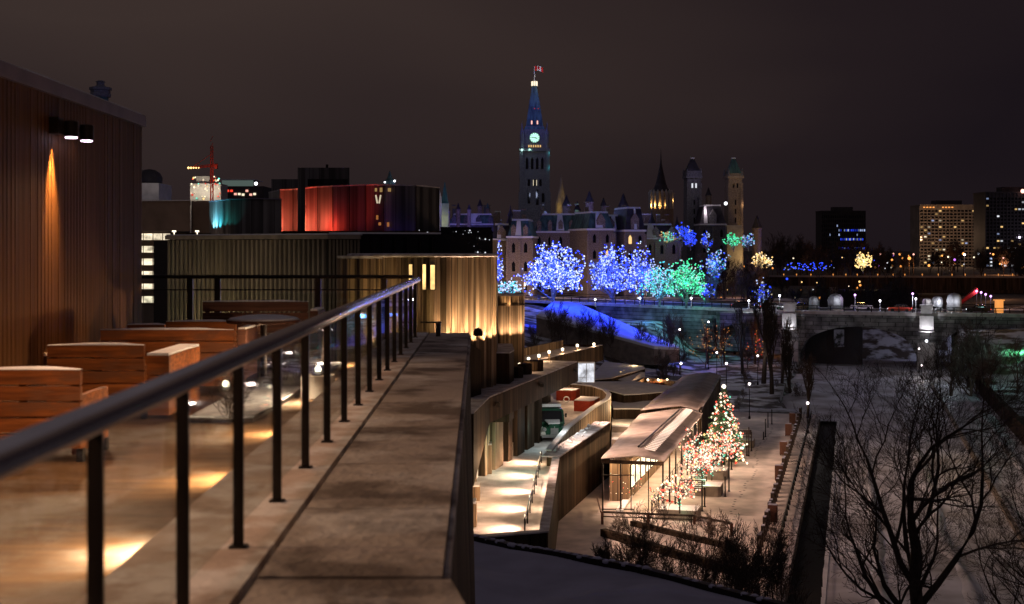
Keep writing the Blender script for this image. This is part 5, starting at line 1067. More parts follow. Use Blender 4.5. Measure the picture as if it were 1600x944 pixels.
# snow bank across the bridge left of the canal
# street lamps of the bridge: double ball, violet or white
def road_lamp(px, py, off, label, c='white', pw=220, zb=DZ, hh=None, d=None, group='street lamps on the bridge'):
    if d is None: p = bp(px)+Nn*off; k = (px-800)/2000; d = p.y
    X = (px-800)/2000*d; z = zat(py, d); t = thing('street_lamp', label, 'street lamp', (X, d, zb), group=group); h_ = z-zb
    part('pole', MB().lathe((0,0,0), [(.18,0),(.14,.6),(.07,.8),(.05,max(1,h_-.15))], 8), M['steel'], t); part('globe', MB().sphere((0,0,max(1.1,h_)), .22*d/250, 6), EMV if c == 'violet' else EMB, t)
    if pw: light('POINT', (0,-.5,max(1.1,h_)), pw, E[c] if c != 'violet' else (.8,.55,1), t, .2, world=False)
EMV = emis('violet_lamp', (.75,.35,1), 3.2); EMB = emis('white_lamp', (.95,.92,1), 4)
for px, py, c, lb, pw in ((1305,466,'white','white street lamp before the left glass dome',420),(1336,461,'violet','violet street lamp right of the left glass dome',250),(1426,459,'violet','violet street lamp taller of the pair left of the pier',250),(1431,467,'white','white street lamp shorter of the pair left of the pier',320),(1494,465,'white','white street lamp before the rightmost dome',420),(1218,462,'white','white street lamp near the left pier',300),(1170,470,'white','white street lamp above the arch at the left',300),(1080,466,'white','white street lamp below the green tree',200),(930,468,'white','white street lamp below the blue tree',160),(1000,466,'white','white street lamp between the blue trees',160),(1375,470,'white','white street lamp mid span',200)):
    road_lamp(px, py, 5.0, lb, c, pw)
for i,(px,py,c,d) in enumerate(((1526,455,'violet',300),(1533,457,'violet',290),(1540,460,'violet',281),(1548,463,'violet',273))): road_lamp(px,py,0,['farthest','second farthest','second nearest','nearest'][i]+' violet lamp in the curving row behind the bridge',c,150,hgt((px-800)/2000*d,d),d=d,group='violet lamps in the curving row')
# lit kiosk and glass domes
def dome(px0, px1, py, lb, m, glow):
    p = bp((px0+px1)/2)+Nn*3.5; r = (px1-px0)/2000*p.y/2; X = ((px0+px1)/2-800)/2000*p.y; zt_ = zat(py, p.y); t = thing('domed_shelter', lb, 'shelter', (X,p.y,DZ), group='domed shelters on the bridge'); h_ = zt_-DZ
    part('glazing', MB().lathe((0,0,0), [(r,.3),(r,h_-r*.9),(r*.92,h_-r*.5),(r*.7,h_-r*.2),(r*.35,h_-.05),(.02,h_)], 12), m, t, smooth=True)
    mb = MB(); 
    for k in range(6): g = k*pi/3; mb.tube([(r*1.01*cos(g),r*1.01*sin(g),0),(r*1.01*cos(g),r*1.01*sin(g),h_-r*.9),(r*.93*cos(g),r*.93*sin(g),h_-r*.48),(r*.71*cos(g),r*.71*sin(g),h_-r*.18),(0,0,h_+.02)], .05, 4)
    part('frame', mb, M['steel'], t); part('base', MB().lathe((0,0,0), [(r+.1,0),(r+.1,.29)], 12), M['concrete'], t)
    light('POINT', (0,-r-1.2,2.2), glow, (.9,.9,1), t, .2, world=False)
fz = mat('frosted_panel', (.35,.36,.38), .35, var=.3, scale=2)
dome(1264,1280,463,'narrow domed shelter at the left of the bridge',fz,40); dome(1294,1317,459,'broad frosted dome shelter behind the white lamp',fz,120); dome(1441,1455,466,'small stone domed shelter on the right pier',M['pale_stone'],40); dome(1456,1473,463,'bright silver domed shelter right of the pier',fz,260); dome(1480,1502,458,'largest domed shelter at the right of the bridge',fz,120)
solo('heritage_booth', MB().obox((*XY(1561,243),DZ),1.2,1.2,2.3).obox((*XY(1561,243),DZ+2.3),1.6,1.6,.2), EM('amber', .9), 'small orange glowing booth at the right end of the bridge', 'booth')
light('POINT', (XY(1561,241)[0],240,DZ+2), 300, (1,.6,.2), None, .3)
# cars
def car(px, off, rz, lb, body, lit, d=None, z=DZ-.12):
    if d is None: p = bp(px)+Nn*off
    else: p = Vector(((px-800)/2000*d, d, 0))
    t = thing('parked_car', lb, 'car', (p.x,p.y,z), rz, 'cars around the bridge')
    part('body', loft(MB(), [(-2.2,sec(1.6,.3,.75,.15)),(-2.0,sec(1.8,.25,.9,.2)),(2.0,sec(1.8,.25,.95,.2)),(2.2,sec(1.6,.3,.8,.15))]), body, t)
    part('cabin', loft(MB(), [(-1.2,sec(1.5,.88,.95,.03)),(-.6,sec(1.4,.88,1.45,.2)),(1.0,sec(1.4,.88,1.45,.2)),(1.7,sec(1.5,.88,.98,.03))]), M['black_glass'], t)
    for s in (-1,1):
        for y in (-1.35,1.35): part('wheel', MB().tube([(s*.85-.1,y,.32),(s*.85+.1,y,.32)], .32, 12), M['rubber'], t)
        part('headlight', MB().box(s*.6-.15,s*.6+.15,-2.24,-2.16,.55,.7), EM('white', 5) if lit else M['steel'], t); part('tail_light', MB().box(s*.65-.14,s*.65+.14,2.17,2.24,.6,.75), EM('red', 4) if lit else M['red_paint'], t)
ra = math.atan2(T.y, T.x)
for px, off, rz, lb, b_, l in ((1247,6,ra+pi/2,'brown car at the left pier on the bridge','board_wall',1),(1404,6,ra-pi/2,'dark red car in the middle of the bridge','red_paint',1),(1200,6,ra+pi/2,'grey car crossing the left arch','steel',1),(1530,7,ra-pi/2,'dark car at the right end of the bridge','black_metal',1),(1340,11,ra+pi/2,'white car on the far lane mid bridge','cream_paint',0),(1150,9,ra+pi/2,'black car left of the arch on the road','black_metal',1)):
    car(px, off, rz, lb, M[b_], l)
car(1455,3.5,ra,'silver car parked by the right pier','steel' and M['steel'],0)
# tunnel/abutment opening under the bridge and right ramp beams
solo('arch_poster', MB().prism([XY(1303,249),XY(1319,249),XY(1319,249.3),XY(1303,249.3)], 2.8, 6.2), mat('poster', (.25,.25,.3), .6, c2=(.02,.02,.02), scale=.7, lo=.45, hi=.55), 'patchy pale poster on the wall under the bridge arch', 'poster')
p = bp(1310)+Nn*10; light('POINT', (XY(1311,245)[0],245,5.5), 35, (.85,.9,1), None, .2)
solo('arch_back_wall', MB().prism([(bp(1254)+Nn*5).xy,(bp(1345)+Nn*5).xy,(bp(1345)+Nn*5.5).xy,(bp(1254)+Nn*5.5).xy], -1.5, 6.6), M['tower_dark'], 'dark wall closing the left half of the bridge arch', 'wall')
mb = MB(); a, b_ = bp(1340)+Nn*30, bp(1480)+Nn*30
mb.add([a+Vector((-6,-10,-.85)), b_+Vector((8,-10,-.85)), b_+Vector((8,8,6)), a+Vector((-6,8,6)), a+Vector((-6,20,-2)), b_+Vector((8,20,-2))], [(0,1,2,3),(3,2,5,4),(0,3,4),(1,5,2)])
solo('snow_bank', mb, M['ground'], 'snow bank seen through the bridge arch', 'snow bank', kind='structure')
light('POINT', ((a+b_)/2+Vector((0,-13,7))), 520, (.7,.72,1), None, .3)
# second bridge beyond
a, b_ = XY(1178,392), XY(1820,372)
fb = thing('far_bridge', 'long dark flat bridge beyond the arch bridge', 'bridge', (*XY(1500,385), 8))
mb = MB(); mb.prism([a, b_, (b_[0],b_[1]+18), (a[0],a[1]+18)], 9.6, 13.2); mb.prism([XY(1395,384),XY(1830,371.5),XY(1830,380),XY(1395,392)], 8.6, 9.6); part('deck', mb, M['bronze_wall'], fb, world=True)
mb = MB(); mb.prism([(a[0],a[1]-.3), (b_[0],b_[1]-.3), b_, a], 13.2, 13.75); part('parapet', mb, M['tower_conc'], fb, world=True)
for px in (1505,1300,1700): part('pier', MB().obox((*XY(px,388),-2),1.8,6,12.2), M['tower_conc'], fb, world=True)
rg = random.Random(9)
for i in range(9): q = XY(1270+i*42,386-i*1.6); light('POINT', (q[0],q[1]-3,15.5), 55, (1,.4,.15), fb, .3)
# headlamp streak: rows of small road lights on the far bridge
for i in range(16):
    px = 1225+i*24+rg.uniform(-6,6); q = P(px, 424.5+rg.uniform(-1,1), 380); solo('bridge_lamp', MB().obox((q.x,q.y,13.76),.12,.12,.35).sphere((q.x,q.y,14.25), .19, 5), EM('amber', .8), 'low orange lamp in the row on the far bridge parapet', 'lamp', group='orange lamps on the far bridge')
road_lamp(1507,398,0,'tall twin street lamp rising from the far bridge','white',200,13.2,d=382,group='far street lamps')
# ---------------------------------------------------------------- far lights of the city: lamps, bushes
def far_lamp(px, py, d, c, r, lb, grp, zb=None):
    X, z = (px-800)/2000*d, zat(py, d); zb = hgt(X, d) if zb is None else zb; h_ = max(1.5, z-zb)
    t = thing('street_lamp', lb, 'street lamp', (X,d,z-h_), group=grp); part('pole', FP[min(FP, key=lambda q: abs(q-h_))], None, t) if False else None
    part('pole', MB().tube([(0,0,0),(0,0,h_-.2)], .09, 4), M['black_metal'], t); part('globe', MB().sphere((0,0,h_), r, 4), EM(*c), t)
    return t
for i in range(46):
    px = rg.uniform(1360,1600); py = rg.choice([rg.uniform(410,419), rg.uniform(396,404), rg.uniform(405,420)]); d = rg.uniform(470,680); c = rg.choices([('amber',2.2),('pink',2.0),('white',1.5),('blue',2),('cream',1.8),('violet',1.5)],[6,3,3,1.5,1.5,1])[0]
    far_lamp(px,py,d,c,rg.uniform(.28,.62)*(1.15 if c[0]=='amber' else .8),'distant '+{'amber':'orange','pink':'rosy','white':'white','blue':'blue','cream':'cream','violet':'violet'}[c[0]]+' lamp among the trees right of the yellow lit tree', 'distant '+c[0]+' lamps right')
for i in range(34):
    px = rg.uniform(1120,1350); py = rg.uniform(432,476) if i > 9 else rg.uniform(398,420); d = rg.uniform(300,372) if i > 9 else rg.uniform(440,600); c = rg.choices([('amber',1.4),('gold',1.6),('white',1.2),('blue',2.2),('cream',1.4)],[6,4,2,2,2])[0]
    far_lamp(px,py,d,c,rg.uniform(.14,.36)*d/400*1.2,'small distant '+{'amber':'orange','gold':'golden','white':'white','blue':'blue','cream':'cream'}[c[0]]+' lamp in the dark hollow behind the bridge', 'distant '+c[0]+' lamps left')
for i in range(6):
    px = 1236+i*11; X = (px-800)/2000*430; zb = hgt(X,430); pts = [(rg.uniform(-2.6,2.6), rg.uniform(-1,1), zat(rg.uniform(410,423),430)-zb) for _ in range(12)]
    strings('string_lights', 'deep blue light strings on the low hedges beyond the far bridge', (X,430,zb), pts, [('blue',2.2,6),('ice',.6,1)], .20, 'blue hedge lights beyond the far bridge', 500, (.04,.08,1), 6)
for px, py, r, n_, cc in ((1215,528,24,60,[('red',1.1,5),('amber',1,3),('cream',1,.7)]),(1186,524,20,40,[('red',.8,5),('amber',.9,3)]),(1102,516,34,60,[('amber',.55,5),('gold',.5,3)]),(1128,510,20,30,[('amber',.5,5)])):
    d = 238 if px != 1215 else 268; X, z = (px-800)/2000*d, zat(py,d); zb = hgt(X,d); tk, cw, tips = bare(px, max(2.2,z+1.0-zb), .08, levels=4, kids=4, spread=.9, first=.1); rr = r/2000*d
    sc_ = rr/max(.1,sorted(math.hypot(v[0],v[1]) for v in cw.v)[int(len(cw.v)*.9)])
    for m_ in (tk,cw): m_.v = [(v[0]*sc_,v[1]*sc_,v[2]) for v in m_.v]
    tree_thing('shrub',{1215:'bare shrub under red lights behind the left arch',1186:'bare shrub under red lights among dark trunks',1102:'bare shrub under copper lights left of the bridge',1128:'bare shrub under dim copper lights at the bridge end'}[px],'shrub',(X,d,zb),'lit shrubs near the bridge',tk,cw,M['bark_far'])
    pts = [(v[0],v[1],v[2]) for v in rg.sample(cw.v, min(n_, len(cw.v)))]; strings('string_lights', {1215:'red light strings seen through the left arch',1186:'red light strings among the dark trunks',1102:'copper light strings like a small canopy left of the bridge',1128:'dim copper light strings at the end of the bridge'}[px], (X,d,zb), pts, cc, .11, 'light strings on shrubs near the bridge', 220, (1,.35,.12), max(1.5,z-zb))
# red tent like canopy right
solo('red_canopy', MB().prism([XY(1500,300),XY(1528,300),XY(1524,306),XY(1504,306)], [zat(475,300),zat(458,300),zat(458,300)-.3,zat(475,300)-.3], [zat(471,300),zat(450,300),zat(450,300),zat(471,300)]), mat('red_tarp',(.5,.03,.02),.6), 'sloping red lit canopy behind the right domes', 'canopy')
light('POINT', (XY(1510,295)[0],294,14), 300, (1,.25,.15), None, .4)
for px, py, d, pw, c in ((1560,440,345,1500,(1,.45,.2)),(1580,470,300,500,(1,.5,.3)),(1400,415,480,4500,(1,.36,.1)),(1450,412,520,5000,(1,.36,.1)),(1330,415,520,2500,(1,.4,.15)),(1570,412,560,4500,(1,.4,.15)),(1220,415,480,2500,(1,.5,.25)),(1150,440,330,700,(1,.4,.2)),(1180,455,310,500,(1,.45,.25))):
    q = P(px,py,d); light('POINT', (q.x,q.y,max(q.z,hgt(q.x,q.y)+4)), pw, c, None, 1)
# ---------------------------------------------------------------- blue lit slope
sl = thing('blue_slope', 'smooth snowy ramp flooded with blue light below the trees', 'ramp', (12, 235, 4))
pA, pB, pC, pD, pE = P(866,470,262), P(905,474,260), P(1062,543,236), P(1022,541,230), P(838,492,240)
part('top', MB().add([pE,pD,pC,pB,pA]+[p-Vector((0,0,.5)) for p in (pE,pD,pC,pB,pA)], [(0,1,2,3,4),(9,8,7,6,5),(0,5,6,1),(1,6,7,2),(2,7,8,3),(3,8,9,4),(4,9,5,0)]), M['snow'], sl, world=True)
pts5 = [pE,pD,pC,pB,pA]; part('side_wall', MB().add([p-Vector((0,0,.51)) for p in pts5]+[Vector((p.x,p.y,1)) for p in pts5], [(0,1,2,3,4),(9,8,7,6,5),(0,5,6,1),(1,6,7,2),(2,7,8,3),(3,8,9,4),(4,9,5,0)]), M['concrete'], sl, world=True)
for px, py, d, pw in ((900,476,255,1500),(945,488,250,1300),(985,503,243,1000),(1025,520,238,600),(862,478,254,1100)):
    q = P(px,py,d); light('SPOT', (q.x,q.y,q.z+6), pw*5.5, (.003,.03,1), sl, .5, aim=(q.x-.5,q.y,q.z-3), spot=R(125), blend=1, name='blue_floodlight')
for px, pw in ((850,300),(905,400),(960,400),(1010,300),(1050,200)):
    q = P(px,472,282); light('POINT', (q.x,q.y,13), pw, (.01,.05,1), None, .5)
q = P(1080,505,238); light('POINT', (q.x,q.y,10.5), 500, (.25,.35,1), None, .5)
for px_, py_, d_, pw_, c_ in ((960,492,268,160,(.02,.2,1)),(1010,494,264,160,(.02,.35,1)),(1050,494,260,190,(.05,.6,.9)),(1090,496,256,110,(.05,.5,.7)),(1130,498,252,110,(.1,.15,.8))):
    q = P(px_,py_,d_); light('POINT', q, pw_, c_, None, .4)
q = P(1150,520,222); light('POINT', (q.x,q.y,8.5), 300, (.4,.5,1), None, .5)
# ---------------------------------------------------------------- gothic buildings on the hill
def gothic(name, label, px0, px1, pyb, pye, pyr, d, depth=14, roof='copper', rz=0, stone='brown_stone', nd=3, chim=2, nw=None, lit=.12, grp=None, snowr=True, rows=None):
    X = ((px0+px1)/2-800)/2000*d; w_ = (px1-px0)/2000*d; zb, ze, zr = zat(pyb,d), zat(pye,d), zat(pyr,d); hb = ze-zb; rg = random.Random(int(px0*7+pye))
    t = thing(name, label, 'building', (X, d+depth/2, zb), rz, grp)
    mb = MB(); mb.box(-w_/2,w_/2,-depth/2,depth/2,-4,hb); k = max(2, int(w_/4.5))
    for i in range(k+1): x = -w_/2+w_*i/k; mb.box(x-.35,x+.35,-depth/2-.5,-depth/2+.1,-4,hb*.96)
    part('wall', mb, M[stone], t); part('cornice', MB().box(-w_/2-.35,w_/2+.35,-depth/2-.45,depth/2+.35,hb+.002,hb+.5), M['snow'] if snowr else M[stone], t)
    i_ = min(w_*.16, depth*.28, (zr-ze)*.5); mb = MB(); rz_ = zr-zb
    base = [(-w_/2,-depth/2),(w_/2,-depth/2),(w_/2,depth/2),(-w_/2,depth/2)]; top = [(-w_/2+i_,-depth/2+i_),(w_/2-i_,-depth/2+i_),(w_/2-i_,depth/2-i_),(-w_/2+i_,depth/2-i_)]
    mb.add([(x,y,hb+.5) for x, y in base]+[(x,y,rz_) for x, y in top], [(0,1,5,4),(1,2,6,5),(2,3,7,6),(3,0,4,7),(4,5,6,7)]); rf_ = part('roof', mb, M[roof], t)
    if snowr:
        mb = MB(); f = .62 # snow lying on the left slope and the top
        mb.add([(x*1.01,y*1.01,rz_+.02) for x, y in top]+[(x*.97,y*.97,rz_+.5) for x, y in top], [(4,5,6,7),(0,1,5,4),(1,2,6,5),(2,3,7,6),(3,0,4,7)])
        x0 = -w_/2+w_*rg.uniform(.05,.45); ww = w_*rg.uniform(.12,.3); a0 = (x0, -depth/2-.05, hb+.6); a1_ = (x0+ww, -depth/2-.05, hb+.6); b1_ = (min(x0+ww*.8, w_/2-i_), -depth/2+i_-.08, rz_-.1); b0_ = (max(x0+ww*.2, -w_/2+i_), -depth/2+i_-.08, rz_-.1)
        n_ = Vector((0,-.25,.12)); mb.add([a0,a1_,b1_,b0_]+[Vector(q)+n_ for q in (a0,a1_,b1_,b0_)], [(4,5,6,7),(0,1,5,4),(1,2,6,5),(2,3,7,6),(3,0,4,7)])
        part('snow', mb, M['snow'], rf_)
    for i in range(nd):
        x = -w_/2+w_*(i+.5)/nd; hh = (rz_-hb)*.45; dw = min(2.4, w_/nd*.4)
        dm = part('dormer', MB().box(x-dw/2,x+dw/2,-depth/2-.1,-depth/2+i_,hb+.5,hb+.5+hh).add([(x-dw/2-.1,-depth/2-.2,hb+.5+hh),(x+dw/2+.1,-depth/2-.2,hb+.5+hh),(x,-depth/2-.2,hb+.5+hh+dw*.8),(x-dw/2-.1,-depth/2+i_,hb+.5+hh),(x+dw/2+.1,-depth/2+i_,hb+.5+hh),(x,-depth/2+i_,hb+.5+hh+dw*.8)], [(0,1,2),(1,4,5,2),(0,2,5,3),(3,5,4)]), M[stone], rf_)
        mb = None
    for i in range(chim): x = -w_/2+w_*rg.uniform(.1,.9); y = rg.uniform(0,depth/3); part('chimney', MB().box(x-.5,x+.5,y-.5,y+.5,rz_-2,rz_+rg.uniform(1.5,3)).box(x-.6,x+.6,y-.6,y+.6,rz_+3,rz_+3.3), M[stone], rf_)
    nw = nw or max(2, int(w_/2.6)); rows = rows or max(1, int(hb/3.9))
    for r in range(rows):
        for c in range(nw):
            x = -w_/2+w_*(c+.5)/nw; z0 = hb-(r+1)*hb/rows+hb/rows*.22; z1 = z0+hb/rows*.40; ww = .42
            key = 'l' if rg.random() < lit else 'd'
            mb = MB().add([(x-ww,-depth/2-.06,z0),(x+ww,-depth/2-.06,z0),(x+ww,-depth/2-.06,z1),(x,-depth/2-.06,z1+.7),(x-ww,-depth/2-.06,z1),(x-ww,-depth/2+.1,z0),(x+ww,-depth/2+.1,z0),(x+ww,-depth/2+.1,z1),(x,-depth/2+.1,z1+.7),(x-ww,-depth/2+.1,z1)], [(0,1,2,3,4),(0,5,6,1),(1,6,7,2),(2,7,8,3),(3,8,9,4),(4,9,5,0)])
            part('window', mb, EM('gold', 1.2) if key == 'l' else M['black_glass'], t)
    return t
def spire(t, x, y, z, r, h_, m, n=8, fin=True):
    mb = MB().lathe((x,y,z), [(r,0),(r*.55,h_*.4),(r*.1,h_*.95),(.02,h_)], n, pi/n)
    if fin: mb.tube([(x,y,z+h_),(x,y,z+h_+r*.5)], .06, 4)
    part('spire', mb, m, t)
GE = 'gothic blocks on the hill'
gothic('gothic_wing','brown stone gothic wing just right of the drum',768,800,462,376,352,330,roof='slate',nd=1,chim=1,grp=GE)
gothic('gothic_wing','gothic wing with a tall central gable and snowy eaves',798,836,460,372,345,326,nd=2,chim=1,grp=GE,rz=-.12)
gothic('gothic_wing','wide gothic wing behind the broad blue tree',834,918,462,364,336,345,nd=5,chim=3,grp=GE)
gothic('gothic_tower_house','steep green roofed tower house with snow on one slope',905,948,460,360,333,332,nd=1,chim=1,grp=GE,rz=.3)
gothic('gothic_wing','gothic wing with dark roof between the tower house and the pavilion roof',944,990,460,362,338,340,roof='slate',nd=2,chim=2,grp=GE)
gothic('gothic_tower_house','snow streaked tower house left of the library',968,1000,460,362,326,333,roof='slate',nd=1,chim=0,grp=GE,rz=.2)
gothic('gothic_wing','long low gothic wing under the library',988,1062,462,374,352,350,roof='slate',nd=3,chim=2,grp=GE)
gothic('gothic_wing','pale roofed gothic wing between the two slender towers',1094,1134,400,352,322,420,roof='slate',nd=1,chim=1,stone='grey_stone')
for px, d, pw in ((778,318,1200),(800,316,1200),(820,316,1000),(850,330,250),(880,330,250),(925,322,400),(950,326,260),(975,322,260),(1010,335,300),(1045,335,300)):
    light('POINT', (XY(px,d)[0], d-3, 12.5), pw, (1,.64,.40), None, .6)
for px, d in ((800,300),(860,305),(930,300),(990,300),(1040,310)): light('POINT', (XY(px,d)[0], d-14, 31), 150, (.8,.78,.9), None, 1)
rg = random.Random(21)
# roofline clutter: turrets with spirelets
for px, py, d, w_, m, lb in ((700,322,380,6,'slate','dark turret left'),(716,318,385,7,'slate','violet turret'),(733,320,380,6,'slate','third turret'),(750,312,390,8,'slate','tall blue turret'),(762,318,390,6,'copper','turret nearest the tower'),(885,306,370,12,'slate','turret with lit window right of the clock tower'),(902,316,375,10,'slate','low turret beside the lit window turret'),(921,300,365,12,'slate','pointed turret among the roofs'),(943,310,370,9,'slate','thin turret among the roofs'),(974,304,372,15,'slate','broad dark turret left of the library'),(1000,330,372,8,'slate','small turret at the library'),(1107,294,440,9,'slate','dark turret behind the left slender tower'),(1183,338,440,14,'tower_dark','square dark turret at the right end')):
    X, z = (px-800)/2000*d, zat(py,d); r = w_/2000*d/2; t = thing('turret', 'small roof '+lb, 'turret', (X,d,z-14), group='turrets on the gothic roofs')
    part('shaft', MB().lathe((0,0,-6), [(r,0),(r,20-r*3.0),(r*1.15,20-r*2.9),(r*1.15,20-r*2.6)], 8), M['brown_stone'], t); part('roof', MB().lathe((0,0,14-r*2.6), [(r*1.2,0),(r*.5,r*1.6),(r*.35,r*2.2),(.03,r*2.9)], 8), M[m], t)
rt_ = random.Random(77)
for i in range(34):
    px = rt_.uniform(772,1062); d = rt_.uniform(352,375); py = rt_.uniform(318,346); X, z = (px-800)/2000*d, zat(py,d); k_ = rt_.random(); r = rt_.uniform(.35,.9)
    t = thing('turret' if k_ < .5 else 'chimney_stack', 'slim dark pointed turret on the gothic roofs' if k_ < .5 else 'dark chimney stack with a snowy cap on the gothic roofs', 'turret' if k_ < .5 else 'chimney', (X,d,z-12), group='small turrets on the gothic roofs' if k_ < .5 else 'chimney stacks on the gothic roofs')
    if k_ < .5: part('shaft', MB().lathe((0,0,-6), [(r,0),(r,16-r*2),(r*1.3,16.3-r*2)], 6), M['grey_stone'], t); part('roof', MB().lathe((0,0,10.3-r*2), [(r*1.4,0),(r*.4,r*2.6),(.03,r*5)], 6), M['slate'], t)
    else: part('shaft', MB().box(-r*1.1,r*1.1,-.5,.5,-6,10), M['brown_stone'], t); part('cap', MB().box(-r*1.3,r*1.3,-.6,.6,10.01,10.35), M['snow'], t)
for px, d, c, pw in ((705,370,(.25,.2,1),700),(745,372,(.12,.15,1),900),(730,368,(.5,.25,1),500),(890,356,(.25,.25,1),900),(935,354,(.3,.25,.9),700),(978,358,(.3,.25,.8),700),(915,350,(.2,.5,.5),400),(850,356,(.2,.3,.6),700)): light('POINT', (XY(px,d)[0],d,zat(330,d)), pw, c, None, .6)
gothic('old_block','low blue lit roofed block left of the gothic wings',700,776,380,352,336,385,roof='copper',nd=4,chim=3,stone='grey_stone')
# green roofed yellow lit turret
q = XY(695,300); t = thing('lit_turret','pale yellow floodlit turret with a tall green roof','turret',(q[0],q[1],10)); r = 6.2/2000*300
part('shaft', MB().box(-r,r,-r,r,0,zat(318,300)-10), M['pale_stone'], t); part('roof', MB().lathe((0,0,zat(318,300)-10), [(r*1.5,0),(r*1.1,.4),(r*.7,2.5),(.05,zat(284,300)-zat(318,300))], 4, pi/4), M['copper'], t)
light('POINT', (-.6,-3.2,zat(345,300)-10), 110, (.9,1,.5), t, .2, world=False); light('POINT', (2,-4,zat(308,300)-10), 35, (.2,.7,1), t, .2, world=False)
q = XY(609,330); t = thing('green_cupola','small green pointed cupola with two lamps over the theatre roof','cupola',(q[0],q[1],zat(292,330))); part('roof', MB().lathe((0,0,0), [(1.5,0),(1.4,1.5),(.7,2.2),(.05,4.2)], 8), M['copper'], t); part('lamp', MB().sphere((-1.1,-1.7,1.1), .25, 6).sphere((1.4,-1.7,1.4), .3, 6), EM('white', 3), t)
part('base', MB().box(-1.6,1.6,-1.6,1.6,-14,-.01), M['grey_stone'], t)
# gold spire
q = XY(877,420); t = thing('gold_spire','small gold lit spire right of the clock tower','spire',(q[0],q[1],20)); mb = MB().lathe((0,0,0), [(2.0,0),(1.8,zat(318,420)-20),(1.2,zat(305,420)-20),(.6,zat(292,420)-20),(.05,zat(272,420)-20)], 8); part('shaft', mb, M['pale_stone'], t)
light('POINT', (-2,-4,zat(325,420)-20), 130, (1,.6,.1), t, .2, world=False); light('POINT', (1.5,-3,zat(300,420)-20), 30, (1,.6,.1), t, .2, world=False)
# ---------------------------------------------------------------- clock tower
D = 600; X = XY(835.5,D)[0]; t = thing('clock_tower','tall grey gothic clock tower with a blue lit steep roof and flag','tower',(X, D+8, 12)); Z = lambda py: zat(py,D)-12
s = lambda px: px/2000*D
def sqp(mb, w0, z0, w1, z1): mb.add([(x*w0/2,y*w0/2,z0) for x,y in ((-1,-1),(1,-1),(1,1),(-1,1))]+[(x*w1/2,y*w1/2,z1) for x,y in ((-1,-1),(1,-1),(1,1),(-1,1))],[(3,2,1,0),(4,5,6,7),(0,1,5,4),(1,2,6,5),(2,3,7,6),(3,0,4,7)])
mb = MB(); W0 = s(42); sqp(mb, s(50), -3, s(47), Z(318)); sqp(mb, s(45), Z(318), W0, Z(236)); sqp(mb, s(48), Z(236), s(48), Z(232)); sqp(mb, s(36), Z(232), s(34), Z(201)); sqp(mb, s(30), Z(203), s(30), Z(196))
for sx in (-1,1):
    for sy in (-1,1): mb.obox((sx*s(21),sy*s(21),-3), s(8), s(8), Z(300)+3); mb.obox((sx*s(20.5),sy*s(20.5),Z(300)), s(6), s(6), Z(236)-Z(300))
for i in range(9): mb.box(-s(19)+i*s(38)/8-.25, -s(19)+i*s(38)/8+.25, -s(21.6), -s(21), Z(320), Z(238))
part('shaft', mb, M['grey_stone'], t)
for i in range(4): x = -s(12)+i*s(8); part('belfry_louvre', MB().box(x-s(2.1),x+s(2.1),-s(21.8),-s(21.2),Z(264),Z(249)).add([(x-s(2.1),-s(21.8),Z(249)),(x+s(2.1),-s(21.8),Z(249)),(x,-s(21.8),Z(245))],[(0,1,2)]), M['black_glass'], t)
for i in range(3): x = -s(9)+i*s(9); part('window', MB().box(x-s(2),x+s(2),-s(22),-s(21.4),Z(292),Z(280)), M['black_glass'], t)
for i in range(2): x = -s(2)+i*s(5); part('lit_window', MB().box(x-s(.5),x+s(.5),-s(22.3),-s(22.0),Z(290),Z(281)), EM('cream', .7), t)
for x, z0, z1 in ((-9,318,300),(4,320,296),(13,316,302)): part('window', MB().box(s(x)-s(2),s(x)+s(2),-s(23.8),-s(22.6),Z(z0),Z(z1)), M['black_glass'], t)
ck = part('clock_face', MB().tube([(0,-s(18.2),Z(214.5)),(0,-s(18.6),Z(214.5))], s(8), 28), emis('clock_dial', (.50,1,.78), 1.25), t)
mb = MB()
for k in range(12): g = k*pi/6; mb.obox((s(6.7)*cos(g),-s(18.75),Z(214.5)+s(6.7)*sin(g)-.2), .28, .1, .4)
mb.tube([(0,-s(18.8),Z(214.5)),(s(4.2),-s(18.8),Z(215.6))], .2, 4).tube([(0,-s(18.8),Z(214.5)),(-s(5.4),-s(18.8),Z(213.9))], .14, 4); part('hands', mb, M['black_metal'], ck)
part('clock_ring', MB().tube([(s(8.4)*cos(k*pi/14),-s(18.5),Z(214.5)+s(8.4)*sin(k*pi/14)) for k in range(29)], .3, 4, cap=False), M['grey_stone'], ck)
for sx in (-1,1):
    for sy in (-1,1): part('pinnacle', MB().lathe((sx*s(19.5),sy*s(19.5),Z(233)), [(s(3.2),0),(s(3.2),s(22)),(s(3.8),s(23)),(s(1.2),s(33)),(.05,s(44))], 8), M['grey_stone'], t)
mb = MB(); sqp(mb, s(33), Z(201), s(29), Z(196)); sqp(mb, s(27), Z(196), s(17), Z(160)); sqp(mb, s(17), Z(160), s(7), Z(131)); rf_ = part('roof', mb, M['copper'], t)
for x, y in ((-4.5,190),(4.5,190)): part('dormer', MB().box(s(x)-s(1.6),s(x)+s(1.6),-s(14.5),-s(12),Z(194),Z(187)), M['grey_stone'], rf_); part('dormer_lamp', MB().box(s(x)-s(1.0),s(x)+s(1.0),-s(14.9),-s(14.6),Z(193),Z(187.5)), EM('pink', 1.6), rf_)
for x, y in ((0,168),(6,168)): part('dormer_lamp', MB().octa((s(x),-s(10.5),Z(y)), s(.9)), EM('red', .6), rf_)
cr_ = part('crown', MB().lathe((0,0,Z(131)), [(s(3.4),0),(s(4.2),s(1.5)),(s(4.2),s(2.5)),(s(2),s(3.5)),(s(1.6),s(8)),(s(.4),s(16))], 8), M['pale_stone'], t)
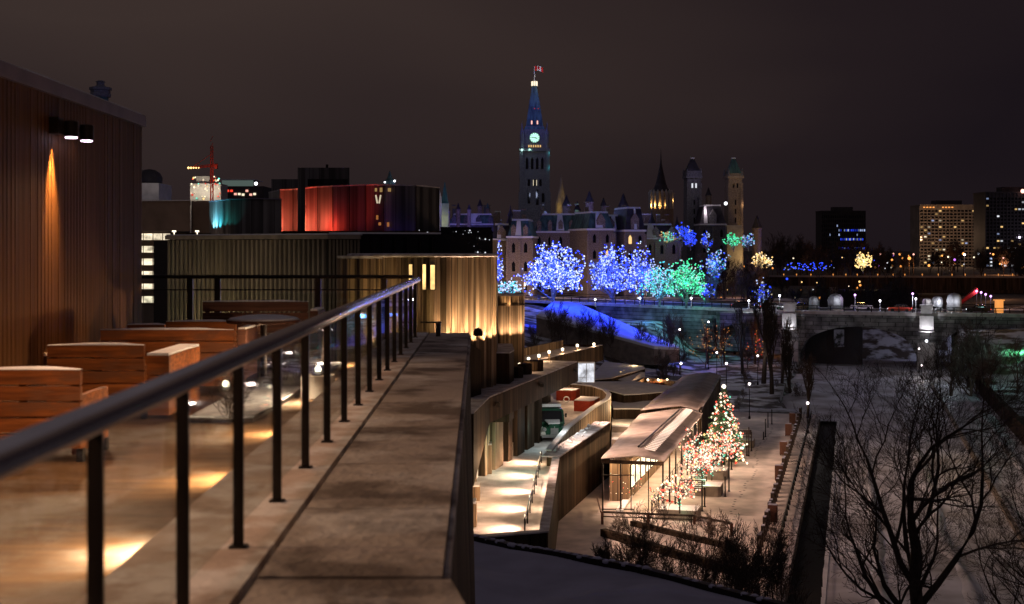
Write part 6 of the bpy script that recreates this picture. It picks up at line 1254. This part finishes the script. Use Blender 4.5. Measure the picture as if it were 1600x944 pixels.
for i in range(5): g = -pi+i*pi/4; part('lamp', MB().box(s(4)*cos(g)-.3,s(4)*cos(g)+.3,s(4)*sin(g)-.3,s(4)*sin(g)+.3,Z(131),Z(124)), EM('cream', 1.3), cr_)
part('flagpole', MB().tube([(0,0,Z(118)),(0,0,Z(100))], [.35,.2], 8), M['pale_stone'], t)
fw, fh = s(13), s(7.5)
def flagpt(a, b_): return (a*fw+.2, .5*sin(a*5), Z(100)-b_*fh-.4*a+.5*sin(a*4))
fl = thing('flag','red and white maple leaf flag flying from the clock tower','flag',(X,D+8,zat(100,D)-fh)); oz = 12-(zat(100,D)-fh)
mb = MB()
for i in range(12):
    mb.c = 0 if (i < 3 or i >= 9) else 1; a, b2 = i/12, (i+1)/12; mb.add([(p[0],p[1],p[2]+oz) for p in (flagpt(a,0),flagpt(b2,0),flagpt(b2,1),flagpt(a,1))], [(0,3,2,1)])
part('cloth', mb, [emis('flag_red_lit',(.9,.02,.03),.5) if False else M['flag_red'], M['flag_white']], fl)
leaf = [(0,.42),(.07,.28),(.16,.32),(.13,.1),(.24,.2),(.27,.12),(.4,.14),(.34,.0),(.38,-.05),(.2,-.2),(.22,-.27),(.03,-.24),(.03,-.42)]; leaf = leaf+[(-x,y) for x, y in leaf[::-1]]
part('maple_leaf', MB().add([(fw*.5+.2+x*fh*.95,.5*sin(2.5)-.25,Z(100)+oz-fh*.5+.25+y*fh*.95) for x, y in leaf], [tuple(range(len(leaf)-1,-1,-1))]), M['flag_red'], fl)
light('POINT', (fw*.6,-7,-2), 900, (1,.95,.95), fl, .3, world=False)
# tower lighting
for x, y, z, pw, c, sz in ((0,-18,Z(200),1000,(.10,.14,1),1),(-12,-10,Z(185),700,(.12,.14,1),1),(0,-15,Z(165),1200,(.14,.16,1),1),(0,-12,Z(140),900,(.2,.22,1),1),(-9,-19,Z(228),220,(1,.9,.4),.3),(9,-19,Z(228),300,(1,.9,.4),.3),(0,-40,Z(300),2200,(.55,.62,.9),2),(-20,-40,Z(260),1500,(.5,.58,.9),2),(s(25),-s(24),Z(262),160,(.1,.8,.9),.3),(s(25),-s(24),Z(240),160,(.1,.8,.9),.3),(-s(20),-s(25),Z(234),150,(.5,1,.8),.3),(s(-8),-s(25),Z(233.5),120,(.5,1,.8),.3)): light('POINT', (x,y,z), pw, c, t, sz, world=False)
for i in range(6): part('lamp', MB().box(-s(9)+i*s(3.6)-s(.9),-s(9)+i*s(3.6)+s(.9),-s(18.8),-s(18.3),Z(229.5),Z(226)), EM('gold', .9), t)
# ---------------------------------------------------------------- library
D = 560; q = XY(1038.5,D); t = thing('round_library','round gothic library with a tall conical roof and lit buttresses','library',(q[0],D+14,12)); Z = lambda py: zat(py,D)-12; s = lambda px: px/2000*D
part('drum', MB().lathe((0,0,-2), [(s(20),0),(s(20),Z(325)+2),(s(13),Z(322)+2),(s(13),Z(297)+2)], 16), M['brown_stone'], t)
rf_ = part('roof', MB().lathe((0,0,0), [(s(14.5),Z(297)),(s(11),Z(291)),(s(8.5),Z(285)),(s(5.5),Z(272)),(s(2.5),Z(258)),(s(1.2),Z(250)),(s(.5),Z(236)),(.05,Z(229))], 16), M['slate'], t)
for k in range(16):
    g = 2*pi*k/16; part('buttress', MB().obox((s(17.5)*cos(g),s(17.5)*sin(g),Z(326)), 1.2, 1.2, Z(300)-Z(326), g).lathe((s(17.5)*cos(g),s(17.5)*sin(g),Z(300)), [(.9,0),(.05,s(6))], 4).tube([(s(17.5)*cos(g),s(17.5)*sin(g),Z(305)),(s(12.5)*cos(g),s(12.5)*sin(g),Z(298))], .35, 4), M['pale_stone'], t)
for k in (9,10,11,12): g = 2*pi*k/16+.2; light('POINT', (s(19.5)*cos(g),s(19.5)*sin(g),Z(319)), 420 if k<12 else 120, (1,.52,.14), t, .2, world=False)
light('POINT', (s(20),-s(6),Z(312)), 160, (1,.55,.16), t, .2, world=False)
for px in (991,996): q_ = P(px,329,430); solo('roof_lamp', MB().sphere(q_, .35, 5), EM('amber', 1.6), ('left' if px==991 else 'right')+' orange lamp on the roofs left of the library', 'lamp', group='orange roof lamps by the library')
# two slender towers
def slender(px, d, pyt, pyr, roof, label, lit):
    q = XY(px,d); t = thing('stone_tower', label, 'tower', (q[0],d+5,10), rz=.12); Z = lambda py: zat(py,d)-10; s = lambda p: p/2000*d
    mb = MB(); sqp(mb, s(27), -4, s(23), Z(345)); sqp(mb, s(23), Z(345), s(22), Z(278)); sqp(mb, s(26), Z(278), s(26), Z(274)); sqp(mb, s(21), Z(274), s(20), Z(pyr))
    for i in (-1,1): mb.box(i*s(10)-s(2),i*s(10)+s(2),-s(12.6),-s(10),-4,Z(285))
    part('shaft', mb, M['grey_stone'] if not lit else M['brown_stone'], t)
    mb = MB(); sqp(mb, s(20), Z(pyr), s(5), Z(pyt)); part('roof', mb, M[roof], t); mb = MB(); sqp(mb, s(6), Z(pyt), s(6), Z(pyt)+.5); part('roof_cap', mb, M['snow'], t)
    for sx in (-1,1):
        for sy in (-1,1): part('pinnacle', MB().lathe((sx*s(11),sy*s(11),Z(276)), [(s(1.8),0),(s(1.8),s(7)),(s(2.2),s(8)),(.05,s(14))], 6), M['grey_stone'], t)
    for i in (-1,1): part('belfry_window', MB().box(i*s(3)-s(1.2),i*s(3)+s(1.2),-s(11.6),-s(11.2),Z(293),Z(286)), EM('white', .9) if not lit else M['black_glass'], t)
    for r in range(3): part('window', MB().box(-s(1),s(1),-s(12.2),-s(11.3),Z(320+r*14),Z(312+r*14)), M['black_glass'], t)
    return t, Z, s
t, Z, s = slender(1085,430,247,266,'slate','slender grey stone tower with a dark roof','')
light('POINT', (0,-16,Z(330)), 300, (.8,.65,.7), t, .5, world=False); light('POINT', (0,-7,Z(268)), 120, (.6,.5,1), t, .5, world=False); light('POINT', (2,-12,Z(295)), 110, (.9,.7,.75), t, .5, world=False)
t, Z, s = slender(1150,430,247,270,'copper','slender brown stone tower with a green roof','1')
for sx in (-6,0,6): light('POINT', (s(sx)*1.1,-s(15),Z(368)), 110, (1,.62,.25), t, .2, world=False)
light('POINT', (0,-7,Z(278)), 130, (1,.65,.4), t, .3, world=False); light('POINT', (0,-10,Z(262)), 70, (.3,.8,.8), t, .3, world=False); light('POINT', (s(14),-s(14),Z(320)), 120, (1,.6,.3), t, .3, world=False)
solo('tower_porch', MB().box(XY(1128,424)[0],XY(1160,424)[0],424,434,10,zat(352,424)), M['pale_stone'], 'lit stone porch at the foot of the green roofed tower', 'porch')
q = P(1134,318,422); solo('gable_lamp', MB().sphere(q, .6, 5), EM('white', 2.5), 'bright white lamp beside the green roofed tower', 'lamp'); light('POINT', q+Vector((0,-1.5,-1)), 60, (1,.8,.8), None, .3)
# ---------------------------------------------------------------- high rises
def highrise(label, px0, px1, pyt, d, nc, nr, lits, wallm, c=('gold','white'), base=420, py0=None, py1=None):
    X = ((px0+px1)/2-800)/2000*d; w_ = (px1-px0)/2000*d; zt_ = zat(pyt,d); zb = 6; t = thing('apartment_tower', label, 'building', (X,d,zb)); h_ = zt_-zb; rg = random.Random(int(px0))
    mb = MB(); mb.box(-w_/2,w_/2,0,18,-3,h_); cwid = w_/nc; 
    for i in range(nc+1): x = -w_/2+i*cwid; mb.box(x-.25,x+.25,-.4,.1,-3,h_)
    part('wall', mb, M[wallm], t); part('parapet', MB().box(-w_/2-.2,w_/2+.2,-.5,18.1,h_+.003,h_+.8), M[wallm], t); part('roof_plant', MB().box(-w_*.2,w_*.25,4,12,h_+.81,h_+3.5), M['tower_dark'], t)
    z0 = zat(base,d)-zb; ch = (h_-2-z0)/nr; cnt = 0
    mb = MB()
    for r in range(nr): mb.box(-w_/2+.3,w_/2-.3,-.12,.02,z0+r*ch+ch*.25,z0+r*ch+ch*.8)
    part('window_bands', mb, M['black_glass'], t)
    for r in range(nr):
        for k in range(nc):
            if cnt < 98 and rg.random() < lits(r/nr, k/nc):
                x = -w_/2+(k+.5)*cwid; cc = rg.choices([c[0],c[1],c[-1]],[3,2,2])[0]; st = rg.choice([.35,.6,1.0]); part('window', MB().box(x-cwid*.32,x+cwid*.32,-.2,-.14,z0+r*ch+ch*.3,z0+r*ch+ch*.75), EM(cc, st), t); cnt += 1
    return t
highrise('distant office block with glowing blue window bands',1284,1352,331,900,24,12,lambda r,c: (.92 if c>.36 and .0<r<.83 and int(r*12+.5)%2==0 else .03),'tower_dark',('ice','blue'))
highrise('tan apartment tower with orange lamps on its roof edge',1437,1530,322,760,16,18,lambda r,c: .15 if c<.7 else .05,'tower_conc',('gold','cream','ice'),418)
highrise('dark apartment tower at the right edge with scattered lights',1540,1640,302,680,18,20,lambda r,c: .14,'tower_dark',('white','ice','gold'),418)
for i in range(10): 
    if i in (4,5): continue
    q = P(1444+i*4.9,323.5,758); solo('roof_edge_lamp', MB().obox((q.x,q.y,q.z-.5),1.0,.3,.6), EM('amber', 1.5), 'orange lamp strip along the roof edge of the tan tower', 'lamp', group='orange lamps on the tan tower roof')
q = P(1598,297,678); solo('beacon', MB().sphere(q-Vector((0,0,.6)), 1.1, 6), EM('pink', 3), 'bright beacon on the roof of the rightmost tower', 'lamp')
for px, pw, c in ((1450,9000,(1,.6,.35)),(1490,9000,(1,.55,.3)),(1560,4000,(.8,.7,.9))): light('POINT', (XY(px,735)[0],725 if px<1530 else 655,28), pw, c, None, 1)
# chateau turret peeking over the timber wall
q = XY(157,420); t = thing('castle_turret','dark castle turret peeking over the timber wall','turret',(q[0],420,40)); Z = lambda py: zat(py,420)-40; s = lambda p: p/2000*420
part('roof', MB().lathe((0,0,Z(172)), [(s(28),0),(s(20),s(6)),(s(12),s(14)),(s(12),s(20))], 8, pi/8), M['copper'], t); part('belvedere', MB().lathe((0,0,Z(152)), [(s(15),0),(s(16),s(2)),(s(16),s(5)),(s(15),s(6)),(s(15),s(10)),(s(17),s(11)),(s(17),s(15)),(s(9),s(16)),(s(6),s(19)),(s(6),s(23)),(s(8),s(24)),(s(4),s(26))], 8, pi/8), M['grey_stone'], t)
part('body', MB().lathe((0,0,-30), [(s(30),0),(s(28),Z(172)+29.9)], 8, pi/8), M['brown_stone'], t); light('POINT', (14,-30,Z(150)), 2200, (.35,.35,.9), t, 1, world=False)
# lit building with crane far left
q = XY(320,520); t = thing('glass_hall','long pale green lit glass hall behind the crane','building',(XY(380,540)[0],540,20)); 
part('wall', MB().box(XY(345,540)[0]-XY(380,540)[0],XY(412,540)[0]-XY(380,540)[0],0,20,0,zat(291,540)-20), M['tower_dark'], t); part('window_band', MB().box(XY(347,540)[0]-XY(380,540)[0],XY(396,540)[0]-XY(380,540)[0],-.3,-.05,zat(291,540)-20,zat(282,540)-20), emis('pale_green_glass', (.45,.62,.55), .16), t)
part('roof', MB().box(XY(345,540)[0]-XY(380,540)[0],XY(398,540)[0]-XY(380,540)[0],-.4,18,zat(281,540)-20+.03,zat(280,540)-20), M['snow'], t)
for i in range(9): part('window', MB().obox((XY(350+i*6,540)[0]-XY(380,540)[0],-.25,zat(306-rg.choice([0,1,6]),540)-20),1.1,.2,.9), EM(rg.choice(['pink','red','cream']), 1.2), t)
t = thing('floodlit_block','white floodlit building under construction behind the black drum','building',(XY(325,500)[0],500,20))
x0, x1 = XY(297,500)[0]-XY(325,500)[0], XY(345,500)[0]-XY(325,500)[0]; part('wall', MB().box(x0,x1,0,12,0,zat(287,500)-20).box(x0+2,x0+7,2,10,zat(287,500)-20+.01,zat(275,500)-20), M['pale_stone'], t)
for i in range(38): part('work_light', MB().octa((rg.uniform(x0+.3,x1), -.6, zat(rg.uniform(276,311),500)-20), rg.uniform(.2,.55)), EM(rg.choice(['cream','cream','red','gold','teal']), rg.choice([.8,1.6])), t)
for x in (x0*.7, 0, x1*.7): light('POINT', (x,-5,zat(298,500)-20), 900, (1,.85,.65), t, .5, world=False)
t = thing('tower_crane','red lit construction crane rising behind the floodlit building','crane',(XY(331,470)[0],470,20)); Z = lambda py: zat(py,470)-20; s = lambda p: p/2000*470
mb = MB(); mw = .55
for sx in (-1,1):
    for sy in (-1,1): mb.tube([(sx*mw,sy*mw,0),(sx*mw*.6,sy*mw*.6,Z(228))], .14, 4)
for i in range(16): z = Z(228)*i/16+4; mb.tube([(-mw,-mw,z),(mw,-mw,z+2)], .1, 4)
part('mast', mb, M['red_paint'], t); part('jib', MB().tube([(s(9),0,Z(259)),(-s(36),0,Z(263))], .25, 4).tube([(s(9),0,Z(256)),(-s(34),0,Z(261))], .16, 4).tube([(0,0,Z(240)),(-s(30),0,Z(261))], .1, 4), M['red_paint'], t); part('counterweight', MB().box(s(5),s(9),-.8,.8,Z(264),Z(257)), M['red_paint'], t)
for i in range(5): part('lamp', MB().octa((-s(36)+i*s(4),-.5,Z(262.5)), .5-.05*i), EM('gold', 3), t)
light('POINT', (2,-6,Z(300)), 700, (1,.3,.2), t, .3, world=False); light('POINT', (2,-6,Z(265)), 420, (1,.35,.25), t, .3, world=False)
q = P(400,287,450); solo('flood_lamp', MB().sphere(q, .6, 6), EM('white', 4), 'single cold white floodlamp above the black drum', 'lamp')
# ---------------------------------------------------------------- bare trees
vb = [bare(100+k, 10, .17, levels=5, kids=4, spread=.6, first=.3, curl=.25, minr=.02)[:2] for k in range(4)]
vs_ = [bare(200+k, 10, .34, levels=5, kids=3, spread=.45, first=.45, curl=.16, minr=.03, up=.2)[:2] for k in range(3)]
vm = [[a.mesh('trunk', M['bark_far'], True), b_.mesh('crown', M['bark_far'])] for a, b_ in vb]; vt = [[a.mesh('trunk', M['bark'], True), b_.mesh('crown', M['bark'])] for a, b_ in vs_]
vd = [[a.mesh('trunk', M['dark_tree'], True), b_.mesh('crown', M['dark_tree'])] for a, b_ in vb]
def inst(meshes, X, Y, zb, h_, lb, grp, rz, wid=1, nm='bare_tree', cat='tree'):
    t = thing(nm, lb, cat, (X,Y,zb), rz, grp); t.scale = (h_/10*wid, h_/10*wid, h_/10); part('trunk', meshes[0], None, t); part('crown', meshes[1], None, t); return t
def treeat(v, px, pyb, pyt, lb, grp, wid=1, d=None, **k):
    if d is None:
        d = 150
        for _ in range(40):          # walk the ray onto the ground
            X = (px-800)/2000*d; zz = H-(pyb-388)/2000*d
            if zz <= hgt(X,d): break
            d += 4
    X = (px-800)/2000*d; zb = hgt(X,d)-.2; inst(v, X, d, zb, max(1.5, zat(pyt,d)-zb), lb, grp, rnd.uniform(0,6), wid, **k)
for i,(px,pyb,pyt,lb) in enumerate(((862,545,478,'thin bare tree left of the blue slope'),(886,548,486,'bare tree among pale shrubs above the glowing terrace'),(906,552,498,'low bushy bare tree above the terrace corner'),(931,540,486,'upright bare tree on the blue slope'),(943,566,500,'slim bare trunk just right of the terrace corner'),(985,546,505,'small bare tree against the blue slope'),(1048,565,480,'vase shaped bare tree at the end of the blue slope'),(1070,560,500,'thin bare tree under the copper lights'),(1030,580,545,'short bare tree above the glowing roof pit'),(836,560,515,'low bare tree behind the sconces'))): treeat(vm[i%4], px,pyb,pyt,lb,'bare trees below the blue slope', .85)
for i,(px,pyb,pyt,lb) in enumerate(((874,552,474,'bare tree before the upper blue slope'),(918,556,482,'forked bare tree before the middle of the blue slope'),(957,562,490,'bare tree whose crown crosses the blue slope'),(1003,572,503,'spreading bare tree before the lower blue slope'),(1040,576,498,'broad bare tree at the foot of the blue slope'))): treeat(vm[(i+1)%4], px,pyb,pyt,lb,'bare trees before the blue slope', 1.0)
for i,(px,pyb,pyt,lb) in enumerate(((1120,560,497,'dark trunk left of the arch'),(1132,570,505,'second dark trunk left of the arch'),(1148,556,470,'tall dark trunk in the arch group'),(1160,585,478,'leaning dark trunk in the arch group'),(1193,605,445,'tallest dark tree in the middle of the group'),(1206,618,470,'forked dark trunk right of the tallest'),(1222,600,500,'dark trunk before the left pier'),(1180,572,488,'thin dark trunk between the taller ones'),(1234,632,520,'slim dark tree by the end of the quay'),(1106,570,510,'short dark trunk near the copper lights'),(1262,655,560,'scrubby dark tree at the canal corner'))): treeat(vt[i%3], px,pyb,pyt,lb,'dark trees beside the arch bridge', .8)
for i in range(22):
    px = 1020+rnd.uniform(0,250); pyb = rnd.uniform(565,645); 
    if px > 1160 and pyb > 640: continue
    treeat(vm[i%4], px, pyb, pyb-rnd.uniform(18,40), 'low tangled bare shrub on the snowy bank above the quay', 'tangled shrubs on the snowy bank', 1.3, nm='shrub', cat='shrub')
for i in range(5): px = 830+i*44+rnd.uniform(-5,5); pyb = rnd.uniform(548,592) if px>945 else rnd.uniform(520,548); treeat(vm[i%4], px, pyb, pyb-rnd.uniform(14,26), 'small frosty shrub on the bank under the blue slope', 'frosty shrubs under the blue slope', 1.4, nm='shrub', cat='shrub')
# dark winter trees of the park beyond
for i in range(64):
    px = rnd.uniform(1185,1600); d = rnd.uniform(440,640); X = (px-800)/2000*d; zb = hgt(X,d)-.5; pyt = 388+rnd.uniform(-26,6) if px < 1290 else 388+rnd.uniform(-14,12)
    inst(vd[i%4], X, d, zb, max(5,zat(pyt,d)-zb), 'distant leafless tree in the dark park behind the far bridge', 'dark park trees', rnd.uniform(0,6), 1.15)
for i in range(30):
    px = rnd.uniform(1110,1420); d = rnd.uniform(285,365); X = (px-800)/2000*d; zb = hgt(X,d)-.5; pyt = rnd.uniform(430,462)
    inst(vd[i%4], X, d, zb, max(3,zat(pyt,d)-zb), 'leafless tree in the dark hollow between the two bridges', 'trees between the two bridges', rnd.uniform(0,6), 1.2)
for i in range(18):
    px = rnd.uniform(1065,1190); d = rnd.uniform(300,335); X = (px-800)/2000*d; zb = hgt(X,d)-.5; inst(vm[i%4] if i%3 else vd[i%4], X, d, zb, max(3,zat(rnd.uniform(395,440),d)-zb), 'reddish lit bare tree on the slope under the slender towers', 'bare trees under the slender towers', rnd.uniform(0,6), 1.1)
# far bank on the right: shrubs greenish lit
for i in range(11):
    px = rnd.uniform(1480,1600); treeat(vm[i%4], px, rnd.uniform(575,640), rnd.uniform(500,560), 'bare dark bank tree near the right end of the bridge', 'bank trees on the right', 1.1)
light('POINT', (P(1590,545,215)), 420, (.15,1,.35), None, .5); light('POINT', (P(1560,570,190)+Vector((0,0,3))), 360, (.45,.9,.85), None, .5)
q = G(1490,720,-.9); light('POINT', (q.x,q.y,4.5), 260, (1,.7,.4), None, .5); q = G(1570,740,1); light('POINT', (q.x,q.y,5), 200, (1,.6,.35), None, .5); q = G(1480,600,-.9); light('POINT', (q.x,q.y,6), 380, (.75,.95,1), None, .5)
# the big foreground tree and the shrubs under the roof edge
tk, cw, tips = bare(45, 21.0, .32, levels=7, kids=3, tl=13.0, l1=5.2, spread=.60, first=.72, curl=.26, ratio=.62, up=.06, minr=.0042, trunk_sides=12)
def fit(tk, cw, top, fork, wid=1):     # bring the crown between the fork and the tree top
    mz = max(v[2] for v in cw.v)
    for m_ in (tk, cw): m_.v = [(v[0]*wid, v[1]*wid, v[2] if v[2] < fork else fork+(v[2]-fork)*(top-fork)/(mz-fork)) for v in m_.v]
fit(tk, cw, 21.0, 9.5, 1.08)
tree_thing('canal_tree', 'large bare tree spreading over the canal in the right foreground', 'tree', (13.6, 41, -.4), 'foreground trees over the canal', tk, cw, M['bark'])
tk, cw, tips = bare(57, 17.0, .28, levels=7, kids=3, tl=10.0, l1=4.8, spread=.62, first=.6, curl=.26, ratio=.60, up=.07, minr=.0042); fit(tk, cw, 17.2, 8)
tree_thing('canal_tree', 'second bare tree cut off by the right edge of the picture', 'tree', (21.0, 46, -.4), 'foreground trees over the canal', tk, cw, M['bark'])
for i,(px,d,pyt,lb,sd) in enumerate(((1005,70,775,'sapling with a straight stem before the timber barrier',61),(1137,62,815,'sapling low at the roof edge',62),(1215,66,800,'bare shrub nearest the canal wall',63),(1090,72,800,'bare shrub between the two saplings',64),(1170,74,830,'bushy shrub right of the low sapling',65),(955,80,838,'bare shrub left at the snowy wall foot',66))):
    zb = -.1; h_ = zat(pyt,d)-zb; tk, cw, _ = bare(sd, h_, .09, levels=6, kids=3, spread=.62, first=.3 if i else .55, curl=.25, ratio=.66, up=.10, minr=.010)
    tree_thing('sapling' if i < 2 else 'shrub', lb, 'tree' if i < 2 else 'shrub', ((px-800)/2000*d, d, zb), 'bare shrubs below the roof edge', tk, cw, M['bark'])
sv = []
for k in range(3):
    tk, cw, _ = bare(300+k, 2.6, .05, levels=5, kids=3, spread=.85, first=.05, curl=.3, ratio=.7, up=.08, minr=.010); sv.append([tk.mesh('trunk', M['bark_far'], True), cw.mesh('crown', M['bark_far'])])
for i in range(17):
    px = rnd.uniform(945,1240); py = rnd.uniform(838,935) if px < 1130 else rnd.uniform(845,944); q = G(px, py, 0); t = thing('shrub', 'low bare twiggy shrub in the thicket before the pavilion', 'shrub', (q.x,q.y,-.1), rnd.uniform(0,6), 'thicket of shrubs before the pavilion'); t.scale = (rnd.uniform(.7,1.1),)*3; part('trunk', sv[i%3][0], None, t); part('crown', sv[i%3][1], None, t)
for px, py, pw in ((1010,880,110),(1120,870,160),(1200,900,160),(1200,840,160)): q = G(px,py,0); light('POINT', (q.x,q.y,5), pw, (1,.55,.38), None, .3)
# ploughed ridges and skate tracks on the canal
for u0, u1, v0, v1, lb in ((70,165,2.2,1.2,'low ploughed snow ridge beside the dark strip'),(75,225,7.5,6.2,'long low snow ridge down the middle of the canal'),(95,235,16.4,17.2,'low snow ridge along the far bank of the canal')):
    mb = MB(); n = 90; 
    for i in range(n+1):
        f = i/n; u = u0+(u1-u0)*f; v = v0+(v1-v0)*f+.5*noise.noise((u*.06,v0,1)); h = .16+.22*abs(noise.noise((u*.5,v0,2))); wd = .5+.4*noise.noise((u*.3,v0,7))
        mb.v += [tuple(Q(u,v-wd,-.91)), tuple(Q(u,v-wd*.3,-.9+h)), tuple(Q(u,v+wd*.4,-.9+h*.8)), tuple(Q(u,v+wd,-.91))]
    for i in range(n):
        for k in range(3): mb.f.append((i*4+k,i*4+k+1,(i+1)*4+k+1,(i+1)*4+k)); mb.m.append(0)
    solo('snow_ridge', mb, M['ice'], lb, 'snow ridge', kind='structure', smooth=True)
# ---------------------------------------------------------------- near snowy roof at the bottom
mb = MB(); pts2 = [P(737,843,35.2), P(800,857,34.1), P(870,868,33.3), P(1000,893,31.7), P(1195,944,28.8), Vector((8.0,26,14)), Vector((9,6,14)), Vector((-.8,6,14)), Vector((-1.4,20,14)), Vector((-1.4,35.2,14))]
ps = [p.xy for p in pts2][::-1]; rt = thing('near_roof', 'dark snowy flat roof below the terrace', 'roof', (4, 28, 8)); part('wall', MB().prism(ps, 0, 13.9), M['bronze_wall'], rt, world=True)
edge = pts2[:6]; mb = MB()
for a, b_ in zip(edge, edge[1:]): wallp((a.x,a.y), (b_.x,b_.y), .22, 13.9, 14.16, mb, side=-1)
part('roof_edge', mb, M['black_metal'], rt, world=True)
mb = MB()
for i in range(150):
    f = rnd.random()*(len(edge)-1.001); k = int(f); a = edge[k].lerp(edge[k+1], f-k); mb.sphere((a.x+rnd.uniform(-.05,.05), a.y-.12+rnd.uniform(-.12,.06), 14.14), rnd.uniform(.03,.11), 5, .5)
part('edge_snow', mb, M['dim_snow'], rt, world=True, smooth=True)
mb = MB(); n = 44
def inside(x, y):
    c = False; m = len(ps)
    for i in range(m):
        a, b_ = ps[i], ps[(i+1)%m]
        if (a.y > y) != (b_.y > y) and x < (b_.x-a.x)*(y-a.y)/(b_.y-a.y)+a.x: c = not c
    return c
NR, NC = 34, 60
for j in range(NR+1):
    for i in range(NC+1):
        f = i/NC*(len(edge)-1); k = min(int(f), len(edge)-2); a = edge[k].lerp(edge[k+1], f-k); b_ = Vector((a.x*.9-.4, 6, 14)); q = a.lerp(b_, (j/NR)**1.3*.995+.006)
        mb.v.append((q.x, q.y, 14.03+(.30*noise.noise((q.x*.45,q.y*.3,4))+.22*noise.noise((q.x*.15+q.y*.4,q.y*.2,8))+.06*noise.noise((q.x*1.4,q.y*1.2,3)))*min(1, j/3)))
for j in range(NR):
    for i in range(NC): a = j*(NC+1)+i; mb.f.append((a, a+NC+1, a+NC+2, a+1)); mb.m.append(0)
gx = [] and [-1.4+i*.25 for i in range(44)]; gy = [18+j*.25 for j in range(70)]; idx = {}
for j, y in enumerate(gy):
    for i, x in enumerate(gx):
        if inside(x+.1, y+.28) and inside(x-.05, y+.28) or (x < -1.0 and y < 34.9): idx[(i,j)] = len(mb.v); mb.v.append((x,y,14.03+.16*noise.noise((x*.5,y*.35,4))+.10*noise.noise((x*.15+y*.4,y*.2,8))))
for (i,j) in list(idx):
    if all(k in idx for k in ((i+1,j),(i+1,j+1),(i,j+1))): mb.f.append((idx[(i,j)],idx[(i+1,j)],idx[(i+1,j+1)],idx[(i,j+1)])); mb.m.append(0)
part('snow', mb, M['dim_snow'], rt, world=True, smooth=True)
part('snow_bed', MB().prism([(p.x*.97, p.y*.985) for p in ps], 13.91, 13.96), M['dim_snow'], rt, world=True)
# added lamp behind the camera, brightening the parapet, kerb and seats
tl = thing('added_terrace_lamp', 'added warm lamp out of view behind the viewer', 'lamp', (-3.4, 1.0, H-2.0)); part('pole', MB().lathe((0,0,0), [(.08,0),(.03,.05),(.03,3.1)], 8), M['black_metal'], tl); part('lamp_shade', MB().lathe((0,0,3.1), [(.12,0),(.05,.2)], 10), M['black_metal'], tl)
light('POINT', (0,0,3.0), 230, (1,.60,.36), tl, .15, world=False)

# ---------------------------------------------------------------- tell look-alikes apart, mark uncountable bulbs
ON = 'first second third fourth fifth sixth seventh eighth ninth tenth eleventh twelfth thirteenth fourteenth fifteenth sixteenth seventeenth eighteenth nineteenth'.split()
TE = {2:'twenty',3:'thirty',4:'forty',5:'fifty',6:'sixty',7:'seventy'}; TO = {2:'twentieth',3:'thirtieth',4:'fortieth',5:'fiftieth',6:'sixtieth',7:'seventieth'}
def ordw(i): return ON[i-1] if i < 20 else (TO[i//10] if i % 10 == 0 else TE[i//10]+'-'+ON[i%10-1])
bpy.context.view_layer.update()
tops_ = {}
for o in col.objects:
    if o.parent is None and 'category' in o: tops_.setdefault(o['label'], []).append(o)
    if o.name.split('.')[0] in ('bulbs', 'trunk_bulbs', 'ribs', 'inside_lamps'): o['kind'] = 'stuff'
for lb, os_ in tops_.items():
    if len(lb.split()) > 15:
        nl_ = ' '.join(w for w in lb.split() if w != 'the')
        for o in os_: o['label'] = nl_
        lb = nl_
    if len(os_) > 1:
        dist = os_[0]['category'] == 'post' or 'rail' in lb
        os_.sort(key=lambda o: o.location.y if dist else o.location.x/max(1, o.location.y))
        for i, o in enumerate(os_): o['label'] = lb+', '+ordw(i+1)+(' from the near end' if dist else ' from the left')
